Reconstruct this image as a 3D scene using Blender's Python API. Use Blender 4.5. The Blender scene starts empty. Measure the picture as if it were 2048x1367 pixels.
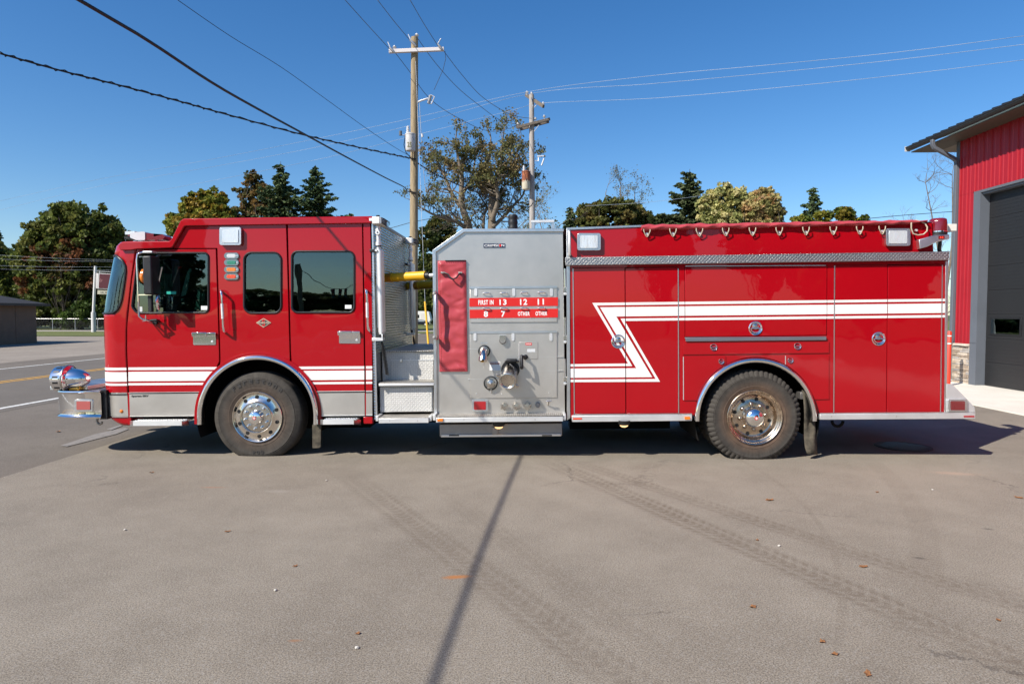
import bpy, bmesh, math, random
import numpy as np
from mathutils import Vector, Matrix, Euler
from mathutils.geometry import tessellate_polygon

C = bpy.context.scene
COL = C.collection
PI = math.pi
rad = math.radians

# ------------------------------------------------------------------ camera
FPX = 1330.0            # focal length in pixels of a 2048 px wide picture
CAM = Vector((0.0, -7.82, 1.70))
YAW = rad(1.46); PITCH = rad(2.39)
cd = bpy.data.cameras.new('camera'); cam = bpy.data.objects.new('camera', cd); COL.objects.link(cam)
cd.sensor_width = 36.0; cd.lens = 36.0 * FPX / 2048.0
cd.clip_start = 0.1; cd.clip_end = 3000
cam.location = CAM; cam.rotation_euler = (PI/2 - PITCH, 0, YAW)
C.camera = cam
C.render.resolution_x = 1024; C.render.resolution_y = 683
RM = Euler((PI/2 - PITCH, 0, YAW)).to_matrix()

# ------------------------------------------------------------------ world, sun
SUN = Vector((1.0, 0.85, -1.12)).normalized()      # the way the light travels
elev = math.asin(-SUN.z)
W = bpy.data.worlds.new('World'); C.world = W; W.use_nodes = True
nt = W.node_tree
sky = nt.nodes.new('ShaderNodeTexSky'); sky.sky_type = 'NISHITA'; sky.sun_disc = False
sky.sun_elevation = elev; sky.sun_rotation = math.atan2(-SUN.x, -SUN.y)
sky.altitude = 250; sky.air_density = 1.0; sky.dust_density = 0.5; sky.ozone_density = 3.2
bg = nt.nodes['Background']; bg.inputs['Strength'].default_value = 0.104
hs = nt.nodes.new('ShaderNodeHueSaturation'); hs.inputs['Saturation'].default_value = 1.30; hs.inputs['Hue'].default_value = .504
nt.links.new(sky.outputs[0], hs.inputs['Color']); nt.links.new(hs.outputs[0], bg.inputs['Color'])
sl = bpy.data.lights.new('sun', 'SUN'); sl.energy = 5.0; sl.angle = rad(0.53); sl.color = (1.0, 0.94, 0.85)
so = bpy.data.objects.new('sun', sl); COL.objects.link(so)
so.rotation_euler = SUN.to_track_quat('-Z', 'Y').to_euler(); so.location = (-20, -20, 30)
C.view_settings.view_transform = 'Standard'; C.view_settings.look = 'None'
C.view_settings.exposure = 0.5; C.view_settings.gamma = 1; C.view_settings.use_curve_mapping = False
C.cycles.max_bounces = 8; C.cycles.transparent_max_bounces = 24
C.cycles.caustics_reflective = False; C.cycles.caustics_refractive = False
C.cycles.sample_clamp_indirect = 6

# ------------------------------------------------------------------ measuring the place from the photograph
def ray(px, py):
    return RM @ Vector(((px-1024)/FPX, (683.5-py)/FPX, -1.0))
def P(px, py, Y):                       # point on the upright plane Y
    d = ray(px, py); t = (Y - CAM.y)/d.y
    return CAM + d*t
def G(px, py, z=0.0):                   # point on the level plane z
    d = ray(px, py); t = (z - CAM.z)/d.z
    return CAM + d*t
RAKE = 0.0135
RI = Matrix.Rotation(RAKE, 3, 'Y')      # world -> truck
def T(px, py, v=0.0):                   # truck coordinates (u, w) of a point on the plane v
    p = RI @ P(px, py, v)
    return (p.x, p.z)

# ------------------------------------------------------------------ mesh helpers
def link(name, me, mat, parent=None, smooth=None, bevel=0, seg=2, loc=None):
    o = bpy.data.objects.new(name, me); COL.objects.link(o)
    if mat is not None and not me.materials: me.materials.append(mat)
    if parent is not None: o.parent = parent
    if loc is not None: o.location = loc
    if smooth is not None:
        me.polygons.foreach_set('use_smooth', [True]*len(me.polygons))
        me.set_sharp_from_angle(angle=rad(smooth))
    if bevel:
        b = o.modifiers.new('bevel', 'BEVEL'); b.width = bevel; b.segments = seg; b.limit_method = 'ANGLE'; b.angle_limit = rad(35)
        b.harden_normals = False
        me.polygons.foreach_set('use_smooth', [True]*len(me.polygons)); me.set_sharp_from_angle(angle=rad(30))
    return o
def bm_obj(name, bm, mat, parent=None, **k):
    bmesh.ops.recalc_face_normals(bm, faces=bm.faces)
    me = bpy.data.meshes.new(name); bm.to_mesh(me); bm.free()
    return link(name, me, mat, parent, **k)
def empty(name, loc=(0,0,0), parent=None, rot=None):
    o = bpy.data.objects.new(name, None); COL.objects.link(o); o.location = loc
    o.empty_display_size = .1
    if rot is not None: o.rotation_euler = rot
    if parent is not None: o.parent = parent
    return o
def tag(o, label=None, cat=None, group=None, kind=None):
    if label: o['label'] = label
    if cat: o['category'] = cat
    if group: o['group'] = group
    if kind: o['kind'] = kind
    return o
def box(bm, x0, x1, y0, y1, z0, z1, M=None):
    vs = [bm.verts.new(p) for p in ((x0,y0,z0),(x1,y0,z0),(x1,y1,z0),(x0,y1,z0),(x0,y0,z1),(x1,y0,z1),(x1,y1,z1),(x0,y1,z1))]
    for f in ((0,1,2,3),(4,5,6,7),(0,1,5,4),(1,2,6,5),(2,3,7,6),(3,0,4,7)): bm.faces.new([vs[i] for i in f])
    if M is not None:
        for v in vs: v.co = M @ v.co
    return vs
def tube(bm, pts, r, seg=8, caps=True, closed=False):
    pts = [Vector(p) for p in pts]; n = len(pts); rings = []
    rs = r if isinstance(r, (list, tuple)) else [r]*n
    up = None
    for i, p in enumerate(pts):
        if closed: d = pts[(i+1) % n] - pts[i-1]
        else: d = pts[min(i+1, n-1)] - pts[max(i-1, 0)]
        d.normalize()
        if up is None:
            up = Vector((0,0,1)) if abs(d.z) < .9 else Vector((1,0,0))
        a = d.cross(up); 
        if a.length < 1e-6: a = d.cross(Vector((0,1,0)))
        a.normalize(); b = a.cross(d).normalized(); up = b
        rings.append([bm.verts.new(p + a*(math.cos(2*PI*k/seg)*rs[i]) + b*(math.sin(2*PI*k/seg)*rs[i])) for k in range(seg)])
    for i in range(n if closed else n-1):
        A = rings[i]; B = rings[(i+1) % n]
        for k in range(seg): bm.faces.new((A[k], A[(k+1)%seg], B[(k+1)%seg], B[k]))
    if caps and not closed:
        bm.faces.new(rings[0]); bm.faces.new(rings[-1])
def lathe(bm, prof, c=(0,0,0), seg=48, axis='y', cap=False, a0=0, a1=2*PI):
    """prof: (radius, along) pairs, spun round the axis through c"""
    full = abs(a1-a0-2*PI) < 1e-6; c = Vector(c); rings = []
    for (r, y) in prof:
        ring = []
        for k in range(seg if full else seg+1):
            a = a0 + (a1-a0)*k/seg; ca, sa = math.cos(a)*r, math.sin(a)*r
            v = {'y': (ca, y, sa), 'z': (ca, sa, y), 'x': (y, ca, sa)}[axis]
            ring.append(bm.verts.new(c + Vector(v)))
        rings.append(ring)
    for A, B in zip(rings, rings[1:]):
        m = len(A)
        for k in range(m if full else m-1): bm.faces.new((A[k], A[(k+1)%m], B[(k+1)%m], B[k]))
    if cap:
        bm.faces.new(rings[0]); bm.faces.new(rings[-1])
def extr(bm, loops, y0, y1):
    """2-D (x,z) loops (first the outline, then holes) filled and given depth from y0 to y1"""
    ll = [[Vector((a, b, 0)) for a, b in l] for l in loops]
    tris = tessellate_polygon(ll)
    flat = [p for l in ll for p in l]
    F = [bm.verts.new((p.x, y0, p.y)) for p in flat]; B = [bm.verts.new((p.x, y1, p.y)) for p in flat]
    for t in tris:
        try:
            bm.faces.new([F[i] for i in t]); bm.faces.new([B[i] for i in t][::-1])
        except ValueError: pass
    i0 = 0
    for l in loops:
        n = len(l)
        for k in range(n):
            a, b = i0+k, i0+(k+1) % n
            try: bm.faces.new((F[a], F[b], B[b], B[a]))
            except ValueError: pass
        i0 += n
def px_loop(pts, v): return [T(x, y, v) for x, y in pts]
def plate(name, pts, v0, v1, mat, parent, holes=(), bevel=0, px=True):
    bm = bmesh.new()
    loops = [px_loop(l, v0) for l in [pts]+list(holes)] if px else [pts]+list(holes)
    extr(bm, loops, v0, v1)
    return bm_obj(name, bm, mat, parent, bevel=bevel, smooth=None if bevel else 30)
def rnd(pts, r, n=5):
    """polygon with rounded corners; r one radius or one per corner"""
    out = []; N = len(pts)
    rs = r if isinstance(r, (list, tuple)) else [r]*N
    for i in range(N):
        p = Vector(pts[i]); a = Vector(pts[i-1]) - p; b = Vector(pts[(i+1) % N]) - p
        q = rs[i]
        if q <= 0: out.append(tuple(p)); continue
        an = a.normalized(); bn = b.normalized()
        ang = an.angle(bn); t = min(q/math.tan(ang/2), a.length*.48, b.length*.48); q = t*math.tan(ang/2)
        s = p + an*t; e = p + bn*t; c = p + (an+bn).normalized()*(q/math.sin(ang/2))
        v0 = s-c; v1 = e-c; th = v0.angle(v1)
        for k in range(n+1):
            f = k/n
            w = (v0*math.sin((1-f)*th) + v1*math.sin(f*th))/math.sin(th)
            out.append(tuple(c+w))
    return out
def rr(x0, y0, x1, y1, r, n=5): return rnd([(x0,y0),(x1,y0),(x1,y1),(x0,y1)], r, n)
def text_mesh(txt, u0, u1, w0, w1, y, depth=.001, bold=0.0, shear=0, space=1.0):
    cu = bpy.data.curves.new('t', 'FONT'); cu.body = txt; cu.extrude = depth/2; cu.offset = bold; cu.shear = shear; cu.resolution_u = 3; cu.space_character = space
    o = bpy.data.objects.new('t', cu); COL.objects.link(o)
    dg = bpy.context.evaluated_depsgraph_get(); me = bpy.data.meshes.new_from_object(o.evaluated_get(dg))
    bpy.data.objects.remove(o)
    co = np.empty(len(me.vertices)*3, 'f'); me.vertices.foreach_get('co', co); co = co.reshape(-1, 3)
    mn, mx = co.min(0), co.max(0)
    out = np.empty_like(co)
    out[:,0] = u0 + (co[:,0]-mn[0])/(mx[0]-mn[0])*(u1-u0)
    out[:,2] = w0 + (co[:,1]-mn[1])/(mx[1]-mn[1])*(w1-w0)
    zz = (co[:,2]-mn[2])/max(mx[2]-mn[2], 1e-9)
    out[:,1] = y - zz*depth
    me.vertices.foreach_set('co', out.ravel())
    return me
def text_px(name, txt, x0, y0, x1, y1, v, mat, parent, bold=0.02, shear=0, space=1.0):
    a = T(x0, y1, v); b = T(x1, y0, v)
    me = text_mesh(txt, a[0], b[0], a[1], b[1], v, bold=bold, shear=shear, space=space); me.name = name
    return link(name, me, mat, parent)

# ------------------------------------------------------------------ materials
MATS = {}
def nodes(name):
    m = bpy.data.materials.new(name); m.use_nodes = True; t = m.node_tree
    return m, t, t.nodes['Principled BSDF'], t.links
def N(t, typ, **k):
    n = t.nodes.new(typ)
    for a, b in k.items():
        if a.startswith('i_'):
            key = a[2:]; key = int(key) if key.isdigit() else key
            n.inputs[key].default_value = b
        else: setattr(n, a, b)
    return n
def ramp(t, fac, stops, L):
    r = t.nodes.new('ShaderNodeValToRGB'); L.new(fac, r.inputs[0]); e = r.color_ramp.elements
    while len(e) < len(stops): e.new(.5)
    for k, (p, c) in zip(e, stops): k.position = p; k.color = (*c, 1) if len(c) == 3 else c
    return r.outputs[0]
def mixc(t, L, fac, a, b, mode='MIX'):
    m = t.nodes.new('ShaderNodeMix'); m.data_type = 'RGBA'; m.blend_type = mode
    for s, v in ((m.inputs[0], fac), (m.inputs[6], a), (m.inputs[7], b)):
        if hasattr(v, 'links'): L.new(v, s)
        else: s.default_value = v if not isinstance(v, tuple) or len(v) == 4 else (*v, 1)
    return m.outputs[2]
def math_n(t, L, op, a, b=None, c=None, clamp=False):
    m = t.nodes.new('ShaderNodeMath'); m.operation = op; m.use_clamp = clamp
    for i, v in enumerate((a, b, c)):
        if v is None: continue
        if hasattr(v, 'links'): L.new(v, m.inputs[i])
        else: m.inputs[i].default_value = v
    return m.outputs[0]
def tc(t, kind='Object', scale=None):
    c = t.nodes.new('ShaderNodeTexCoord').outputs[kind]
    if scale is None: return c
    m = t.nodes.new('ShaderNodeMapping'); m.inputs['Scale'].default_value = scale; t.links.new(c, m.inputs[0])
    return m.outputs[0]
def noise(t, L, vec, scale, detail=3, rough=.5, out=0):
    n = N(t, 'ShaderNodeTexNoise', i_Scale=scale, i_Detail=detail, i_Roughness=rough); L.new(vec, n.inputs['Vector'])
    return n.outputs[out]
def bump(t, L, b, h, strength, dist=.01):
    n = N(t, 'ShaderNodeBump', i_Strength=strength, i_Distance=dist); L.new(h, n.inputs['Height']); L.new(n.outputs[0], b.inputs['Normal'])
    return n
def simple(name, col, rough=.5, metal=0, coat=0, nscale=0, namt=.12, bstr=0, bscale=60, spec=.5, emit=None):
    m, t, b, L = nodes(name)
    b.inputs['Base Color'].default_value = (*col, 1); b.inputs['Roughness'].default_value = rough; b.inputs['Metallic'].default_value = metal
    b.inputs['Coat Weight'].default_value = coat; b.inputs['Coat Roughness'].default_value = .03; b.inputs['Specular IOR Level'].default_value = spec
    if nscale:
        v = tc(t); f = noise(t, L, v, nscale, 4, .6)
        L.new(ramp(t, f, [(.25, tuple(c*(1-namt*2) for c in col)), (.75, tuple(min(1, c*(1+namt)) for c in col))], L), b.inputs['Base Color'])
        rf = math_n(t, L, 'MULTIPLY_ADD', f, .25, rough-.12); L.new(rf, b.inputs['Roughness'])
    if bstr: bump(t, L, b, noise(t, L, tc(t), bscale, 4, .6), bstr)
    if emit:
        b.inputs['Emission Color'].default_value = (*emit[0], 1); b.inputs['Emission Strength'].default_value = emit[1]
    return m
def mk_paint(name, col, coat=1.0):
    m, t, b, L = nodes(name)
    v = tc(t)
    f = noise(t, L, v, 1.3, 3, .55); d = noise(t, L, v, 140, 2, .6)
    L.new(ramp(t, f, [(.3, tuple(c*.93 for c in col)), (.7, col)], L), b.inputs['Base Color'])
    b.inputs['Roughness'].default_value = .38; b.inputs['Coat Weight'].default_value = coat; b.inputs['Coat Roughness'].default_value = .02
    b.inputs['Coat IOR'].default_value = 1.42; b.inputs['Specular IOR Level'].default_value = .12
    # long soft waves of the pressed sheet, so that mirrored things wobble a little
    w = noise(t, L, v, 2.2, 2, .4)
    bn = N(t, 'ShaderNodeBump', i_Strength=.15, i_Distance=.02); L.new(w, bn.inputs['Height'])
    L.new(bn.outputs[0], b.inputs['Coat Normal']); L.new(bn.outputs[0], b.inputs['Normal'])
    # road film low on the body
    s = N(t, 'ShaderNodeSeparateXYZ'); g = t.nodes.new('ShaderNodeNewGeometry'); L.new(g.outputs['Position'], s.inputs[0])
    lo = N(t, 'ShaderNodeMapRange', i_1=1.3, i_2=.45, i_3=.0, i_4=.16); L.new(s.outputs[2], lo.inputs[0])
    du = math_n(t, L, 'MULTIPLY', lo.outputs[0], noise(t, L, v, 5, 4, .7))
    cr = math_n(t, L, 'MULTIPLY_ADD', du, 1.6, .02); L.new(cr, b.inputs['Coat Roughness'])
    return m
RED = mk_paint('red_paint', (.37, .0006, .006))
WHITE_FILM = simple('white_film', (.80, .79, .76), .35, coat=.5, nscale=2.5, namt=.03)
def mk_steel(name, col, rough, streak=(1, 1, 60), amt=.2, bstr=.04, metal=1.0, patch=.12):
    m, t, b, L = nodes(name)
    v = tc(t, 'Object', streak); f = noise(t, L, v, 6, 4, .6); p = noise(t, L, tc(t), 2.2, 4, .6)
    L.new(ramp(t, p, [(.3, tuple(c*(1-patch) for c in col)), (.7, col)], L), b.inputs['Base Color'])
    b.inputs['Metallic'].default_value = metal
    r = math_n(t, L, 'MULTIPLY_ADD', f, amt, rough - amt/2); r2 = math_n(t, L, 'MULTIPLY_ADD', p, .15, math_n(t, L, 'ADD', r, -.07)); L.new(r2, b.inputs['Roughness'])
    bump(t, L, b, f, bstr, .003)
    return m
STEEL = mk_steel('brushed_steel', (.69, .65, .59), .36, metal=.80, patch=.14)
STEEL_DULL = mk_steel('dull_steel', (.42, .40, .38), .55, amt=.25, patch=.3)
ALU = mk_steel('aluminium_trim', (.78, .78, .77), .34, (4, 4, 4), .2, .03)
ALU_WHITE = mk_steel('pale_aluminium', (.84, .84, .82), .5, (4, 4, 4), .2, .05, metal=.75)
ALLOY_R = simple('dusty_alloy', (.60, .49, .38), .26, 1, nscale=11, namt=.25)
DARKCHROME = simple('dark_chrome', (.34, .34, .35), .14, 1)
ALLOY = simple('polished_alloy', (.78, .73, .66), .17, 1, nscale=6, namt=.08, bstr=.02, bscale=9)
CHROME = simple('chrome', (.86, .86, .86), .045, 1, bstr=.012, bscale=7)
def mk_tread(name, col, scale=26.0, rough=.32, dirt=.0, axes=(0, 2), metal=1.0, con=.74):
    """raised lozenges laid left and right by turns, as on tread plate"""
    m, t, b, L = nodes(name)
    s = N(t, 'ShaderNodeSeparateXYZ'); L.new(tc(t), s.inputs[0])
    x = math_n(t, L, 'MULTIPLY', s.outputs[axes[0]], scale); y = math_n(t, L, 'MULTIPLY', s.outputs[axes[1]], scale)
    a = math_n(t, L, 'ADD', x, y); c = math_n(t, L, 'SUBTRACT', x, y)
    def loz(p, q):
        fp = math_n(t, L, 'ABSOLUTE', math_n(t, L, 'SUBTRACT', math_n(t, L, 'FRACT', p), .5))
        fq = math_n(t, L, 'ABSOLUTE', math_n(t, L, 'SUBTRACT', math_n(t, L, 'FRACT', q), .5))
        e = math_n(t, L, 'ADD', math_n(t, L, 'MULTIPLY', fp, 2.4), math_n(t, L, 'MULTIPLY', fq, 7.5))
        r = N(t, 'ShaderNodeMapRange', i_1=1.15, i_2=.55); L.new(e, r.inputs[0]); return r.outputs[0]
    h = math_n(t, L, 'MAXIMUM', loz(a, c), loz(math_n(t, L, 'ADD', c, .5), math_n(t, L, 'ADD', a, .5)))
    n = noise(t, L, tc(t), 5, 4, .6)
    base = ramp(t, n, [(.3, tuple(k*(1-.15-dirt) for k in col)), (.7, col)], L)
    base = mixc(t, L, 1.0, base, (con, con, con), 'MULTIPLY'); L.new(mixc(t, L, math_n(t, L, 'MULTIPLY', h, .85), base, (.95, .95, .93)), b.inputs['Base Color'])
    b.inputs['Metallic'].default_value = metal
    L.new(math_n(t, L, 'MULTIPLY_ADD', h, -.12, rough+.06), b.inputs['Roughness'])
    bump(t, L, b, h, .9, .004)
    return m
TREAD = mk_tread('tread_plate', (.62, .61, .59), 24)
TREAD_DIRTY = mk_tread('tread_plate_worn', (.80, .78, .73), 22, .45, .04, metal=.45, con=.88)
TREAD_TOP = mk_tread('tread_plate_top', (.60, .55, .47), 22, .5, .3, axes=(0, 1), metal=.7)
def mk_ribbed():
    """bright rigidised sheet behind the cab: fine level ribs that mirror in smeared streaks"""
    m, t, b, L = nodes('rigid_sheet')
    s = N(t, 'ShaderNodeSeparateXYZ'); L.new(tc(t), s.inputs[0])
    zz = math_n(t, L, 'ADD', math_n(t, L, 'MULTIPLY', s.outputs[2], 2*PI/.034), math_n(t, L, 'MULTIPLY', noise(t, L, tc(t), 3, 3, .6), 1.6))
    w = math_n(t, L, 'SINE', zz)
    n = noise(t, L, tc(t, 'Object', (3, 3, 30)), 4, 4, .7)
    L.new(ramp(t, n, [(.3, (.34, .33, .31)), (.65, (.62, .61, .59))], L), b.inputs['Base Color'])
    b.inputs['Metallic'].default_value = 1; b.inputs['Roughness'].default_value = .22
    bump(t, L, b, math_n(t, L, 'ADD', w, math_n(t, L, 'MULTIPLY', n, .8)), .5, .004)
    return m
RIBBED = mk_ribbed()
BLACK = simple('black_plastic', (.012, .012, .013), .45, nscale=8)
RUBBER_SEAL = simple('rubber_seal', (.018, .018, .02), .4)
UNDER = simple('underbody', (.012, .011, .010), .8, nscale=4, spec=.25)
DARK = simple('gap_dark', (.012, .004, .004), .9, spec=.1)
FABRIC = simple('seat_fabric', (.03, .032, .035), .8, nscale=12)
def mk_glass(name, tint, refl=1.0, rough=0.0):
    m, t, b, L = nodes(name); t.nodes.remove(b)
    out = t.nodes['Material Output']
    tr = N(t, 'ShaderNodeBsdfTransparent'); tr.inputs[0].default_value = (*tint, 1)
    gl = N(t, 'ShaderNodeBsdfGlossy'); gl.inputs['Roughness'].default_value = rough; gl.inputs[0].default_value = (.72, .93, 1.0, 1)
    fr = N(t, 'ShaderNodeFresnel'); fr.inputs[0].default_value = 1.55
    f = math_n(t, L, 'MULTIPLY', fr.outputs[0], refl, clamp=True)
    bn = N(t, 'ShaderNodeBump', i_Strength=.05, i_Distance=.02); L.new(noise(t, L, tc(t), 2.0, 2), bn.inputs['Height']); L.new(bn.outputs[0], gl.inputs['Normal'])
    mx = N(t, 'ShaderNodeMixShader'); L.new(f, mx.inputs[0]); L.new(tr.outputs[0], mx.inputs[1]); L.new(gl.outputs[0], mx.inputs[2])
    L.new(mx.outputs[0], out.inputs[0])
    return m
GLASS = mk_glass('tinted_glass', (.27, .38, .37), 2.4)
GLASS_TEAL = mk_glass('windshield_glass', (.20, .42, .42), 2.0)
def mk_lens(name, col, rough=.12):
    m, t, b, L = nodes(name)
    b.inputs['Base Color'].default_value = (*col, 1); b.inputs['Roughness'].default_value = rough
    b.inputs['Coat Weight'].default_value = 1; b.inputs['Subsurface Weight'].default_value = .0
    s = N(t, 'ShaderNodeSeparateXYZ'); L.new(tc(t), s.inputs[0])
    w = math_n(t, L, 'SINE', math_n(t, L, 'MULTIPLY', s.outputs[0], 520))
    bump(t, L, b, w, .25, .002)
    return m
LENS_RED = mk_lens('red_lens', (.40, .012, .018)); LENS_DARKRED = mk_lens('dark_red_lens', (.17, .008, .012))
LENS_AMBER = mk_lens('amber_lens', (.75, .20, .01)); LENS_GREEN = mk_lens('green_lens', (.02, .22, .14))
LENS_CLEAR = mk_lens('clear_lens', (.62, .64, .65)); LENS_ORANGE = mk_lens('orange_red_lens', (.75, .06, .01))
BULB = simple('lit_lamp', (.9, .6, .3), .4, emit=((1.0, .62, .28), 1.1))
def mk_reflector():
    m, t, b, L = nodes('lamp_reflector')
    b.inputs['Metallic'].default_value = .35; b.inputs['Base Color'].default_value = (.74, .76, .77, 1); b.inputs['Roughness'].default_value = .22
    b.inputs['Coat Weight'].default_value = 1
    bump(t, L, b, noise(t, L, tc(t, 'Object', (1.6, 1, .5)), 9, 2, .5), .5, .02)
    return m
REFLECTOR = mk_reflector()
YELLOW = simple('yellow_hose', (.78, .42, .012), .45, nscale=5, namt=.1)
VINYL = None
def mk_vinyl(name, col):
    m, t, b, L = nodes(name)
    f = noise(t, L, tc(t), 5, 4, .6)
    L.new(ramp(t, f, [(.3, tuple(c*.86 for c in col)), (.7, col)], L), b.inputs['Base Color']); b.inputs['Roughness'].default_value = .36
    bump(t, L, b, noise(t, L, tc(t), 30, 5, .6), .25, .01)
    return m
VINYL = mk_vinyl('red_vinyl', (.46, .058, .070))
STICK_RED = simple('red_label', (.62, .018, .014), .35, nscale=9, namt=.03)
TEXT_WHITE = simple('white_print', (.82, .82, .80), .4)
TEXT_DARK = simple('dark_print', (.03, .03, .03), .4)
NAVY = simple('navy_plate', (.02, .03, .07), .3)
CORD = simple('tan_cord', (.50, .43, .32), .8)
def mk_tyre(name, cx, cz):
    m, t, b, L = nodes(name)
    s = N(t, 'ShaderNodeSeparateXYZ'); L.new(tc(t), s.inputs[0])
    x, z = s.outputs[0], s.outputs[2]
    r = math_n(t, L, 'SQRT', math_n(t, L, 'ADD', math_n(t, L, 'MULTIPLY', x, x), math_n(t, L, 'MULTIPLY', z, z)))
    an = math_n(t, L, 'ARCTAN2', z, x)
    cb = N(t, 'ShaderNodeCombineXYZ'); L.new(math_n(t, L, 'MULTIPLY', an, 9), cb.inputs[0]); L.new(math_n(t, L, 'MULTIPLY', r, 2.5), cb.inputs[1])
    st = noise(t, L, cb.outputs[0], 2.0, 4, .7); n = noise(t, L, tc(t), 7, 4, .6)
    base = ramp(t, math_n(t, L, 'MULTIPLY_ADD', st, .5, math_n(t, L, 'MULTIPLY', n, .5)), [(.35, (.034, .030, .026)), (.7, (.076, .068, .058))], L)
    ru = N(t, 'ShaderNodeMapRange', i_1=.44, i_2=.30, i_3=0, i_4=cx); L.new(r, ru.inputs[0])
    rf = math_n(t, L, 'MULTIPLY', ru.outputs[0], math_n(t, L, 'MULTIPLY_ADD', n, 1.2, -.1), clamp=True)
    L.new(mixc(t, L, rf, base, (.22, .115, .06)), b.inputs['Base Color'])
    b.inputs['Roughness'].default_value = .82; b.inputs['Specular IOR Level'].default_value = .3
    rg = math_n(t, L, 'SINE', math_n(t, L, 'MULTIPLY', r, 420)); 
    bump(t, L, b, math_n(t, L, 'ADD', math_n(t, L, 'MULTIPLY', rg, .25), st), .25, .004)
    return m
TYRE_F = mk_tyre('tyre_rubber', .35, 0); TYRE_R = mk_tyre('tyre_rubber_rusty', .85, 0)
MUD = simple('muddy_rubber', (.10, .085, .06), .9, nscale=14, namt=.4, bstr=.6, bscale=25)
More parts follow.
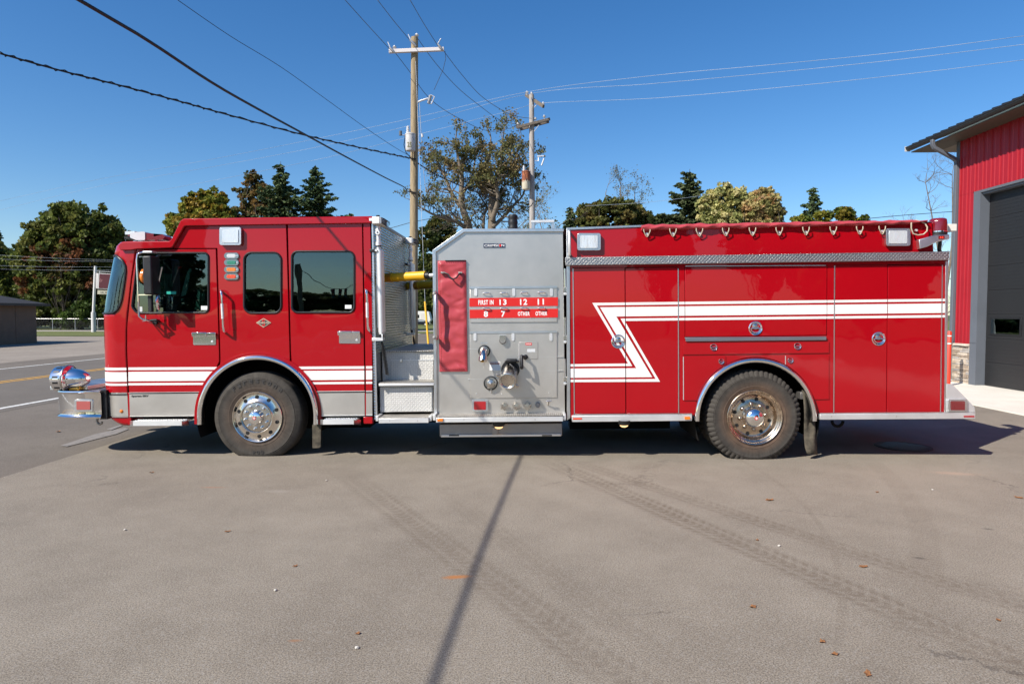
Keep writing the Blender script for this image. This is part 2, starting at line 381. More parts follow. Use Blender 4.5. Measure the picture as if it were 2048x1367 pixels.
# ================================================================== GROUND
def track_line(t, L, x, y, a, b, w, freq=26, soft=.3):
    """darker dirt left by a tyre between two ground points"""
    dx, dy = b[0]-a[0], b[1]-a[1]; ln = math.hypot(dx, dy); nx, ny = -dy/ln, dx/ln; tx, ty = dx/ln, dy/ln
    d = math_n(t, L, 'ADD', math_n(t, L, 'MULTIPLY', x, nx), math_n(t, L, 'MULTIPLY_ADD', y, ny, -(a[0]*nx+a[1]*ny)))
    s = math_n(t, L, 'ADD', math_n(t, L, 'MULTIPLY', x, tx), math_n(t, L, 'MULTIPLY_ADD', y, ty, -(a[0]*tx+a[1]*ty)))
    return d, s, ln
def band(t, L, d, w, soft=.35):
    r = N(t, 'ShaderNodeMapRange', i_1=w, i_2=w*(1-soft)); L.new(math_n(t, L, 'ABSOLUTE', d), r.inputs[0]); return r.outputs[0]
def mk_asphalt(name, c0, c1, tracks=(), arcs=(), rough=.88, speck=1.0, light=(.34, .32, .29), warm=None):
    m, t, b, L = nodes(name)
    v = tc(t); s = N(t, 'ShaderNodeSeparateXYZ'); L.new(v, s.inputs[0]); x, y = s.outputs[0], s.outputs[1]
    big = noise(t, L, v, .35, 4, .6); med = noise(t, L, v, 2.6, 5, .65); fine = noise(t, L, v, 120, 3, .7); grain = noise(t, L, v, 190, 2, .6)
    base = ramp(t, math_n(t, L, 'ADD', math_n(t, L, 'MULTIPLY', big, .6), math_n(t, L, 'MULTIPLY', med, .4)), [(.38, c0), (.62, c1)], L)
    f2 = ramp(t, fine, [(.36, (.46, .45, .44)), (.5, (1, 1, 1)), (.64, (1.45, 1.43, 1.39))], L)
    base = mixc(t, L, speck, base, f2, 'MULTIPLY')
    vo = N(t, 'ShaderNodeTexVoronoi', i_Scale=110); L.new(v, vo.inputs['Vector'])
    st = ramp(t, vo.outputs['Color'], [(.70, (0, 0, 0)), (.78, (1, 1, 1))], L)
    base = mixc(t, L, math_n(t, L, 'MULTIPLY', st, .32*speck), base, light)
    dk = ramp(t, grain, [(.30, (1, 1, 1)), (.40, (0, 0, 0))], L)
    base = mixc(t, L, math_n(t, L, 'MULTIPLY', dk, .6*speck), base, tuple(q*.35 for q in c0))
    mask = None
    for (a, bb, w, amt) in tracks:
        d, sl_, ln = track_line(t, L, x, y, a, bb, w); d = math_n(t, L, 'ADD', d, math_n(t, L, 'MULTIPLY_ADD', noise(t, L, v, 3.5, 4, .7), .035, -.0175)); sl_ = math_n(t, L, 'ADD', sl_, math_n(t, L, 'MULTIPLY', noise(t, L, v, 6, 3, .6), .025))
        # chevron blocks of the tread
        ph = math_n(t, L, 'MULTIPLY_ADD', sl_, 2*PI/.085, math_n(t, L, 'MULTIPLY', math_n(t, L, 'ABSOLUTE', d), 60))
        bl = N(t, 'ShaderNodeMapRange', i_1=-.5, i_2=.3, i_3=.48, i_4=1); L.new(math_n(t, L, 'SINE', ph), bl.inputs[0])
        gv = N(t, 'ShaderNodeMapRange', i_1=-.8, i_2=-.4, i_3=.4, i_4=1); L.new(math_n(t, L, 'COSINE', math_n(t, L, 'MULTIPLY', d, 2*PI/(w*.8))), gv.inputs[0])
        k = math_n(t, L, 'MULTIPLY', band(t, L, d, w), math_n(t, L, 'MULTIPLY', bl.outputs[0], gv.outputs[0]))
        q = ramp(t, noise(t, L, v, 1.1, 4, .6), [(.34, (.55, .55, .55)), (.6, (1, 1, 1))], L)
        e0 = N(t, 'ShaderNodeMapRange', i_1=-.2, i_2=1.2); L.new(sl_, e0.inputs[0]); e1 = N(t, 'ShaderNodeMapRange', i_1=ln+1.5, i_2=ln+.5); L.new(sl_, e1.inputs[0])
        q = math_n(t, L, 'MULTIPLY', q, ramp(t, noise(t, L, v, 22, 4, .75), [(.35, (.45, .45, .45)), (.6, (1, 1, 1))], L)); k = math_n(t, L, 'MULTIPLY', math_n(t, L, 'MULTIPLY', k, q), math_n(t, L, 'MULTIPLY', math_n(t, L, 'MULTIPLY', e0.outputs[0], e1.outputs[0]), amt))
        mask = k if mask is None else math_n(t, L, 'MAXIMUM', mask, k)
    for (cx, cy, R, w, amt, xmin) in arcs:
        rr0 = math_n(t, L, 'SQRT', math_n(t, L, 'ADD', math_n(t, L, 'POWER', math_n(t, L, 'SUBTRACT', x, cx), 2), math_n(t, L, 'POWER', math_n(t, L, 'SUBTRACT', y, cy), 2)))
        d = math_n(t, L, 'SUBTRACT', rr0, R); an = math_n(t, L, 'ARCTAN2', math_n(t, L, 'SUBTRACT', y, cy), math_n(t, L, 'SUBTRACT', x, cx))
        bl = N(t, 'ShaderNodeMapRange', i_1=-.4, i_2=.4, i_3=.3, i_4=1); L.new(math_n(t, L, 'SINE', math_n(t, L, 'MULTIPLY', an, R*2*PI/.05)), bl.inputs[0])
        k = math_n(t, L, 'MULTIPLY', math_n(t, L, 'MULTIPLY', band(t, L, d, w), bl.outputs[0]), math_n(t, L, 'MULTIPLY', ramp(t, noise(t, L, v, .8, 4, .6), [(.35, (0, 0, 0)), (.6, (1, 1, 1))], L), amt))
        mask = k if mask is None else math_n(t, L, 'MAXIMUM', mask, k)
    if mask is not None: base = mixc(t, L, mask, base, (.120, .092, .066))
    # thin broken cracks
    if tracks:
        vd = N(t, 'ShaderNodeTexVoronoi', i_Scale=.33, feature='DISTANCE_TO_EDGE'); wv_ = N(t, 'ShaderNodeTexNoise', i_Scale=1.8, i_Detail=6, i_Roughness=.7); L.new(v, wv_.inputs['Vector'])
        va = N(t, 'ShaderNodeVectorMath', operation='SCALE', i_3=.55); L.new(wv_.outputs['Color'], va.inputs[0]); vb_ = N(t, 'ShaderNodeVectorMath', operation='ADD'); L.new(v, vb_.inputs[0]); L.new(va.outputs[0], vb_.inputs[1]); L.new(vb_.outputs[0], vd.inputs['Vector'])
        ck = N(t, 'ShaderNodeMapRange', i_1=.0045, i_2=.0015); L.new(vd.outputs['Distance'], ck.inputs[0]); gk = ramp(t, noise(t, L, v, .55, 3, .6), [(.52, (0, 0, 0)), (.62, (.55, .55, .55))], L)
        base = mixc(t, L, math_n(t, L, 'MULTIPLY', ck.outputs[0], gk), base, (.07, .058, .048))
    if warm:
        for (wx, wy, rx, ry, an_, col, amt) in warm:
            ca, sa = math.cos(an_), math.sin(an_)
            px_ = math_n(t, L, 'SUBTRACT', x, wx); py_ = math_n(t, L, 'SUBTRACT', y, wy)
            ex = math_n(t, L, 'DIVIDE', math_n(t, L, 'ADD', math_n(t, L, 'MULTIPLY', px_, ca), math_n(t, L, 'MULTIPLY', py_, sa)), rx)
            ey = math_n(t, L, 'DIVIDE', math_n(t, L, 'SUBTRACT', math_n(t, L, 'MULTIPLY', py_, ca), math_n(t, L, 'MULTIPLY', px_, sa)), ry)
            dd = math_n(t, L, 'ADD', math_n(t, L, 'SQRT', math_n(t, L, 'ADD', math_n(t, L, 'MULTIPLY', ex, ex), math_n(t, L, 'MULTIPLY', ey, ey))), math_n(t, L, 'MULTIPLY_ADD', noise(t, L, v, 9, 4, .7), 1.2, -.6))
            r = N(t, 'ShaderNodeMapRange', i_1=1.0, i_2=.2, i_3=0, i_4=amt); L.new(dd, r.inputs[0]); base = mixc(t, L, r.outputs[0], base, col)
    L.new(base, b.inputs['Base Color']); b.inputs['Roughness'].default_value = rough; b.inputs['Specular IOR Level'].default_value = .35
    bump(t, L, b, math_n(t, L, 'ADD', fine, math_n(t, L, 'MULTIPLY', grain, .6)), .45, .007)
    return m
def g2(px, py): p = G(px, py); return (p.x, p.y)
TRK = [(g2(1085, 918), g2(2048, 1330), .17, .80), (g2(1115, 912), g2(2048, 1215), .13, .62), (g2(690, 945), g2(1330, 1420), .17, .60), (g2(840, 945), g2(1450, 1420), .12, .30), (g2(1500, 1130), g2(2060, 1190), .16, .35)]
def circ(a, b, c):
    ax, ay = a; bx, by = b; cx, cy = c; d = 2*(ax*(by-cy)+bx*(cy-ay)+cx*(ay-by))
    ux = ((ax*ax+ay*ay)*(by-cy)+(bx*bx+by*by)*(cy-ay)+(cx*cx+cy*cy)*(ay-by))/d; uy = ((ax*ax+ay*ay)*(cx-bx)+(bx*bx+by*by)*(ax-cx)+(cx*cx+cy*cy)*(bx-ax))/d
    return ux, uy, math.hypot(ax-ux, ay-uy)
c1 = circ(g2(1510, 935), g2(1625, 1030), g2(1684, 1180)); c2 = circ(g2(1745, 925), g2(1835, 1030), g2(1850, 1140))
STAINS = [(*g2(915, 1153), .13, .04, .18, (.36, .15, .05), 1.1), (*g2(1910, 946), .30, .10, -.2, (.42, .30, .22), .5), (*g2(425, 974), .16, .025, 0, (.36, .16, .07), .6), (*g2(555, 982), .22, .06, 0, (.33, .30, .26), .4),
          (*g2(1975, 1057), .05, .03, -.3, (.05, .045, .04), .6), (*g2(1838, 1115), .05, .03, -.3, (.05, .045, .04), .6), (*g2(590, 1280), .05, .02, .1, (.30, .13, .05), .6)]
LOT = mk_asphalt('lot_asphalt', (.200, .172, .136), (.272, .238, .190), TRK, [(*c1, .03, .35, 0), (*c2, .12, .22, 0)], warm=STAINS)
ROAD = mk_asphalt('road_asphalt', (.140, .118, .095), (.175, .150, .122), rough=.85, speck=.7, light=(.22, .20, .18))
LOT2 = mk_asphalt('far_lot_asphalt', (.23, .195, .16), (.30, .26, .215), speck=.7)
CONC = mk_asphalt('concrete', (.64, .60, .52), (.74, .70, .62), speck=.35, light=(.62, .6, .56))
def sheet(name, pts, z, mat, kind='structure', label=None):
    me = bpy.data.meshes.new(name); me.from_pydata([(x, y, z) for x, y in pts], [], [tuple(range(len(pts)))])
    o = link(name, me, mat); o['kind'] = kind
    return o
def rect(name, x0, x1, y0, y1, z, mat, **k): return sheet(name, [(x0, y0), (x1, y0), (x1, y1), (x0, y1)], z, mat, **k)
def mk_grass(name, c0, c1):
    m, t, b, L = nodes(name); v = tc(t)
    L.new(ramp(t, math_n(t, L, 'ADD', math_n(t, L, 'MULTIPLY', noise(t, L, v, .4, 4, .6), .5), math_n(t, L, 'MULTIPLY', noise(t, L, v, 9, 5, .7), .5)), [(.35, c0), (.65, c1)], L), b.inputs['Base Color'])
    b.inputs['Roughness'].default_value = .9; bump(t, L, b, noise(t, L, v, 40, 4, .7), 1.0, .05); return m
LAWN = mk_grass('lawn_grass', (.085, .11, .025), (.17, .18, .05))
SOIL = mk_grass('field_grass', (.05, .07, .02), (.10, .11, .04))
rect('ground', -900, 900, -900, 900, -.02, SOIL)
rect('parking_lot', -5.5, 40, -40, 60, 0.0, LOT)
rect('road_shoulder', -18.4, -5.5, -200, 260, -.004, ROAD)
rect('road', -16.6, -9.2, -200, 260, .0, mk_asphalt('road_lane_asphalt', (.125, .108, .090), (.155, .136, .114), rough=.85, speck=.7, light=(.2, .18, .16)))
rect('far_parking_lot', -75, -18.4, -30, 42.5, -.006, LOT2)
rect('grass_verge', -120, -18.4, 42.5, 56, .02, LAWN)
rect('side_street', -160, 160, 56, 60.5, .024, mk_asphalt('street_pale', (.30, .27, .24), (.36, .33, .30), speck=.3))
rect('side_street_near', -18.4, 60, 50, 56, .022, LAWN)
bpy.data.objects['side_street_near'].name = 'grass_verge'
rect('far_lawn', -200, 200, 60.5, 160, .03, LAWN)
def paint_mat(name, col):
    m, t, b, L = nodes(name); v = tc(t)
    k = ramp(t, noise(t, L, v, 14, 5, .75), [(.36, (0, 0, 0)), (.46, (1, 1, 1))], L)
    L.new(mixc(t, L, k, (.13, .12, .105), col), b.inputs['Base Color']); b.inputs['Roughness'].default_value = .7; return m
PW = paint_mat('road_white', (.62, .61, .57)); PY = paint_mat('road_yellow', (.62, .32, .03))
rect('road_edge_line', -9.60, -9.46, -200, 250, .004, PW); rect('road_edge_line', -16.42, -16.28, -200, 250, .004, PW)
for x in (-13.07, -13.33): rect('road_centre_line', x-.055, x+.055, -200, 250, .004, PY)
# scuffed paint by the lot's edge (worn strips on the shoulder)
a, b = g2(122, 890), g2(258, 853)
def strip_px(name, p, mat, z=.004, label=None):
    return sheet(name, [g2(*q) for q in p], z, mat)
WORN = paint_mat('worn_white', (.24, .215, .19))
strip_px('worn_marking', [(121, 891), (133, 893), (232, 868), (257, 858), (250, 855), (190, 868)], WORN, .004)
strip_px('worn_marking', [(213, 858), (240, 850), (245, 851), (222, 860)], WORN, .004)
# concrete apron in front of the garage, raised a little above the lot
ca = empty('concrete_apron', (0, 0, 0)); ca['kind'] = 'structure'
for y0, y1 in ((-20, -10.01), (-10, -5.01), (-5, .99), (1, 5.49), (5.5, 12)):
    bm = bmesh.new(); box(bm, 8.3, 10.9, y0+.006, y1-.006, -.02, .018); bm_obj('slab', bm, CONC, ca, bevel=.006)
# round drain cover in the truck's shade
mc = G(1806, 893); bm = bmesh.new(); lathe(bm, [(.33, 0), (.33, .008), (.30, .010), (.0001, .010)], (0, 0, 0), 36, 'z'); mh_ = bm_obj('manhole_cover', bm, simple('cast_iron', (.045, .035, .03), .7, nscale=20), loc=(mc.x, mc.y, .001))
tag(mh_, 'round cast iron drain cover in the asphalt in the shade behind the rear wheel', 'manhole cover')
slot = None
for i in range(-4, 5):
    for j in range(-4, 5):
        if i*i+j*j > 17: continue
        if slot is None:
            bm = bmesh.new(); box(bm, -.022, .022, -.012, .012, .0098, .012); slot = bm_obj('slot', bm, BLACK, mh_); o = slot
        else: o = slot.copy(); COL.objects.link(o)
        o.location = (i*.06, j*.06, 0)
# kerb-side crumbs, pebbles and leaves
random.seed(12)
def leaf_mesh(s):
    bm = bmesh.new(); n = 9; pts = []
    for k in range(n):
        a = 2*PI*k/n; r = s*(1 if k % 2 == 0 else .62)*random.uniform(.8, 1.15); pts.append(bm.verts.new((math.cos(a)*r, math.sin(a)*r*.7, .004+random.uniform(0, .35)*s*(1 if k % 3 == 0 else .2))))
    c = bm.verts.new((0, 0, .003)); 
    for k in range(n): bm.faces.new((c, pts[k], pts[(k+1) % n]))
    return bm
LEAFM = simple('dry_leaf', (.30, .13, .045), .8, nscale=30, namt=.3)
for (x, y, s_, wh) in ((1539, 1000, .045, 'largest brown leaf on the asphalt, below the rear wheel'), (1726, 1133, .036, 'brown leaf on the tyre tracks at mid right'), (2037, 995, .045, 'pointed brown leaf at the right frame edge below the concrete apron'), (1506, 1213, .03, 'pale tan leaf below the paired tyre tracks'), (303, 945, .03, 'dark leaf on the asphalt left of the front wheel'),
                    (1754, 984, .025, 'small brown leaf below the rear end of the truck'), (1514, 1080, .02, 'tiny red-brown leaf lying on the upper tyre track'), (116, 863, .045, 'brown leaf on the road shoulder below the bumper'), (455, 1063, .025, 'small dark leaf on the asphalt at middle left'), (1997, 1240, .02, 'small brown leaf near the right frame edge, in the lower corner'),
                    (1645, 1283, .025, 'thin red-brown leaf at lower right, upper of two close ones'), (1670, 1308, .028, 'red-brown leaf at lower right, lower of two close ones'), (1735, 1348, .03, 'brown leaf at the bottom edge, lower right'), (590, 1132, .02, 'small brown leaf left of the rusty stain'), (716, 1267, .02, 'small brown leaf at bottom centre beside the pale stone')):
    p = G(x, y); o = bm_obj('fallen_leaf', leaf_mesh(s_), LEAFM, loc=(p.x, p.y, .001)); o.rotation_euler.z = random.uniform(0, 6)
    tag(o, wh, 'leaf', 'fallen leaves scattered on the asphalt')
PEB = simple('pale_pebble', (.50, .47, .42), .8)
for (x, y, wh) in ((551, 1181, 'pale stone on the asphalt at lower left centre, below the front wheel'), (713, 1296, 'pale stone near the bottom edge, nearest of the small stones'), (250, 1060, 'pale stone on the asphalt far left'), (653, 961, 'tiny pale stone just right of the front tyre, in the sun'), (1865, 980, 'tiny pale stone at the right below the tailboard'), (1558, 1092, 'tiny pale stone between the tyre tracks right of centre')):
    p = G(x, y); bm = bmesh.new(); bmesh.ops.create_icosphere(bm, subdivisions=1, radius=.011)
    for v_ in bm.verts: v_.co = Vector((v_.co.x*random.uniform(.7, 1.4), v_.co.y*random.uniform(.7, 1.2), v_.co.z*.7))
    o = bm_obj('pebble', bm, PEB, loc=(p.x, p.y, .007)); tag(o, wh, 'pebble', 'pebbles on the asphalt')

# ================================================================== RED BUILDING ON THE RIGHT
B = empty('garage_building', (10.6, 9.05, 0)); tag(B, 'red ribbed-metal garage with dark roof, stone base and black door at the right edge', 'building')
def bbox(name, x0, x1, y0, y1, z0, z1, mat, parent=B, bevel=0):
    bm = bmesh.new(); box(bm, x0-10.6, x1-10.6, y0-9.05, y1-9.05, z0, z1); return bm_obj(name, bm, mat, parent, bevel=bevel)
SIDING = simple('red_siding', (.34, .009, .018), .42, nscale=1.2, namt=.06); GREY = simple('grey_trim', (.115, .128, .15), .45, nscale=1.5, namt=.05)
CHAR = simple('charcoal_metal', (.02, .021, .024), .35); DOORM = simple('black_door', (.017, .017, .018), .42, bstr=.1, bscale=200)
YF = 9.05; YN = -8.0; DY = 8.4; DYN = 3.3
bbox('core_wall', 10.86, 22, YN, YF-.02, 0, 5.95, SIDING)
def ribbed(y0, y1, z0, z1, name='siding_panel'):
    prof_ = []; y = y0
    while y < y1-1e-6:
        for dy, dx in ((0, 0), (.105, 0), (.12, -.010), (.145, -.010), (.16, 0), (.225, 0), (.235, -.022), (.265, -.022), (.275, 0)):
            if y+dy <= y1+1e-6: prof_.append((y+dy, dx))
        y += .2751
    prof_.append((y1, 0)); bm = bmesh.new()
    A = [bm.verts.new((.0+dx, yy-9.05, z0)) for yy, dx in prof_]; Bq = [bm.verts.new((.0+dx, yy-9.05, z1)) for yy, dx in prof_]
    for k in range(len(A)-1): bm.faces.new((A[k], A[k+1], Bq[k+1], Bq[k]))
    o = bm_obj(name, bm, SIDING, B); o.modifiers.new('t', 'SOLIDIFY').thickness = .01; return o
y = YF-.06
while y > DY+.01: y0 = max(DY, y-.55); ribbed(y0, y, .98, 4.6); y = y0
y = YF-.06
while y > YN: y0 = max(YN, y-.825); ribbed(y0, y-.004, 4.604, 5.93); y = y0
ribbed(YN, DYN, .98, 4.6)
bbox('corner_trim', 10.565, 10.65, YF-.10, YF+.03, .95, 5.93, GREY); bbox('gable_wall', 10.65, 22, YF-.02, YF+.02, 0, 5.93, SIDING)
# door surround
bbox('door_trim', 10.570, 10.61, 8.16, DY, 0, 4.60, GREY); bbox('door_trim', 10.572, 10.61, DYN-.2, 8.16, 4.545, 4.60, GREY); bbox('door_trim', 10.570, 10.61, DYN-.25, DYN, 0, 4.6, GREY)
bbox('door_return', 10.61, 10.84, 8.16, 8.24, 0, 4.545, GREY); bbox('door_return', 10.61, 10.84, DYN, 8.16, 4.5, 4.545, GREY)
bbox('trim_joint', 10.566, 10.571, 8.163, 8.399, 1.012, 1.016, BLACK)
gd = bbox('garage_door', 10.80, 10.84, DYN, 8.16, 0.02, 4.5, DOORM)
for k in range(8):
    z0 = .02+k*.56
    p_ = bbox('door_section', 10.785, 10.80, DYN+.005, 8.155, z0+.002, z0+.558, DOORM, B, bevel=.004)
    for j in range(6): bbox('section_groove', 10.782, 10.786, DYN+.01, 8.15, z0+.07+j*.08, z0+.073+j*.08, DOORM, p_)
    if k == 2:
        for q in range(4):
            yb = 8.02-q*1.14; fr = bbox('window_frame', 10.772, 10.786, yb-1.0, yb, z0+.07, z0+.49, BLACK, p_, bevel=.004); bbox('window_pane', 10.768, 10.772, yb-.95, yb-.05, z0+.11, z0+.45, GLASS, fr)
# stone base with single stones, under a pale cap
STONES = [simple('ledge_stone_%s' % n_, c_, .85, nscale=9, namt=.2, bstr=.5, bscale=20) for n_, c_ in (('buff', (.48, .38, .28)), ('pale', (.58, .49, .39)), ('brown', (.36, .28, .21)), ('grey', (.42, .38, .34)))]
bbox('stone_backing', 10.60, 10.64, DY, YF-.02, 0, .93, simple('mortar_dark', (.10, .08, .065), .9)); bbox('stone_backing', 10.60, 10.64, YN, DYN-.25, 0, .93, MATS.get('x') or simple('mortar_dark', (.10, .08, .065), .9))
bbox('stone_cap', 10.52, 10.62, DY+.005, YF, .93, .985, simple('cap_stone', (.58, .50, .41), .8, nscale=10), bevel=.006)
random.seed(5); z = .01
while z < .92:
    h_ = random.choice((.028, .04, .055, .07)); h_ = min(h_, .925-z); y = YF-.02
    while y > DY+.03:
        l_ = random.uniform(.12, .38); y0 = max(DY+.006, y-l_)
        if h_ > .012: bbox('stone', 10.572-random.uniform(0, .022), 10.60, y0, y-.006, z, z+h_-.005, random.choice(STONES), B, bevel=.004)
        y = y0
    z += h_
# roof, gutter, downspout
EX = 10.0; RZ = 6.12
def roof_slab(x0, z0, x1, z1, th, y0, y1, name, mat):
    bm = bmesh.new(); extr(bm, [[(x0-10.6, z0), (x1-10.6, z1), (x1-10.6, z1-th), (x0-10.6, z0-th)]], y0-9.05, y1-9.05); return bm_obj(name, bm, mat, B)
rf = roof_slab(EX, RZ, 22, RZ+3.6, .05, YN, 10.1, 'roof', CHAR)
rib = None; y = 10.0
while y > YN:
    bm = bmesh.new(); extr(bm, [[(EX-10.6, RZ+.03), (22-10.6, RZ+3.63), (22-10.6, RZ+3.6), (EX-10.6, RZ)]], y-.02-9.05, y+.02-9.05) if rib is None else None
    if rib is None: rib = bm_obj('roof_rib', bm, CHAR, rf); y_first = y
    else: bm.free(); o = rib.copy(); COL.objects.link(o); o.location.y = y-y_first
    y -= .30
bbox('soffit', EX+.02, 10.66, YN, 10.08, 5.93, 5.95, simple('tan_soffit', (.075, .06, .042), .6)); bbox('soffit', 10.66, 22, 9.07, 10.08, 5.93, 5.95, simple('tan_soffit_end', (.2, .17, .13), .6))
bm = bmesh.new(); gp = [(0, 0), (-.02, -.012), (-.115, -.012), (-.115, -.035), (-.10, -.045), (-.095, -.075), (-.06, -.115), (0, -.115)]
extr(bm, [[(EX-10.6+a_, RZ-.03+b_) for a_, b_ in gp]], YN-9.05, 10.12-9.05); gt = bm_obj('gutter', bm, CHAR, B)
bbox('gutter_end', EX-.118, EX+.01, 10.12, 10.14, RZ-.15, RZ-.02, simple('pale_end_cap', (.55, .53, .50), .5))
def dtube(pts, name, sx_=.05, sy_=.038):
    bm = bmesh.new(); rings = []
    for i, p in enumerate(pts):
        p = Vector(p)-Vector((10.6, 9.05, 0)); q = Vector(pts[min(i+1, len(pts)-1)]) - Vector(pts[max(i-1, 0)]); q.normalize(); up = Vector((0, 1, 0)); a_ = up; b_ = q.cross(up).normalized()
        rings.append([bm.verts.new(p + a_*sx_*c_ + b_*sy_*d_) for c_, d_ in ((-1, -1), (1, -1), (1, 1), (-1, 1))])
    for A, B2 in zip(rings, rings[1:]):
        for k in range(4): bm.faces.new((A[k], A[(k+1) % 4], B2[(k+1) % 4], B2[k]))
    bm.faces.new(rings[0]); bm.faces.new(rings[-1]); return bm_obj(name, bm, GREY, B, bevel=.008)
dtube([(9.93, 9.0, RZ-.13), (9.93, 9.0, RZ-.25), (9.97, 9.0, RZ-.33), (10.06, 9.0, RZ-.38), (10.46, 9.0, 5.52), (10.52, 9.0, 5.46), (10.525, 9.0, 5.38), (10.525, 9.0, 1.10), (10.51, 9.0, 1.02), (10.45, 9.0, .96), (10.44, 9.0, .90), (10.44, 9.0, .08)], 'downspout')
# marker post behind the tail of the truck
pp = G(1896, 772); p2 = P(1896, 662, pp.y)
bo_ = empty('marker_post', (pp.x, pp.y, 0)); tag(bo_, 'slim orange-red marker post with two pale bands beside the downspout', 'post')
bm = bmesh.new(); lathe(bm, [(.05, 0), (.05, p2.z-.02), (.035, p2.z), (.0001, p2.z+.004)], (0, 0, 0), 16, 'z'); bm_obj('post_tube', bm, simple('orange_red_plastic', (.70, .045, .02), .5), bo_, smooth=40)
for zz_ in (p2.z-.11, p2.z-.29): bm = bmesh.new(); lathe(bm, [(.051, zz_-.013), (.0515, zz_), (.051, zz_+.013)], (0, 0, 0), 16, 'z'); bm_obj('pale_band', bm, TEXT_WHITE, bo_, smooth=40)

# ================================================================== WOODEN POLES AND WIRES
WOOD = None
def mk_wood(name, c0, c1):
    m, t, b, L = nodes(name); v = tc(t, 'Object', (9, 9, .9)); f = noise(t, L, v, 3, 5, .7); k = noise(t, L, tc(t, 'Object', (3, 3, 1.2)), 2.2, 3, .6)
    base = ramp(t, f, [(.3, c0), (.62, c1)], L); kn = ramp(t, k, [(.66, (0, 0, 0)), (.72, (1, 1, 1))], L)
    L.new(mixc(t, L, math_n(t, L, 'MULTIPLY', kn, .6), base, tuple(q*.4 for q in c0)), b.inputs['Base Color']); b.inputs['Roughness'].default_value = .9
    bump(t, L, b, f, .6, .02); return m
WOOD = mk_wood('treated_pole', (.20, .15, .085), (.36, .28, .17)); WOODG = mk_wood('grey_pole', (.25, .22, .20), (.42, .39, .36)); BOARD = mk_wood('dark_board', (.09, .075, .06), (.18, .15, .12))
PORC = simple('pale_insulator', (.62, .62, .62), .25); GALV = simple('galvanised', (.50, .50, .50), .45, .7)
def utility_pole(name, x, y, h, r0, r1, mat, label, lean=0):
    e = empty(name, (x, y, 0)); tag(e, label, 'utility pole')
    bm = bmesh.new(); tube(bm, [(lean*f, 0, h*f) for f in (0, .25, .5, .75, 1)], [r0+(r1-r0)*f for f in (0, .25, .5, .75, 1)], 18); bm_obj('pole_shaft', bm, mat, e, smooth=50)
    return e
def rel(e, px, py, dy=0): p = P(px, py, e.location.y+dy); return p - e.location
def ptube(name, e, pts, r, mat, seg=8):
    bm = bmesh.new(); tube(bm, pts, r, seg); return bm_obj(name, bm, mat, e, smooth=50)
U1 = utility_pole('utility_pole', *P(826.5, 690, 16.5).xy, P(829, 75, 16.5).z, .165, .125, WOOD, 'tall brown wooden utility pole with white crossarm and grey transformer rising behind the cab', lean=(P(829, 75, 16.5)-P(826.5, 728, 16.5)).x)
ya = -.19
bm = bmesh.new(); a = rel(U1, 778, 103, ya); b = rel(U1, 888, 98.5, ya); d = (b-a)
M = Matrix.Translation((a+b)/2) @ Matrix.Rotation(-math.atan2(d.z, d.x), 4, 'Y'); box(bm, -d.length/2, d.length/2, -.055, .055, -.065, .065, M); bm_obj('crossarm', bm, simple('white_fibreglass', (.62, .58, .57), .5), U1, bevel=.01)
def ins(e, px, py, s=1.0, name='insulator', dy=ya):
    p = rel(e, px, py, dy); bm = bmesh.new(); lathe(bm, [(.0001, .10*s), (.035*s, .09*s), (.04*s, .06*s), (.075*s, .05*s), (.045*s, .03*s), (.085*s, .0), (.03*s, -.02*s), (.02*s, -.09*s), (.0001, -.09*s)], p, 14, 'z'); return bm_obj(name, bm, PORC, e, smooth=40)
ins(U1, 789, 96, .9); ins(U1, 833.5, 72, .9, dy=0)
for px_, py_, qx, qy in ((779, 95, 790, 106), (820, 80, 832, 92), (875, 88, 885, 100)):
    ptube('dead_end_insulator', U1, [rel(U1, px_, py_, ya-.1), rel(U1, (px_+qx)/2, (py_+qy)/2, ya-.08), rel(U1, qx, qy, ya-.05)], [.03, .055, .03], GALV)
    ptube('arrester_horn', U1, [rel(U1, px_+1, py_-1, ya-.1), rel(U1, px_-3.5 if px_ < 850 else px_+7, py_-11, ya-.1)], .018, PORC, 6)
ptube('cutout_arm', U1, [rel(U1, 834, 205), rel(U1, 843, 201, -.1), rel(U1, 856, 197, -.1)], .035, PORC); 
ptube('cutout_body', U1, [rel(U1, 861, 191, -.1), rel(U1, 857, 207, -.1)], .06, simple('grey_porcelain', (.25, .26, .28), .3)); ptube('cutout_fuse', U1, [rel(U1, 861, 190, -.1), rel(U1, 869, 193.5, -.1), rel(U1, 863, 208, -.1), rel(U1, 857, 207, -.1)], .022, PORC)
def transformer(e, px, y0, y1, dy, r, mat, top):
    a = rel(e, px, y1, dy); b = rel(e, px, y0, dy); t_ = empty('transformer', (0, 0, 0), e)
    bm = bmesh.new(); lathe(bm, [(.0001, a.z), (r*.9, a.z), (r, a.z+.04), (r, b.z-.05), (r*1.06, b.z-.04), (r*1.06, b.z), (r*.5, b.z+.04), (.0001, b.z+.05)], (a.x, a.y, 0), 28, 'z'); bm_obj('tank', bm, mat, t_, smooth=40)
    bm = bmesh.new(); lathe(bm, [(.05, b.z), (.07, b.z+.08), (.045, b.z+.1), (.065, b.z+.17), (.04, b.z+.19), (.055, b.z+.25), (.02, b.z+.28), (.0001, b.z+.28)], (a.x-r*.5, a.y, 0), 14, 'z'); bm_obj('bushing', bm, top, t_, smooth=40)
    return t_
t1 = transformer(U1, 821, 268, 302, -.42, .175, simple('grey_tank', (.55, .54, .53), .45, nscale=4), PORC)
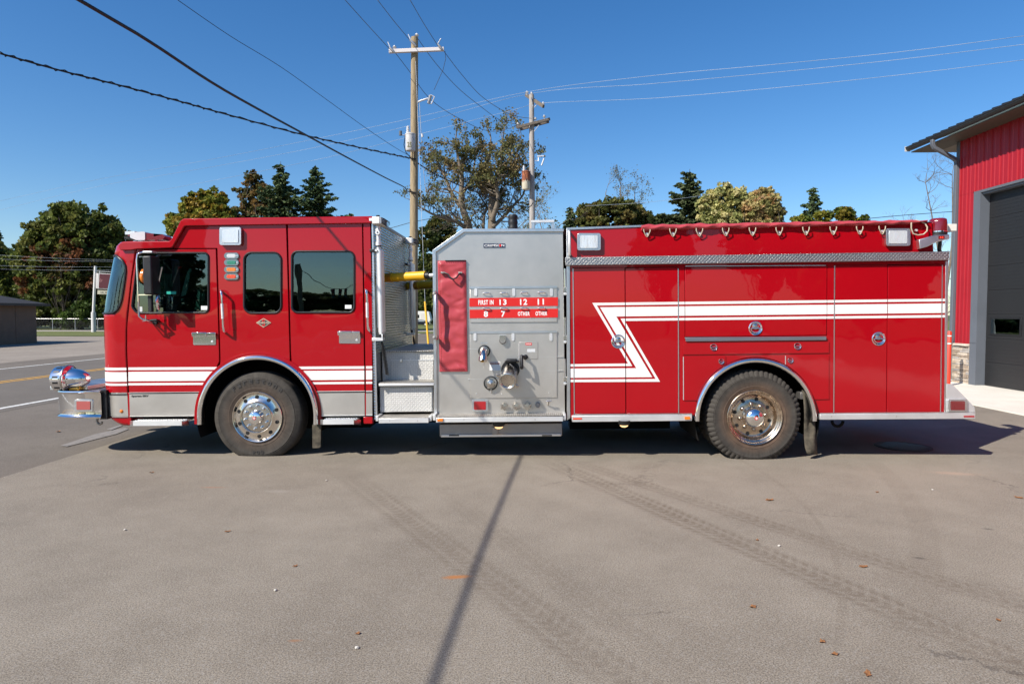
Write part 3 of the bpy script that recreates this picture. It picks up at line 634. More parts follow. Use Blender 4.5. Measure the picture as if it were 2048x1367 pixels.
ptube('arrester', U1, [rel(U1, 801, 262, -.3), rel(U1, 801, 271, -.3)], .055, simple('dark_arrester', (.10, .11, .12), .4)); ptube('arrester_bracket', U1, [rel(U1, 801, 270, -.3), rel(U1, 813, 271, -.3)], .015, GALV, 6)
ptube('tank_leads', U1, [rel(U1, 811, 268, -.35), rel(U1, 808, 290, -.35), rel(U1, 812, 305, -.3), rel(U1, 822, 316, -.2)], .016, BLACK, 5)
text_ = rel(U1, 817, 288, -.62)
me = text_mesh('25', text_.x-.05, text_.x+.10, text_.z-.10, text_.z+.08, text_.y+.02, bold=.02); link('tank_number', me, simple('olive_print', (.16, .15, .05), .6), t1)
for z_ in (316, 383): 
    ptube('cable_clamp', U1, [rel(U1, 820, z_, -.17), rel(U1, 832, z_+3, -.17)], .03, BLACK, 6)
ptube('drop_wire', U1, [rel(U1, 839, 206, -.1), rel(U1, 842, 260, -.15), rel(U1, 846, 330, -.15), rel(U1, 852, 385, -.15)], .011, GALV, 5)
ptube('splice', U1, [rel(U1, 844.3, 268, -.15), rel(U1, 845, 274, -.15)], .04, PORC, 8)
ptube('jumper', U1, [rel(U1, 890, 102, ya), rel(U1, 891.5, 118, ya), rel(U1, 886, 140, ya), rel(U1, 877, 160, ya), rel(U1, 868, 180, ya)], .009, BLACK, 5)
U2 = utility_pole('utility_pole', *P(1066, 600, 23.5).xy, P(1064, 190, 23.5).z, .15, .115, WOODG, 'weathered grey utility pole with two dark crossarms and a rusty transformer', lean=-.08)
def arm(e, p, q, dy0, dy1, mat, th=.06):
    a, b = rel(e, *p, dy0), rel(e, *q, dy1); bm = bmesh.new(); d = (b-a); M = Matrix.Translation((a+b)/2) @ d.to_track_quat('X', 'Z').to_matrix().to_4x4(); box(bm, -d.length/2, d.length/2, -.05, .05, -th, th, M); return bm_obj('crossarm', bm, mat, e, bevel=.008)
arm(U2, (1052, 190), (1087, 213), .9, -.9, BOARD, .07); arm(U2, (1033, 255), (1100, 238), -.25, -.12, BOARD); arm(U2, (1040, 259), (1098, 243), .22, .22, BOARD)
for px_, py_ in ((1054, 186), (1063, 188.5), (1086, 208), (1035.5, 249), (1070.5, 238.5), (1088.5, 234)): ins(U2, px_, py_, .95, dy=0)
for a_, b_ in (((1055, 252), (1063, 262)), ((1078, 250), (1068, 263)), ((1062, 195), (1066, 213)), ((1075, 207), (1068, 215))): ptube('brace', U2, [rel(U2, *a_, -.15), rel(U2, *b_, -.12)], .018, GALV, 5)
def mk_rust():
    m, t, b, L = nodes('rusted_tank'); v = tc(t); s = N(t, 'ShaderNodeSeparateXYZ'); L.new(v, s.inputs[0])
    h = math_n(t, L, 'ADD', s.outputs[2], math_n(t, L, 'MULTIPLY_ADD', noise(t, L, v, 6, 4, .7), .8, -.4)); zc = rel(U2, 1054, 366).z
    k = N(t, 'ShaderNodeMapRange', i_1=zc-.03, i_2=zc+.08); L.new(h, k.inputs[0])
    L.new(mixc(t, L, k.outputs[0], (.55, .50, .38), ramp(t, noise(t, L, v, 8, 4, .7), [(.35, (.12, .035, .03)), (.6, (.35, .11, .04))], L)), b.inputs['Base Color']); b.inputs['Roughness'].default_value = .8; return m
transformer(U2, 1052, 343, 379, -.32, .19, mk_rust(), PORC)
ptube('cutout_arm', U2, [rel(U2, 1070, 322, -.1), rel(U2, 1077, 321, -.1), rel(U2, 1077, 313, -.1)], .02, GALV, 6); ptube('cutout_bar', U2, [rel(U2, 1074, 313, -.1), rel(U2, 1088, 312, -.1)], .03, PORC, 6); ptube('cutout_fuse', U2, [rel(U2, 1088, 317, -.1), rel(U2, 1083, 331, -.1)], .035, PORC, 8)
# wires: each is laid in an upright plane through two known spots
def wire(name, px_pts, A, Bp, r, mat, label, cat='wire', group=None, extra=None, sub=6, twist=False):
    A = Vector(A); Bp = Vector(Bp); n = Vector((Bp.y-A.y, -(Bp.x-A.x), 0)).normalized(); pts = []
    for q in px_pts:
        if len(q) == 3: pts.append(Vector(q)); continue
        d = ray(*q); t_ = n.dot(A - CAM)/n.dot(d); pts.append(CAM + d*t_)
    if extra: pts = [Vector(e_) for e_ in extra] + pts
    # smooth through the points
    out = []
    for i in range(len(pts)-1):
        p0, p1, p2, p3 = pts[max(i-1, 0)], pts[i], pts[i+1], pts[min(i+2, len(pts)-1)]
        for k in range(sub):
            u_ = k/sub; out.append(.5*((2*p1)+(p2-p0)*u_+(2*p0-5*p1+4*p2-p3)*u_*u_+(3*p1-p0-3*p2+p3)*u_**3))
    out.append(pts[-1]); bm = bmesh.new(); tube(bm, out, r, 6)
    if twist: tube(bm, [p + Vector((math.sin(k*1.7)*r*1.8, 0, math.cos(k*1.7)*r*1.8)) for k, p in enumerate(out)], r*.6, 5)
    o = bm_obj(name, bm, mat, smooth=60); tag(o, label, cat, group); return o
CABLE = simple('black_cable', (.012, .012, .014), .6); THIN = simple('grey_wire', (.10, .12, .15), .5); PALE = simple('bright_wire', (.26, .31, .38), .5)
u1 = U1.location
wire('power_cable', [(158, 0), (300, 84), (450, 181), (610, 269), (700, 318), (770, 355), (808, 374), (814, 382), (819, 383), (822, 378), (829, 383)], (-3.98, -2, 0), (-4.3, 16.3, 0), .017, CABLE, 'thickest black cable crossing the upper left sky to the lower clamp of the brown pole', 'cable', extra=[(-4.25, -17, 3.95), (-4.07, -8, 4.06)])
wire('service_cable', [(0, 107), (120, 141), (240, 171), (360, 203), (450, 228), (600, 268), (700, 291), (780, 308), (822, 317)], (u1.x, 16.3, 0), (-11.2, 6.2, 0), .020, CABLE, 'wavy twisted black cable from the left edge to the brown pole, below its transformer', 'cable', twist=True, sub=14, extra=None)
wire('thin_wire', [(355, 0), (460, 72), (560, 133), (650, 197), (730, 255), (790, 295), (824, 314)], (u1.x, 16.3, 0), (-7.4, 6.2, 0), .007, CABLE, 'thin dark wire running down from the top edge left of centre to the brown pole', 'wire')
back = (-12.0, -25.0)
for q, off, lab in (([(690, 0), (735, 50), (779, 98)], -1.1, 'leftmost of the three thin wires from the top edge to the white crossarm'), ([(755, 0), (790, 45), (821, 82)], 0, 'middle of the three thin wires from the top edge, ending beside the pole top'), ([(820, 0), (848, 48), (876, 92)], 1.1, 'rightmost of the three thin wires from the top edge to the white crossarm')):
    wire('overhead_wire', q, (u1.x+off, 16.3, 0), (back[0]+off, back[1], 0), .011, THIN, lab, 'wire', 'overhead wires')
for q, off, o2, lab in (([(789, 104), (803, 122), (824, 150), (850, 187), (880, 214), (920, 238), (965, 259), (1000, 262), (1036, 250)], -1.1, -.7, 'sagging wire from the left end of the white crossarm to the grey pole'), ([(834, 75), (870, 125), (915, 175), (960, 212), (1000, 240), (1036, 249)], 0, -.5, 'sagging wire from the brown pole top to the grey pole'), ([(885, 99), (920, 145), (960, 190), (1000, 218), (1030, 232), (1063, 237)], 1.1, .3, 'sagging wire from the right end of the white crossarm to the grey pole')):
    wire('overhead_wire', q, (u1.x+off, 16.4, 0), (U2.location.x+o2, 23.4, 0), .011, THIN, lab, 'wire', 'overhead wires')
U2x = U2.location.x
for q, lab in (([(0, 402), (200, 358), (400, 323), (640, 276), (840, 233), (1054, 184), (1300, 152), (1560, 128), (1800, 104), (2048, 72)], 'uppermost of the three bright wires passing over the grey pole across the sky'), ([(0, 420), (200, 372), (400, 338), (640, 293), (840, 246), (1063, 187), (1300, 168), (1560, 144), (1800, 119), (2048, 89)], 'middle of the three bright wires passing over the grey pole across the sky'), ([(250, 392), (400, 366), (640, 318), (840, 268), (1030, 219), (1086, 206), (1300, 197), (1560, 175), (1800, 150), (2048, 120)], 'lowest of the three bright wires passing over the grey pole across the sky')):
    wire('street_wire', q, (U2x, 23.5, 0), (19.0, 15.6, 0) if False else (U2x-46, 50, 0), .0075, PALE, lab, 'wire', 'street wires')
wire('service_cable', [(832, 320), (838, 328), (865, 345), (890, 358), (945, 381), (1000, 400), (1054, 414), (1066, 405)], (u1.x, 16.6, 0), (U2x, 23.3, 0), .022, CABLE, 'black cable slung from the brown pole down to the grey pole', 'cable')
wire('service_cable', [(831, 383), (850, 402), (880, 424), (910, 443), (925, 455), (960, 470)], (u1.x, 16.6, 0), (3.0, 19, 0), .016, CABLE, 'black cable falling from the lower clamp of the brown pole behind the pump panel', 'cable')
wire('low_wire', [(745, 464), (785, 455), (830, 443), (900, 431), (1000, 417)], (-6.5, 20, 0), (3, 20, 0), .012, CABLE, 'thin dark wire running level behind the brown pole just above the cab wall', 'wire')
wire('low_wire', [(1725, 438), (1800, 431), (1905, 423)], (-6.5, 30, 0), (3, 30, 0), .018, CABLE, 'short dark wire above the right end of the truck leading to the garage', 'wire')
wire('low_wire', [(1170, 412), (1300, 404), (1420, 389)], (-6.5, 34, 0), (3, 34, 0), .010, PALE, 'faint bright wire in front of the dark round tree and the spruce', 'wire')
for y0, y1, lab in ((512, 520, 'uppermost pale wire in front of the big left tree'), (520, 523, 'second pale wire from the top in front of the big left tree'), (533, 534, 'third pale wire from the top in front of the big left tree'), (540, 540, 'lowest pale wire in front of the big left tree')):
    wire('street_wire', [(0, y0-2), (110, (y0+y1)/2), (230, y1), (400, y1+6)], (-40, 44, 0), (-20, 44, 0), .0065, PALE, lab, 'wire', 'street wires at left')
# guy wire with its yellow guard, seen through the gap
gy = empty('guy_wire', P(861, 730, 14.5)); gy.location.z = 0; tag(gy, 'slanting guy wire with a bright yellow guard tube at its foot behind the gap', 'guy wire')
a = P(860, 720, 14.5)-gy.location; b = P(850, 603, 15.0)-gy.location; c = P(831, 120, 16.4)-gy.location
ptube('wire_strand', gy, [a-Vector((0, 0, .1)), b, c], .007, GALV, 5); ptube('yellow_guard', gy, [a-Vector((0, 0, .15)), b], .035, YELLOW, 10)
# ================================================================== TREES
def mk_leafmat(name, rough=.6, trans=.42):
    m, t, b, L = nodes(name); at = N(t, 'ShaderNodeAttribute'); at.attribute_name = 'tint'
    L.new(at.outputs['Color'], b.inputs['Base Color']); b.inputs['Roughness'].default_value = rough; b.inputs['Specular IOR Level'].default_value = .25
    tr = N(t, 'ShaderNodeBsdfTranslucent'); L.new(mixc(t, L, .0, at.outputs['Color'], (1, 1, 1)), tr.inputs[0]); mx = N(t, 'ShaderNodeMixShader', i_0=trans)
    L.new(b.outputs[0], mx.inputs[1]); L.new(tr.outputs[0], mx.inputs[2]); L.new(mx.outputs[0], t.nodes['Material Output'].inputs[0]); return m
LEAF = mk_leafmat('tree_leaves'); NEEDLE = mk_leafmat('spruce_needles', .7, .12)
BARK = mk_wood('tree_bark', (.04, .032, .026), (.09, .075, .06)); BARKM = mk_wood('brown_bark', (.10, .08, .055), (.21, .17, .125))
def quads_mesh(name, c, ax, ay, col):
    """many small quads at c with half axes ax, ay and one colour each"""
    n = len(c); v = np.stack([c-ax-ay, c+ax-ay, c+ax+ay, c-ax+ay], 1).reshape(-1, 3).astype('f')
    me = bpy.data.meshes.new(name); me.vertices.add(4*n); me.vertices.foreach_set('co', v.ravel())
    me.loops.add(4*n); me.loops.foreach_set('vertex_index', np.arange(4*n, dtype='i')); me.polygons.add(n)
    me.polygons.foreach_set('loop_start', np.arange(0, 4*n, 4, dtype='i'))
    at = me.attributes.new('tint', 'FLOAT_COLOR', 'POINT'); cc = np.ones((4*n, 4), 'f'); cc[:, :3] = np.repeat(col, 4, 0); at.data.foreach_set('color', cc.ravel())
    me.update(); me.validate(); return me
def rand_axes(rng, n, s, flat=.0):
    a = rng.normal(size=(n, 3)); a /= np.linalg.norm(a, axis=1)[:, None]; b = rng.normal(size=(n, 3)); b -= (a*b).sum(1)[:, None]*a; b /= np.linalg.norm(b, axis=1)[:, None]
    sz = s*rng.uniform(.6, 1.3, (n, 1)); return a*sz, b*sz*.7
def limbs_obj(name, e, paths, mat):
    vs, fs = [], []
    for pts, r0, r1, seg in paths:
        n = len(pts); base = len(vs)
        for i, p in enumerate(pts):
            d = pts[min(i+1, n-1)] - pts[max(i-1, 0)]; d.normalize(); a = d.orthogonal().normalized() if abs(d.z) > .95 else d.cross(Vector((0, 0, 1))).normalized(); b = a.cross(d)
            r = r0+(r1-r0)*i/(n-1)
            for k in range(seg): vs.append(p + a*math.cos(2*PI*k/seg)*r + b*math.sin(2*PI*k/seg)*r)
        for i in range(n-1):
            for k in range(seg): fs.append((base+i*seg+k, base+i*seg+(k+1) % seg, base+(i+1)*seg+(k+1) % seg, base+(i+1)*seg+k))
    me = bpy.data.meshes.new(name); me.from_pydata(vs, [], fs); me.polygons.foreach_set('use_smooth', [True]*len(fs)); return link(name, me, mat, e)
def bend(a, b, rnd_, k=5, amt=.08):
    d = b-a; L_ = d.length; o = Vector((rnd_.gauss(0, 1), rnd_.gauss(0, 1), rnd_.gauss(0, .5)))*L_*amt; o2 = Vector((rnd_.gauss(0, 1), rnd_.gauss(0, 1), rnd_.gauss(0, .5)))*L_*amt*.5
    return [a + d*f + o*math.sin(f*PI) + o2*math.sin(f*2*PI) for f in [i/k for i in range(k+1)]]
def crown_tree(name, x, y, blobs, label, cols, seed, leaf=.17, clumps=260, per=85, clump_r=.62, zones=(), trunk_r=.28, group='trees along the far side of the street', fill=.55, cat='tree', bark=None):
    """blobs: (dx, dy, z, rx, ry, rz) in metres about the tree's foot"""
    rng = np.random.default_rng(seed); rn = random.Random(seed); e = empty(name, (x, y, 0)); tag(e, label, cat, group)
    vol = np.array([b[3]*b[5] for b in blobs]); vol = vol/vol.sum(); cc = []
    for b, f in zip(blobs, vol):
        n = int(clumps*f)+1; d = rng.normal(size=(n, 3)); d /= np.linalg.norm(d, axis=1)[:, None]; r = rng.uniform(fill**3, 1, n)**(1/3)*(rng.uniform(.80, 1.08, n) + (rng.uniform(size=n) > .93)*rng.uniform(0, .22, n))
        cc.append(np.array(b[:3]) + d*r[:, None]*np.array(b[3:]))
    cc = np.concatenate(cc); cc = cc[cc[:, 2] > .5]; n = len(cc)
    cr = clump_r*rng.uniform(.55, 1.35, n); pos = []; col = []; cols_ = np.array(cols)
    ci = rng.integers(0, len(cols), n)
    for k in range(n):
        m_ = int(per*(cr[k]/clump_r)**1.5)+4; d = rng.normal(size=(m_, 3)); d /= np.linalg.norm(d, axis=1)[:, None]; p = cc[k] + d*(rng.uniform(.2, 1, m_)**.45*cr[k])[:, None]*np.array([1, 1, .72])
        base = cols_[ci[k]].copy()
        for (zx, zz, zr, zc) in zones:
            q = math.hypot((cc[k][0]-zx)/zr, (cc[k][2]-zz)/zr)
            if q < 1 and rng.uniform() < 1.25-q: base = np.array(zc)
        pos.append(p); col.append(base[None]*rng.uniform(.6, 1.4, (m_, 1))*rng.uniform(.85, 1.15))
    pos = np.concatenate(pos); col = np.concatenate(col); ax, ay = rand_axes(rng, len(pos), leaf)
    crown = link('crown', quads_mesh('crown', pos, ax, ay, col), LEAF, e)
    top = max(b[2]+b[5]*.5 for b in blobs); bx = sum(b[0] for b in blobs)/len(blobs); bend_ = Vector((bx, 0, top*.8)); tp = bend(Vector((0, 0, 0)), bend_, rn, 6, .02)
    paths = [(tp, trunk_r, trunk_r*.35, 8)]
    for k in rn.sample(range(n), min(n, 46)):
        c = Vector(cc[k]); i = min(5, max(1, int(6*(c.z*.45+.1)/max(top, 1)))); paths.append((bend(tp[i], c, rn, 5, .07), trunk_r*.30, .02, 5))
    limbs_obj('trunk', e, paths, bark or BARK); return e
def spruce(name, x, y, h, rad0, label, seed, cols=((.055, .085, .034), (.075, .11, .044), (.10, .13, .052)), dens=1.0, low=.05, group='trees along the far side of the street', ragged=.30):
    rng = np.random.default_rng(seed); rn = random.Random(seed); e = empty(name, (x, y, 0)); tag(e, label, 'spruce tree', group)
    paths = [([Vector((rn.uniform(-.05, .05), rn.uniform(-.05, .05), h*f)) for f in (0, .25, .5, .75, 1)], .22, .02, 7)]; P_, A_, B_, C_ = [], [], [], []; cols_ = np.array(cols)
    z = h*low
    while z < h*.985:
        f = z/h; L0 = (rad0*(1-f)**.85 + .12)*rn.uniform(.62, 1.16); nb = int(6*(1-f)+3)
        ph = rn.uniform(0, 6)
        for k in range(nb):
            a = ph + 2*PI*k/nb + rn.uniform(-.3, .3); L_ = L0*rn.uniform(1-ragged*2, 1+ragged); d = Vector((math.cos(a), math.sin(a), 0)); up = .45*f - .12 + rn.uniform(-.08, .1)
            pts = [Vector((0, 0, z)) + d*L_*s_ + Vector((0, 0, L_*(up*s_ - .28*s_*s_ + .22*s_**4))) for s_ in (0, .25, .5, .75, 1)]
            paths.append((pts, .035*(1-f)+.01, .006, 3)); m_ = int(max(8, 46*L_*dens)); s_ = rng.uniform(.12, 1.02, m_); idx = np.clip((s_*4).astype(int), 0, 3); pa = np.array([list(p) for p in pts]); fr = (s_*4-idx)[:, None]; c = pa[idx]*(1-fr)+pa[np.minimum(idx+1, 4)]*fr
            side = rng.uniform(-1, 1, m_)*(.10+.30*L_*(1.05-s_)*.55); perp = np.array([-d.y, d.x, 0]); c = c + perp[None]*side[:, None]; c[:, 2] -= np.abs(side)*.25 + rng.uniform(0, .16, m_)*(1.2-f)
            dirv = np.array([d.x, d.y, 0])[None]*rng.uniform(.3, 1, (m_, 1)) + perp[None]*np.sign(side)[:, None]*rng.uniform(.1, .9, (m_, 1)) + np.array([0, 0, -.35])[None]*rng.uniform(.2, 1.6, (m_, 1)); dirv /= np.linalg.norm(dirv, axis=1)[:, None]
            w = rng.normal(size=(m_, 3)); w -= (w*dirv).sum(1)[:, None]*dirv; w /= np.linalg.norm(w, axis=1)[:, None]
            P_.append(c); A_.append(dirv*rng.uniform(.12, .26, (m_, 1))); B_.append(w*rng.uniform(.04, .085, (m_, 1))); C_.append(cols_[rng.integers(0, len(cols_), m_)]*rng.uniform(.6, 1.5, (m_, 1)))
        z += h*.0125*rn.uniform(.6, 1.4) + .03
    link('crown', quads_mesh('crown', np.concatenate(P_), np.concatenate(A_), np.concatenate(B_), np.concatenate(C_)), NEEDLE, e); limbs_obj('trunk', e, paths, BARK); return e
def twigs(rn, p, d, L_, r, depth, paths, tips, spread=.55, up=.12, gap=.0):
    n = 4; pts = [p]; cur = p.copy(); dd = d.normalized()
    for i in range(n):
        dd = (dd + Vector((rn.gauss(0, .14), rn.gauss(0, .14), rn.gauss(0, .10)+up*.3))).normalized(); cur = cur + dd*L_/n; pts.append(cur.copy())
    paths.append((pts, r, r*.6, 6 if depth > 3 else 4 if depth > 1 else 3))
    if depth <= 1: tips.extend(pts[1:])
    if depth == 0: return
    k = 2 if depth > 2 else 3
    for i in range(k):
        ax = Vector((rn.gauss(0, 1), rn.gauss(0, 1), rn.gauss(0, 1))); perp = ax - dd*ax.dot(dd); perp.normalize(); nd = (dd + perp*spread*rn.uniform(.6, 1.4)).normalized()
        twigs(rn, pts[-1] if i == 0 or rn.random() < .4 else pts[rn.randint(2, 4)], nd, L_*rn.uniform(.62, .85), r*.6, depth-1, paths, tips, spread, up)
def bare_tree(name, x, y, stems, label, seed, leaves=0, cols=((.1, .1, .05),), leaf=.12, bark=None, sub=9, depth=3, tl_=1.6, group='trees along the far side of the street', keep=None, cat='tree', lr=.35):
    """stems: polylines of (dx, dy, z) with start and end radius"""
    rn = random.Random(seed); rng = np.random.default_rng(seed); e = empty(name, (x, y, 0)); tag(e, label, cat, group); paths = []; tips = []
    for pts, r0, r1 in stems:
        pts = [Vector(p) for p in pts]; fine = []
        for i in range(len(pts)-1):
            p0, p1, p2, p3 = pts[max(i-1, 0)], pts[i], pts[i+1], pts[min(i+2, len(pts)-1)]
            for k in range(4):
                u_ = k/4; fine.append(.5*((2*p1)+(p2-p0)*u_+(2*p0-5*p1+4*p2-p3)*u_*u_+(3*p1-p0-3*p2+p3)*u_**3))
        fine.append(pts[-1]); paths.append((fine, r0, r1, 8)); n = len(fine)
        for j in range(sub):
            i = rn.randint(n//5, n-1); d = (fine[min(i+1, n-1)]-fine[max(i-1, 0)]).normalized(); ax = Vector((rn.gauss(0, 1), rn.gauss(0, .8), rn.gauss(0, .6)+.25)); perp = (ax - d*ax.dot(d)).normalized()
            r = (r0+(r1-r0)*i/n)*.42; twigs(rn, fine[i], (d*.5+perp).normalized(), tl_*rn.uniform(.6, 1.2)*(1 if i < n*.7 else .75), max(r, .02), depth, paths, tips)
        twigs(rn, fine[-1], (fine[-1]-fine[-3]).normalized(), tl_*.9, r1, depth, paths, tips)
    limbs_obj('trunk', e, paths, bark or BARKM)
    if leaves:
        tp = np.array([list(t_) for t_ in tips]); 
        if keep is not None: tp = tp[np.array([keep(*t_, rng) for t_ in tp])]
        c = tp[rng.integers(0, len(tp), leaves)] + rng.normal(size=(leaves, 3))*lr*rng.uniform(.2, 1, (leaves, 1)); ax, ay = rand_axes(rng, leaves, leaf); cl = np.array(cols)
        # neighbouring leaves share a hue
        hue = (np.sin(c[:, 0]*1.3+1)*np.cos(c[:, 2]*1.7)+1)/2*len(cols); ci = np.clip((hue+rng.normal(0, .5, leaves)).astype(int), 0, len(cols)-1)
        link('crown', quads_mesh('crown', c, ax, ay, cl[ci]*rng.uniform(.6, 1.4, (leaves, 1))), LEAF, e)
    return e
def at(px, py, Y): return P(px, py, Y)
def foot(px, Y): p = P(px, 640, Y); return p.x, p.y
def blob(fx, Y, px, py, rxp, rzp, dy=0, ry=None):
    """blob from pixels: centre and half sizes"""
    p = P(px, py, Y+dy); s_ = (Y+dy-CAM.y)/FPX; return (p.x-fx, dy, p.z, rxp*s_, (ry or rxp*s_*.8), rzp*s_)
GRN = [(.105, .130, .028), (.135, .160, .036), (.085, .110, .026), (.16, .165, .042)]; OLIVE = [(.155, .155, .042), (.13, .14, .038), (.19, .155, .05), (.11, .12, .034)]
RUST = (.14, .06, .024); 
Y = 64; x, y = foot(160, Y)
crown_tree('maple_tree', x, y, [blob(x, Y, 165, 500, 88, 92), blob(x, Y, 110, 520, 70, 90, -1), blob(x, Y, 205, 520, 55, 90, 1), blob(x, Y, 150, 590, 100, 50, 1), blob(x, Y, 140, 450, 52, 42)], 'huge round dark green maple touched with rust, leftmost behind the street sign', GRN, 1, clumps=1250, per=54, clump_r=.60, leaf=.16, zones=((-1.5, 7.6, 1.9, RUST), (1.2, 9.2, 1.1, RUST), (-4.2, 5, 1.3, RUST)), trunk_r=.35)
Y = 70; x, y = foot(20, Y); crown_tree('maple_tree', x, y, [blob(x, Y, 20, 560, 75, 75), blob(x, Y, -40, 580, 60, 110), blob(x, Y, 60, 600, 60, 60)], 'dark green leafy tree at the left edge behind the low brown building', GRN, 2, clumps=600, per=60, clump_r=.75)
Y = 76; x, y = foot(0, Y); spruce('spruce_tree', x, y, at(4, 455, Y).z, 3.0, 'narrow blue-green spruce top at the far left edge', 3)
Y = 62; x, y = foot(150, Y); crown_tree('bush', x, y, [blob(x, Y, 168, 625, 38, 30), blob(x, Y, 135, 640, 24, 16)], 'bright green bush at the foot of the big left maple, beside the sign pole', [(.06, .10, .02), (.08, .12, .025)], 4, clumps=90, per=90, clump_r=.5, leaf=.12, trunk_r=.06, group='bushes under the left trees', cat='bush')
Y = 63; x, y = foot(205, Y); crown_tree('bush', x, y, [blob(x, Y, 215, 625, 30, 30), blob(x, Y, 250, 610, 40, 45)], 'dark green bush right of the sign pole, next to the cab', GRN, 5, clumps=90, per=80, clump_r=.5, leaf=.12, trunk_r=.06, group='bushes under the left trees', cat='bush')
Y = 65; x, y = foot(70, Y); crown_tree('bush', x, y, [blob(x, Y, 85, 630, 45, 28), blob(x, Y, 40, 640, 40, 20)], 'dark thicket behind the chain-link fence beside the brown building', [(.03, .045, .012), (.02, .03, .01)], 6, clumps=110, per=70, clump_r=.5, leaf=.12, trunk_r=.06, group='bushes under the left trees', cat='bush')
Y = 61.5; x, y = foot(120, Y); crown_tree('red_maple_tree', x, y, [blob(x, Y, 150, 520, 45, 32), blob(x, Y, 105, 545, 34, 26), blob(x, Y, 180, 565, 34, 16)], 'slender rust-red young maple standing before the big green maple', [(.15, .058, .024), (.12, .07, .026), (.09, .08, .022)], 7, clumps=110, per=30, clump_r=.5, leaf=.13, trunk_r=.07)
YG = [(.26, .25, .036), (.19, .205, .034), (.14, .17, .03), (.32, .22, .034)]
Y = 55; x, y = foot(400, Y); crown_tree('maple_tree', x, y, [blob(x, Y, 378, 420, 16, 32), blob(x, Y, 402, 415, 18, 36), blob(x, Y, 433, 412, 20, 38), blob(x, Y, 355, 450, 24, 26), blob(x, Y, 400, 470, 60, 50), blob(x, Y, 450, 440, 22, 34)], 'yellow-green maple showing upright boughs above the front of the cab roof', YG, 8, clumps=760, per=34, clump_r=.30, leaf=.13, zones=((-.3, 8.5, 1.4, (.24, .10, .02)), (2.0, 9.5, 1.0, (.2, .1, .02))))
Y = 58; x, y = foot(510, Y); crown_tree('orange_tree', x, y, [blob(x, Y, 508, 368, 20, 28), blob(x, Y, 520, 395, 26, 34), blob(x, Y, 475, 380, 14, 5), blob(x, Y, 495, 400, 20, 18), blob(x, Y, 480, 430, 34, 16), blob(x, Y, 525, 430, 30, 30), blob(x, Y, 500, 480, 50, 50)], 'orange-tinged airy tree between the yellow-green maple and the spruces', [(.20, .12, .035), (.13, .11, .03), (.08, .085, .025), (.22, .14, .05)], 9, clumps=520, per=22, clump_r=.30, leaf=.11)
Y = 56; x, y = foot(566, Y); spruce('spruce_tree', x, y, at(566, 323, Y).z, 6.6, 'dense dark spruce, left and taller of the pair over the cab roof', 10, dens=1.2)
Y = 56.5; x, y = foot(634, Y); spruce('spruce_tree', x, y, at(633, 330, Y).z, 6.4, 'dark spruce, right of the pair over the cab roof', 11, cols=((.05, .085, .036), (.07, .11, .044), (.095, .13, .054)), dens=1.1)
# the big half-bare cottonwood behind the two poles
Y = 44; x, y = foot(962, Y)
def st(pp, r0, r1, ys=(0, 0)):
    n = len(pp); out = []
    for i, (a_, b_) in enumerate(pp):
        f = i/(n-1); p = P(a_, b_, Y); out.append((p.x-x, ys[0]+(ys[1]-ys[0])*f, p.z))
    return (out, r0, r1)
root = [(950, 640), (945, 560), (940, 490)]
CT = [st(root+[(938, 453), (925, 414), (924.6, 384), (925.6, 355), (920, 328), (914, 290)], .42, .07, (0, -1)), st([(920, 412), (902, 384), (892, 361), (881, 338), (862, 322)], .18, .05, (0, 1.5)), st([(940, 470), (925, 451), (904, 443), (873, 435), (845, 420)], .20, .05, (0, -2)),
      st([(955, 640), (975, 540), (983, 453), (983, 404), (988, 371), (984, 355), (972, 338), (978, 300), (980, 275)], .40, .06, (0, 1)), st([(984, 440), (990, 424), (997, 400), (994, 373), (1002, 342), (1005, 301), (1008, 282)], .22, .05, (0, -1.5)), st([(984, 455), (1005, 433), (1027, 406), (1046, 382), (1052, 350)], .18, .04, (0, 2)),
      st([(966, 480), (967, 429), (972, 410), (962, 392), (950, 370)], .14, .04, (0, 2.5)), st([(925, 384), (940, 360), (948, 320), (950, 292)], .10, .04, (0, 1)), st([(994, 373), (1015, 350), (1030, 322), (1036, 300)], .10, .04, (0, -1))]
BR = [(.21, .18, .07), (.18, .17, .06), (.14, .15, .055), (.23, .17, .075)]
bare_tree('cottonwood_tree', x, y, CT, 'large half-bare tree with forking limbs and thin brown-green leaves between the two poles', 12, leaves=17000, cols=BR, leaf=.065, sub=20, depth=4, tl_=.72, lr=.26,
          keep=lambda a_, b_, c_, g_: g_.uniform() < min(1, max(.16, (c_-8.0)/5.0)) )
Y = 104; x, y = foot(900, Y); crown_tree('leafy_tree', x, y, [blob(x, Y, 860, 480, 30, 30), blob(x, Y, 880, 450, 24, 22), blob(x, Y, 850, 560, 40, 60), blob(x, Y, 900, 520, 30, 60)], 'yellow-green leafy tree seen through the gap behind the yellow hose tubes', [(.09, .10, .02), (.06, .08, .018), (.12, .11, .03), (.04, .055, .015)], 13, clumps=330, per=48, clump_r=.85, leaf=.20)
Y = 100; x, y = foot(850, Y); crown_tree('bush', x, y, [blob(x, Y, 850, 600, 34, 42), blob(x, Y, 872, 620, 18, 30)], 'dense dark green shrub seen low through the gap above the caravan', GRN, 14, clumps=300, per=60, clump_r=.9, leaf=.20, trunk_r=.06, cat='bush')
def rnd_stems(n, h, w, seed):
    r_ = random.Random(seed); return [([(0, 0, 0), (r_.uniform(-.1, .1)*w, r_.uniform(-.1, .1)*w, h*.25), (r_.uniform(-.5, .5)*w, r_.uniform(-.5, .5)*w, h*.55), (r_.uniform(-1, 1)*w, r_.uniform(-.8, .8)*w, h*r_.uniform(.75, .92))], .16, .03) for _ in range(n)]
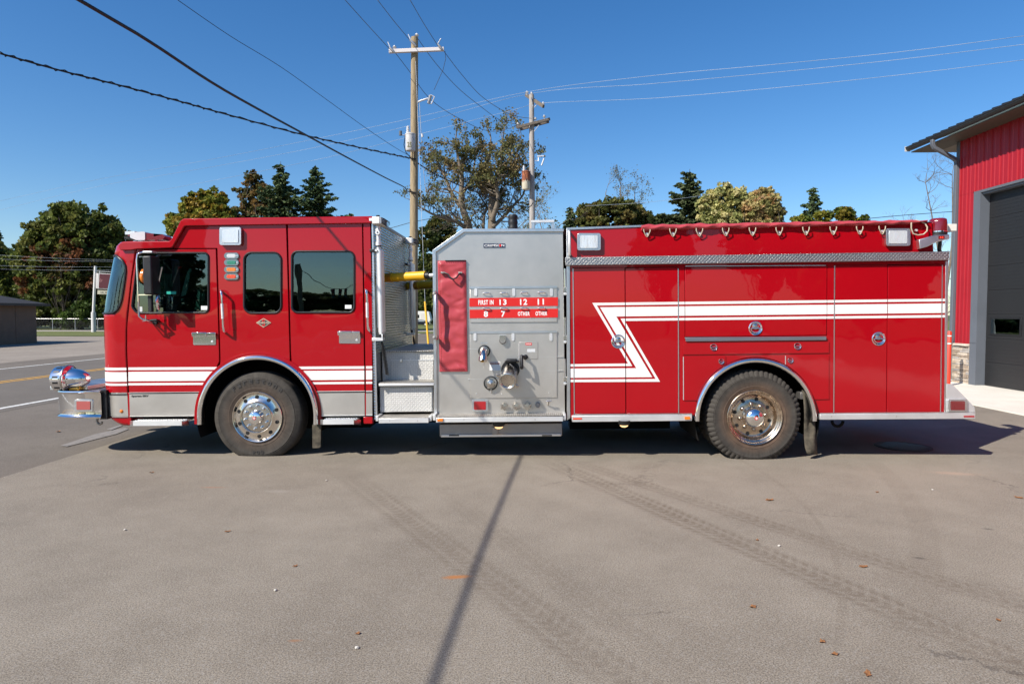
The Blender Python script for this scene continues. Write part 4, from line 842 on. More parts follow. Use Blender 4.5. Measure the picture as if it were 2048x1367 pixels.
Y = 62; x, y = foot(1075, Y); bare_tree('bare_tree', x, y, rnd_stems(4, at(1080, 385, Y).z, 3.0, 1), 'bare grey twiggy tree right of the grey pole, low over the pump house', 15, leaves=900, cols=BR, leaf=.08, sub=9, depth=3, tl_=1.7)
Y = 66; x, y = foot(1020, Y); bare_tree('bare_tree', x, y, rnd_stems(4, at(1020, 395, Y).z, 3.2, 2), 'bare twiggy tree filling in behind the right limbs of the big half-bare tree', 16, leaves=700, cols=BR, leaf=.08, sub=9, depth=3, tl_=1.8)
Y = 60; x, y = foot(1140, Y); spruce('spruce_tree', x, y, at(1145, 412, Y).z, 3.4, 'small spruce top beside the hand rail at the left of the truck body', 17)
Y = 66; x, y = foot(1240, Y); bare_tree('sparse_tree', x, y, [([(0, 0, 0), (.2, 0, 5), (-.3, 0, 9), (0, 0, at(1240, 372, Y).z)], .2, .05), ([(0, 0, 5), (1.2, 0, 8), (1.6, .5, at(1240, 385, Y).z)], .12, .04), ([(0, 0, 5), (-1.2, 0, 8), (-1.6, .5, at(1240, 385, Y).z)], .12, .04)], 'pale see-through tree rising above the dark round tree at mid right', 18, leaves=2600, cols=[(.16, .17, .10), (.20, .18, .11)], leaf=.06, sub=16, depth=4, tl_=1.05, lr=.3)
Y = 60; x, y = foot(1225, Y); crown_tree('maple_tree', x, y, [blob(x, Y, 1225, 440, 68, 46), blob(x, Y, 1180, 440, 32, 36), blob(x, Y, 1270, 445, 34, 34), blob(x, Y, 1225, 520, 70, 60)], 'dense round olive and brown tree above the left part of the truck body', OLIVE, 19, clumps=900, per=40, clump_r=.38, leaf=.12, zones=((.3, 9.6, 2.0, (.14, .075, .028)),))
Y = 58; x, y = foot(1340, Y); crown_tree('shrub_tree', x, y, [blob(x, Y, 1320, 445, 22, 18), blob(x, Y, 1345, 452, 24, 22), blob(x, Y, 1330, 500, 40, 40)], 'low dark green tree filling between the round tree and the tall spruce', [(.04, .055, .018), (.055, .07, .02)], 20, clumps=110, per=70, clump_r=.5, leaf=.13)
Y = 57; x, y = foot(1376, Y); spruce('spruce_tree', x, y, at(1376, 338, Y).z, 7.0, 'tall loose spruce standing left of the pale yellow trees', 21, cols=((.05, .07, .028), (.07, .09, .036), (.09, .105, .045)), dens=.95, ragged=.28)
PL = [(.48, .45, .17), (.38, .38, .14), (.28, .29, .10), (.54, .48, .22)]
Y = 54; x, y = foot(1460, Y); crown_tree('pale_maple_tree', x, y, [blob(x, Y, 1445, 400, 34, 32), blob(x, Y, 1415, 410, 20, 30), blob(x, Y, 1480, 410, 28, 34), blob(x, Y, 1450, 470, 60, 60)], 'pale yellow-green tree right of the tall spruce above the vinyl cover', PL, 22, clumps=760, per=28, clump_r=.28, leaf=.11)
Y = 53; x, y = foot(1530, Y); crown_tree('pale_maple_tree', x, y, [blob(x, Y, 1530, 408, 28, 34), blob(x, Y, 1550, 425, 20, 22), blob(x, Y, 1505, 425, 22, 24), blob(x, Y, 1530, 480, 40, 50)], 'pale tree flushed with orange, right one of the pale pair', [(.50, .40, .18), (.42, .36, .15), (.30, .28, .10), (.52, .34, .16)], 23, clumps=560, per=28, clump_r=.28, leaf=.11, zones=((1.0, 7.8, .8, (.5, .22, .12)),))
Y = 58; x, y = foot(1622, Y); spruce('spruce_tree', x, y, at(1622, 373, Y).z, 4.2, 'small pointed spruce by itself towards the rear of the truck', 24)
Y = 57; x, y = foot(1650, Y); crown_tree('maple_tree', x, y, [blob(x, Y, 1600, 442, 16, 12), blob(x, Y, 1650, 440, 18, 18), blob(x, Y, 1640, 480, 40, 30)], 'low green and yellow tree around the foot of the small spruce', YG, 25, clumps=90, per=60, clump_r=.42, leaf=.12)
Y = 55; x, y = foot(1692, Y); crown_tree('maple_tree', x, y, [blob(x, Y, 1690, 430, 18, 15), blob(x, Y, 1725, 442, 10, 7), blob(x, Y, 1690, 470, 26, 28)], 'small yellow and green maple, rightmost of the leafy trees over the truck', [(.20, .16, .02), (.10, .13, .02), (.07, .10, .02)], 26, clumps=80, per=60, clump_r=.40, leaf=.12)
Y = 34; x, y = foot(1890, Y); bare_tree('bare_tree', x, y, [([(0, 0, 0), (-.2, 0, 3.5), (-.6, 0, 6.0), (-1.4, 0, at(1850, 365, Y).z)], .10, .02), ([(0, 0, 3), (.3, 0, 6), (.2, 0, at(1890, 350, Y).z)], .09, .02), ([(-.2, 0, 3.5), (-1.2, 0, 5.4), (-2.2, 0, 6.4)], .08, .02)], 'bare grey-brown tree beside the garage corner behind the beacon', 27, sub=14, depth=4, tl_=.85)
# ================================================================== LEFT BACKGROUND
LB = empty('brown_building', (-29.5, 31.3, 0)); tag(LB, 'low brown building with a dark hipped roof cut by the left frame edge', 'building')
TAN = simple('brown_wall', (.19, .125, .088), .85, nscale=2, namt=.1); SHING = simple('dark_shingles', (.028, .028, .032), .85, nscale=30, namt=.3, bstr=.6, bscale=30)
bm = bmesh.new(); box(bm, -11, 0, -16, 0, 0, 2.3); bm_obj('wall', bm, TAN, LB)
bm = bmesh.new(); vs = [bm.verts.new(p) for p in ((-11.5, -16.5, 2.3), (.5, -16.5, 2.3), (.5, .5, 2.3), (-11.5, .5, 2.3), (-5.5, -10.5, 4.0), (-5.5, -5.5, 4.0))]
for f in ((0, 1, 4), (1, 2, 5, 4), (2, 3, 5), (3, 0, 4, 5), (0, 1, 2, 3)): bm.faces.new([vs[k] for k in f])
bm_obj('roof', bm, SHING, LB)
bm = bmesh.new(); box(bm, .49, .53, -16.5, .52, 2.18, 2.32); box(bm, -11.5, .53, .49, .53, 2.18, 2.32); bm_obj('fascia', bm, simple('brown_fascia', (.05, .042, .038), .6), LB)
for yy in (-1.6, -5.2, -8.8): bm = bmesh.new(); box(bm, 0, .02, yy-.03, yy+.03, 0, 2.2); bm_obj('wall_batten', bm, TAN, LB)
bm = bmesh.new(); box(bm, 0, .03, -4.4, -3.4, .0, 2.0); bm_obj('door', bm, simple('brown_door', (.08, .062, .052), .6), LB)
# chain-link fence
FX0, FX1, FY = P(60, 640, 60.6).x, P(215, 640, 60.6).x, 60.6
FN = empty('chain_link_fence', (FX0, FY, 0)); tag(FN, 'low grey chain-link fence in front of the left bushes', 'fence')
k = 0; xx = 0
while xx < FX1-FX0+4: bm = bmesh.new(); tube(bm, [(xx, 0, 0), (xx, 0, 1.25)], .03, 6); bm_obj('fence_post', bm, GALV, FN); xx += 2.4
bm = bmesh.new(); tube(bm, [(0, 0, 1.22), (xx, 0, 1.22)], .022, 6); bm_obj('top_rail', bm, GALV, FN)
bm = bmesh.new(); q = 0
while q < xx: tube(bm, [(q, -.005, 0), (q+1.2, -.005, 1.2)], .0025, 3); tube(bm, [(q+1.2, .005, 0), (q, .005, 1.2)], .0025, 3); q += .12
o = bm_obj('wire_mesh', bm, simple('dull_wire', (.16, .16, .16), .6), FN); o['kind'] = 'stuff'
# sign on a white pole
sg = P(187.5, 664, 54); SG = empty('street_sign', (sg.x, sg.y, 0)); tag(SG, 'white pole with a hanging dark red sign and small pale board, beside the windshield', 'sign')
h_ = P(191, 532, 54).z; lx = P(191, 532, 54).x-sg.x
bm = bmesh.new(); tube(bm, [(0, 0, 0), (.02, 0, 1.9)], .20, 12); bm_obj('pole_base', bm, simple('white_post', (.60, .58, .56), .5), SG, smooth=50)
bm = bmesh.new(); tube(bm, [(.02, 0, 1.9), (lx, 0, h_)], .12, 12); bm_obj('sign_pole', bm, simple('white_post_top', (.66, .64, .62), .5), SG, smooth=50)
def sp(px, py): p = P(px, py, 54); return (p.x-sg.x, p.z)
def splate(name, pts, v0, v1, mat, par=SG): 
    bm = bmesh.new(); extr(bm, [[sp(*q) for q in pts]], v0, v1); return bm_obj(name, bm, mat, par)
splate('sign_arm', [(192, 541.5), (232, 543.5), (232, 544.5), (192, 542.5)], -.03, .03, GALV); splate('hanger', [(199, 541.5), (200, 541.5), (200, 547), (199, 547)], -.02, .02, GALV)
cb_ = splate('sign_cabinet', [(198, 546), (235, 548), (234, 579), (196, 577)], -.1, .35, simple('white_sign_edge', (.62, .60, .57), .5)); splate('sign_face', [(200.5, 547.5), (234, 549), (233, 577.5), (199, 576)], -.13, -.1, simple('maroon_face', (.075, .008, .014), .4), cb_)
splate('sign_edge', [(194.5, 546), (198.2, 546), (196.5, 577), (194, 576)], -.12, .1, simple('white_side', (.66, .62, .60), .5), cb_)
for t_, x0_, y0_, x1_, y1_ in (('Dr', 200.5, 558, 207, 563.5), ('agon', 207.5, 559, 220, 564), ('Inn', 211, 564.5, 220, 570), ('open', 201, 571.5, 211, 574)):
    a_, b_ = sp(x0_, y1_), sp(x1_, y0_); me = text_mesh(t_, a_[0], b_[0], a_[1], b_[1], -.135, shear=.3); me.name = 'sign_lettering'
    if t_ in ('Dr',): link('sign_lettering', me, simple('faded_print', (.36, .16, .16), .6), cb_)
vb = splate('lower_board', [(196.5, 580), (235, 581), (234, 589), (196, 588)], -.1, .1, simple('cream_board', (.42, .40, .30), .6)); a_, b_ = sp(202, 587.5), sp(224, 581.5)
me = text_mesh('VACANCY', a_[0], b_[0], a_[1], b_[1], -.103); me.name = 'board_lettering'; link('board_lettering', me, TEXT_DARK, vb)
# caravan and dark car, seen through the gap
cvp = P(850, 640, 93); CV = empty('caravan', (cvp.x, 93, .03)); CV.scale = (.8, .8, .72); tag(CV, 'white caravan parked beyond the street, seen through the gap behind the cab', 'caravan')
cw = lambda px: (P(px, 640, 93).x-cvp.x)/.8
bm = bmesh.new(); xl, xr = -5.2, cw(861.5); extr(bm, [[(xl, .55), (xl, 2.75), (xl+.3, 3.0), (xr-.9, 2.95), (xr-.35, 2.7), (xr-.0, 1.1), (xr-.35, .55)]], 0, 2.3); bm_obj('caravan_body', bm, simple('white_caravan', (.72, .71, .68), .4), CV, bevel=.05)
for a_, b_ in ((xr-2.6, xr-2.2), (xr-4.2, xr-3.4)): bm = bmesh.new(); box(bm, a_, b_, -.02, 0, 1.5, 2.2); bm_obj('window', bm, GLASS, CV)
bm = bmesh.new(); box(bm, xr-1.9, xr-1.25, -.015, 0, .8, 2.5); bm_obj('door', bm, simple('caravan_door', (.66, .62, .58), .5), CV); bm = bmesh.new(); lathe(bm, [(.34, 0), (.34, .2), (.0001, .2)], (xr-3.2, -.02, .36), 20); bm_obj('wheel', bm, BLACK, CV)
cxp = P(844, 646, 88); CR = empty('parked_car', (cxp.x, 88, .03)); CR.scale = (.66, .66, .62); tag(CR, 'dark blue saloon car parked in front of the white caravan', 'car')
bodyp = [(-3.2, .35), (-3.25, .8), (-2.5, .95), (-1.7, 1.42), (-.6, 1.48), (.35, 1.30), (1.15, .92), (1.55, .75), (1.6, .4), (1.2, .3), (-2.9, .3)]
bm = bmesh.new(); extr(bm, [bodyp], 0, 1.7); bm_obj('car_body', bm, mk_paint('navy_paint', (.012, .016, .03)), CR, bevel=.06)
bm = bmesh.new(); extr(bm, [[(-2.3, .98), (-1.65, 1.36), (-.85, 1.40), (-.85, .98)]], -.012, 0); bm_obj('window', bm, simple('pale_glass', (.35, .40, .45), .1), CR); bm = bmesh.new(); extr(bm, [[(-.75, .98), (-.75, 1.40), (-.5, 1.40), (.3, 1.22), (.75, .98)]], -.012, 0); bm_obj('window', bm, simple('pale_glass_b', (.35, .40, .45), .1), CR)
for xx in (.75, -2.2):
    bm = bmesh.new(); lathe(bm, [(.33, 0), (.34, .02), (.34, .2), (.0001, .2)], (xx, -.03, .34), 20); w_ = bm_obj('wheel', bm, BLACK, CR); bm = bmesh.new(); lathe(bm, [(.0001, 0), (.23, .0), (.24, .02)], (xx, -.04, .34), 16); bm_obj('rim', bm, ALU_WHITE, w_)
# ================================================================== ACROSS THE LOT, SEEN ONLY IN PAINT, GLASS AND CHROME
def dupe(src, x, y, rz, s, label):
    c = src.copy(); COL.objects.link(c); c.location = (x, y, 0); c.rotation_euler = (0, 0, rz); c.scale = s if isinstance(s, tuple) else (s, s, s); c['label'] = label; c['group'] = 'trees across the lot'
    for ch in src.children: k = ch.copy(); COL.objects.link(k); k.parent = c
TOB = {o['label']: o for o in C.objects if o.get('label')}
big = [o for l, o in TOB.items() if l.startswith('huge round')][0]; rnd1 = [o for l, o in TOB.items() if l.startswith('dense round olive')][0]; sp1 = [o for l, o in TOB.items() if l.startswith('tall loose spruce')][0]
for i, (sx_, x_, y_, rz_, sc_) in enumerate(((big, -62, -75, 1, .8), (rnd1, -38, -62, 2, .95), (rnd1, -50, -140, 0, (2.4, 1, .5)), (rnd1, -38, -138, 3.14, (2.4, 1, .45)), (rnd1, -27, -141, 0.1, (2.4, 1, .5)), (rnd1, -62, -143, 3.0, (2.4, 1, .55)), (rnd1, -16, -139, 0.2, (2.4, 1, .5)), (rnd1, -75, -138, 0.2, (2.4, 1, .6)), (big, -20, -86, 3, .6), (rnd1, 2, -84, .5, .7), (rnd1, 12, -52, 1.5, 1.0), (rnd1, 18.5, -45, 3.3, 1.0), (big, 24, -40, 2.5, .95), (rnd1, 38, -36, 4, 1.1), (big, 50, -26, 4.4, 1.0), (rnd1, -85, -60, 5, 1.0), (big, -95, -30, .3, .9))):
    dupe(sx_, x_, y_, rz_, sc_, 'leafy tree across the lot, mirrored only in paint and glass')
RP = utility_pole('utility_pole', -23.4, -60, 6.7, .30, .24, WOOD, 'dark pole mirrored in the rear cab window', lean=-.3)
for i in range(3):
    e = empty('traffic_light', (-22.3+.85*i, -67, 3.5)); tag(e, ('left', 'middle', 'right')[i] + ' one of three black traffic lights mirrored in the rear cab window', 'traffic light', 'traffic lights over the junction')
    bm = bmesh.new(); box(bm, -.2, .2, -.12, .12, 0, 1.15); bm_obj('light_housing', bm, BLACK, e, bevel=.02)
    for j, c_ in enumerate((LENS_GREEN, LENS_AMBER, LENS_RED)): bm = bmesh.new(); lathe(bm, [(.0001, .14), (.10, .13), (.12, .12)], (0, 0, .2+.37*j), 14); bm_obj('signal_lens', bm, c_, e)
wv = [(-23.4, -60, 6.0), (-22.8, -64, 5.2), (-22.3, -67, 4.7), (-20.6, -67, 4.65), (-17, -67, 5.1), (-4, -67, 7.0)]
wire('span_wire', wv, (0, 0, 0), (1, 0, 0), .03, CABLE, 'span wire carrying the traffic lights, mirrored in the cab windows', 'wire')
# ================================================================== THE FIRE ENGINE
TR = empty('fire_truck', (0, 0, 0), rot=(0, -RAKE, 0))
tag(TR, 'red four-door fire engine with white stripes parked side-on on the asphalt', 'fire truck')
TW = 2.5                                       # width of the truck
def tbox(name, x0, y0, x1, y1, v0, v1, mat, parent=TR, bevel=.004, **k):
    a = T(x0, y1, v0); b = T(x1, y0, v0)
    bm = bmesh.new(); box(bm, a[0], b[0], v0, v1, a[1], b[1])
    return bm_obj(name, bm, mat, parent, bevel=bevel, **k)
def arc_px(cx, cy, r, a0, a1, n=28):
    return [(cx + r*math.cos(rad(a0+(a1-a0)*i/n)), cy - r*math.sin(rad(a0+(a1-a0)*i/n))) for i in range(n+1)]
def tl(pt, v): a = T(pt[0], pt[1], v); return Vector((a[0], v, a[1]))
def ttube(name, pts, r, mat, parent=TR, seg=10, **k):
    bm = bmesh.new(); tube(bm, [tl((p[0], p[1]), p[2]) for p in pts], r, seg, **k)
    return bm_obj(name, bm, mat, parent, smooth=50)

# ---------------------------------------------------------------- cab front: a lofted skin with rounded corners
RC = .28
SIL = [(452, 250), (484, 240), (492, 232), (510, 228.5), (540, 222.5), (580, 214.5), (627, 207), (632, 207.5), (700, 209), (760, 210.5), (785, 212), (833, 216), (842, 226), (849, 250)]
SEAM = [(452, 275), (497, 272), (560, 262), (650, 252), (700, 251.5), (785, 255), (849, 258)]
def interp(tab, x):
    for (a, b), (c, d) in zip(tab, tab[1:]):
        if x <= c: return b + (d-b)*(x-a)/(c-a)
    return tab[-1][1]
def front_row(py):
    uf = T(interp(SIL, py), py, .134)[0] - .041
    us = T(interp(SEAM, py), py, 0)[0]
    return uf, us, T(230, py, .05)[1]
def fcurve(py, s, off=0.0):
    """s in 0..1: side part, 1..2 the near corner, 2..3 front face (mirrored beyond 2.5)"""
    uf, us, w = front_row(py)
    mir = s > 2.5
    if mir: s = 5.0 - s
    rc = min(RC, .9*(us-uf))
    if s <= 1: p = (us + (uf+rc-us)*s, -off)
    elif s <= 2:
        th = (s-1)*PI/2; p = (uf+rc - (rc+off)*math.sin(th), rc - (rc+off)*math.cos(th))
    else: p = (uf-off, rc + (TW/2-rc)*(s-2)*2)
    v = TW - p[1] if mir else p[1]
    return Vector((p[0], v, w))
def s_of_px(py, px):
    uf, us, w = front_row(py); u = T(px, py, .02)[0]
    rc = min(RC, .9*(us-uf))
    if u >= uf+rc: return (us-u)/max(us-uf-rc, 1e-6)
    return 1 + math.asin(min(1, (uf+rc-u)/rc))*2/PI
GB = [(511, 229.5), (515, 238), (522, 247.5), (531, 252.6), (542, 253.6), (555, 252.4), (575, 249.5), (598, 245.8), (611, 242), (620, 237), (626, 229)]
ROWS = [484, 491, 500] + [g[0] for g in GB] + [632, 660, 700, 735, 760, 785, 800, 820, 833, 838, 843, 849]
bmP = bmesh.new(); bmG = bmesh.new(); NS, NG = 8, 44
grid = []
for py in ROWS:
    gy = min(max(py, 511), 626); sb = s_of_px(gy, interp(GB, gy))
    ss = [sb*i/NS for i in range(NS)] + [sb + (5-2*sb)*i/NG for i in range(NG)] + [5-sb + sb*i/NS for i in range(NS+1)]
    grid.append([fcurve(py, s) for s in ss])
r0, r1 = ROWS.index(511), ROWS.index(626)
PV = [[bmP.verts.new(p) for p in row] for row in grid]; GV = [[bmG.verts.new(p) for p in row] for row in grid]
for i in range(len(ROWS)-1):
    for j in range(len(grid[0])-1):
        g = r0 <= i < r1 and NS <= j < NS+NG
        VV, B = (GV, bmG) if g else (PV, bmP)
        B.faces.new((VV[i][j], VV[i][j+1], VV[i+1][j+1], VV[i+1][j]))
for B in (bmP, bmG): bmesh.ops.delete(B, geom=[v for v in B.verts if not v.link_faces], context='VERTS')
cabf = bm_obj('cab_front', bmP, RED, TR, smooth=50)
sd = cabf.modifiers.new('thickness', 'SOLIDIFY'); sd.thickness = .02; sd.offset = -1
bm_obj('windshield', bmG, GLASS_TEAL, TR, smooth=60)
loop = [(g[0], interp(GB, g[0])) for g in GB]
near = [fcurve(py, s_of_px(py, px), .003) for py, px in loop]; far = [Vector((p.x, TW-p.y, p.z)) for p in near]
def across(py, px, n=14):
    sb = s_of_px(py, px); return [fcurve(py, sb+(5-2*sb)*i/n, .003) for i in range(1, n)]
bm = bmesh.new(); tube(bm, near + across(*loop[-1]) + far[::-1] + across(*loop[0])[::-1], .013, 6, closed=True)
bm_obj('windshield_gasket', bm, RUBBER_SEAL, TR, smooth=60)
def fstrip(name, py0, py1, off, mat, parent=TR, tilt=0.0, n=6, s_end=4.999):
    bm = bmesh.new(); A = []; Bv = []
    ss = [0.001, .5, .98] + [1+i/8 for i in range(9)] + [2.2, 2.5, 2.8] + [3+i/8 for i in range(9)] + [4.02, 4.5, s_end]
    for s in ss: A.append(bm.verts.new(fcurve(py0, s, off))); Bv.append(bm.verts.new(fcurve(py1, s, off)))
    for i in range(len(ss)-1): bm.faces.new((A[i], A[i+1], Bv[i+1], Bv[i]))
    return bm_obj(name, bm, mat, parent, smooth=50)
for a, b in ((734.4, 739.8), (743.2, 762.2), (765.8, 770.2)): fstrip('stripe', a, b, .0025, WHITE_FILM, cabf)
fstrip('kick_band', 786, 832, .006, STEEL, cabf)
fstrip('band_trim', 783.5, 786.5, .011, CHROME, cabf); fstrip('band_trim', 830.5, 833, .011, CHROME, cabf)
fstrip('band_seal', 786.6, 789, .012, BLACK, cabf)
# brow over the windshield and the roof rail in one rounded bar along each side
def roof_rail(v0, v1, name='roof_rail'):
    top = [(236, 491), (240, 486), (247, 483), (338, 482), (343, 478), (361, 441), (367, 437), (745, 432)]
    bot = [(745, 446), (371, 451.5), (368, 453), (345, 493.5), (341, 495.5), (272, 498), (262, 500), (240, 500)]
    return plate(name, top+bot, v0, v1, RED, TR, bevel=.018)
roof_rail(-.035, .08)
rr_ = roof_rail(TW-.08, TW+.035)
def sheet_across(name, pts, v0, v1, mat, thick=.02, parent=TR, **k):
    """sheet following a side profile, from v0 to v1"""
    p = px_loop(pts, 0); bm = bmesh.new(); up = [(a, b) for a, b in p]; dn = [(a, b-thick) for a, b in p]
    extr(bm, [up + dn[::-1]], v0, v1); return bm_obj(name, bm, mat, parent, smooth=30)
sheet_across('roof', [(238, 487), (247, 484), (338, 483), (343, 479), (361, 442), (367, 438.5), (744, 433.5)], .08, TW-.08, RED)
# header that closes the front between windshield and roof
# ---------------------------------------------------------------- cab side
GAP = 1.0
arch = arc_px(515.5, 831, 126, 168, 12, 40)
ARC = lambda a0, a1, n=16: arc_px(515.5, 831, 126, a0, a1, n)
win_f = rnd([(264, 613), (277, 505.5), (417, 505.5), (417, 624.5), (273, 625.5)], [10, 12, 9, 9, 12])
win_m = rr(488, 505, 562.5, 625.5, 15, 7)
win_r = rr(583.5, 502.5, 708.5, 624.5, 12, 7)
fd = [(273.5, 499), (431.5, 498), (438, 705), (438.2, 722), (433.8, 731)] + ARC(133.5, 158, 10) + [(395, 783.5), (258, 784.5), (254, 700), (254.5, 650), (264, 560)]
mid = [(347, 496), (373, 452.8), (572, 449), (579.2, 706), (590, 714)]+[p for p in ARC(54, 126, 24)][0:]+[(440.5, 707), (434, 496)]
mid = [(347, 496), (373, 452.8), (572, 449), (579.2, 704.5), (579.8, 720.5)] + ARC(61, 127, 24) + [(440.9, 722), (440.6, 706), (434.5, 496)]
rd = [(575.5, 448.5), (724, 446.8), (729, 783), (639, 783.5)] + ARC(22, 57.5, 12) + [(582, 705)]
post = [(726.5, 446.5), (744.5, 446.3), (744.5, 783), (731.5, 783)]
def side_panel(name, pts, hole, v=0.0, th=.025, parent=TR):
    return plate(name, pts, v, v+th, RED, parent, holes=[hole] if hole else [], bevel=.003)
front_door = side_panel('front_door', fd, win_f)
mid_panel = side_panel('cab_side', mid, win_m)
rear_door = side_panel('rear_door', rd, win_r)
rear_post = side_panel('corner_post', post, None)
# near edges of the curved skin already reach the door seam; a dark jamb lies behind every seam
plate('door_jamb', [(262, 560), (271, 500), (350, 497), (375, 454), (742, 448), (742, 783), (640, 783)]+arc_px(515.5, 831, 128, 22, 158, 30)+[(393, 783), (258, 783), (254, 690)], .03, .05, DARK, TR, holes=[win_f, win_m, win_r])
def window(par, hole, shrink, name='window'):
    w = plate(name, hole, .012, .018, GLASS, par)
    bm = bmesh.new(); tube(bm, [tl(p, -.002) for p in hole], .0125, 6, closed=True)
    bm_obj('window_seal', bm, RUBBER_SEAL, w, smooth=60)
    return w
wf = window(front_door, win_f, 0); window(mid_panel, win_m, 0); wr = window(rear_door, win_r, 0)
# the far side of the cab, with windows too
far_out = [(262, 560), (271, 500), (350, 497), (375, 454), (744, 448), (744, 832), (258, 832), (254, 690)]
bm = bmesh.new(); extr(bm, [px_loop(l, 0) for l in (far_out, win_f, win_m, win_r)], TW-.03, TW)
far_side = bm_obj('cab_side', bm, RED, TR)
far_side['label'] = 'far side of the cab, behind its windows'
for w in (win_f, win_m, win_r):
    bm = bmesh.new(); extr(bm, [px_loop(w, 0)], TW-.02, TW-.014); bm_obj('window', bm, GLASS, far_side)
# clipping of the white film to a panel
def clip_poly(poly, xmin, xmax):
    for side, lim in ((0, xmin), (1, xmax)):
        out = []
        for i in range(len(poly)):
            a, b = poly[i-1], poly[i]
            ina = a[0] >= lim if side == 0 else a[0] <= lim; inb = b[0] >= lim if side == 0 else b[0] <= lim
            if ina != inb:
                f = (lim-a[0])/(b[0]-a[0]); out.append((lim, a[1]+(b[1]-a[1])*f))
            if inb: out.append(b)
        poly = out
        if not poly: return []
    return poly
def film(par, polys, x0, x1, y0=0, y1=3000, v=0.0, name='stripe'):
    for p in polys:
        q = clip_poly(p, x0, x1)
        if len(q) > 2: q = [(b, a) for a, b in clip_poly([(b, a) for a, b in q], y0, y1)]
        if len(q) > 2: plate(name, q, v-.0022, v-.0002, WHITE_FILM, par)
def arch_x(y, side, r=126):      # where the arch cuts a level line
    dx = math.sqrt(max(r*r-(831-y)**2, 0)); return 515.5 + side*dx
SB = [(734.3, 739.7), (743.1, 762.0), (765.7, 770.2)]
for a, b in SB:
    plate('stripe', [(256.5, a), (arch_x(a, -1), a-.9), (arch_x(b, -1), b-.9), (256.5, b)], -.0022, -.0002, WHITE_FILM, front_door)
for a, b in ((732.2, 737.4), (740.6, 759.2), (763.2, 767.6)):
    plate('stripe', [(arch_x(a, 1), a+.6), (728.5, a-.3), (728.5, b-.3), (arch_x(b, 1), b+.6)], -.0022, -.0002, WHITE_FILM, rear_door)
    plate('stripe', [(732, a-.4), (744.5, a-.5), (744.5, b-.5), (732, b-.4)], -.0022, -.0002, WHITE_FILM, rear_post)
# steel kick panels below the doors
def kick(poly, name='kick_panel'):
    k = plate(name, poly, -.006, .02, STEEL, TR, bevel=.002)
    xs = [p[0] for p in poly]; a, b = min(xs), max(xs)
    y0 = min(p[1] for p in poly); y1 = max(p[1] for p in poly)
    tbox('band_trim', a, y0-2, b, y0, -.014, .0, ALU_WHITE, k, bevel=0); tbox('band_seal', a, y0, b, y0+2.4, -.010, .0, BLACK, k, bevel=0)
    tbox('band_trim', a, y1-2.4, b, y1-.6, -.014, .0, ALU_WHITE, k, bevel=0); tbox('band_seal', a, y1-.6, b, y1+1.6, -.012, .0, BLACK, k, bevel=0)
    return k
kp = kick([(258.5, 785.5), (arch_x(785, -1), 785), (arch_x(800, -1), 800), (389.5, 832), (259.5, 833)])
text_px('nameplate', 'Spartan ERV', 263, 789.3, 297, 794.6, -.008, TEXT_DARK, kp, bold=.04)
kick([(arch_x(784, 1), 784), (729, 783), (729.5, 831), (641.5, 832), (arch_x(800, 1), 800)])
kick([(732, 783), (744.5, 783), (744.5, 831), (732, 831)])
tbox('sill', 256, 785, 260.5, 849, -.004, .03, RED); tbox('sill', 727.5, 783, 732.5, 833, .0, .03, RED)
tbox('sill', 727, 833, 745, 847, -.012, .06, RED, bevel=.006)
# grab handles, door handles
def handle_px(x, y0, y1, par, name='grab_handle', lean=3, out=-.085, r=.0135):
    x2 = x + lean
    o = ttube(name, [(x-2, y0, 0), (x-2, y0, out*.7), (x-1, y0+3, out), (x, y0+9, out), (x2, y1-9, out), (x2+1, y1-3, out*.95), (x2+3, y1+1, out*.6), (x2+3, y1+1, 0)], r, CHROME, par, 12)
    ttube('grip', [(x+.6, y0+26, out), (x2-.8, y1-26, out)], r*1.25, ALU_WHITE, o, 12)
    return o
handle_px(443.5, 581, 663, mid_panel); handle_px(733.5, 579, 661, rear_post, lean=2)
def door_handle(x0, y0, x1, y1, par):
    p = plate('handle_plate', rr(x0+3, y0+3, x1, y1, 2, 3), -.006, 0, CHROME, par, bevel=.002)
    tbox('handle', x0, y0+2, x0+(x1-x0)*.6, y0+11, -.045, -.02, CHROME, p, bevel=.006)
    tbox('handle_hinge', x0+(x1-x0)*.6, y0+2.4, x1-1, y0+10.5, -.032, -.006, CHROME, p, bevel=.006)
    bm = bmesh.new(); c = tl((x1-7, y1-7), -.006); lathe(bm, [(.013, 0), (.013, -.007), (.001, -.008)], c, 16); bm_obj('key_lock', bm, ALU_WHITE, p, smooth=40)
door_handle(383, 662, 431.5, 689.5, front_door); door_handle(675, 659.5, 720.5, 686.5, rear_door)
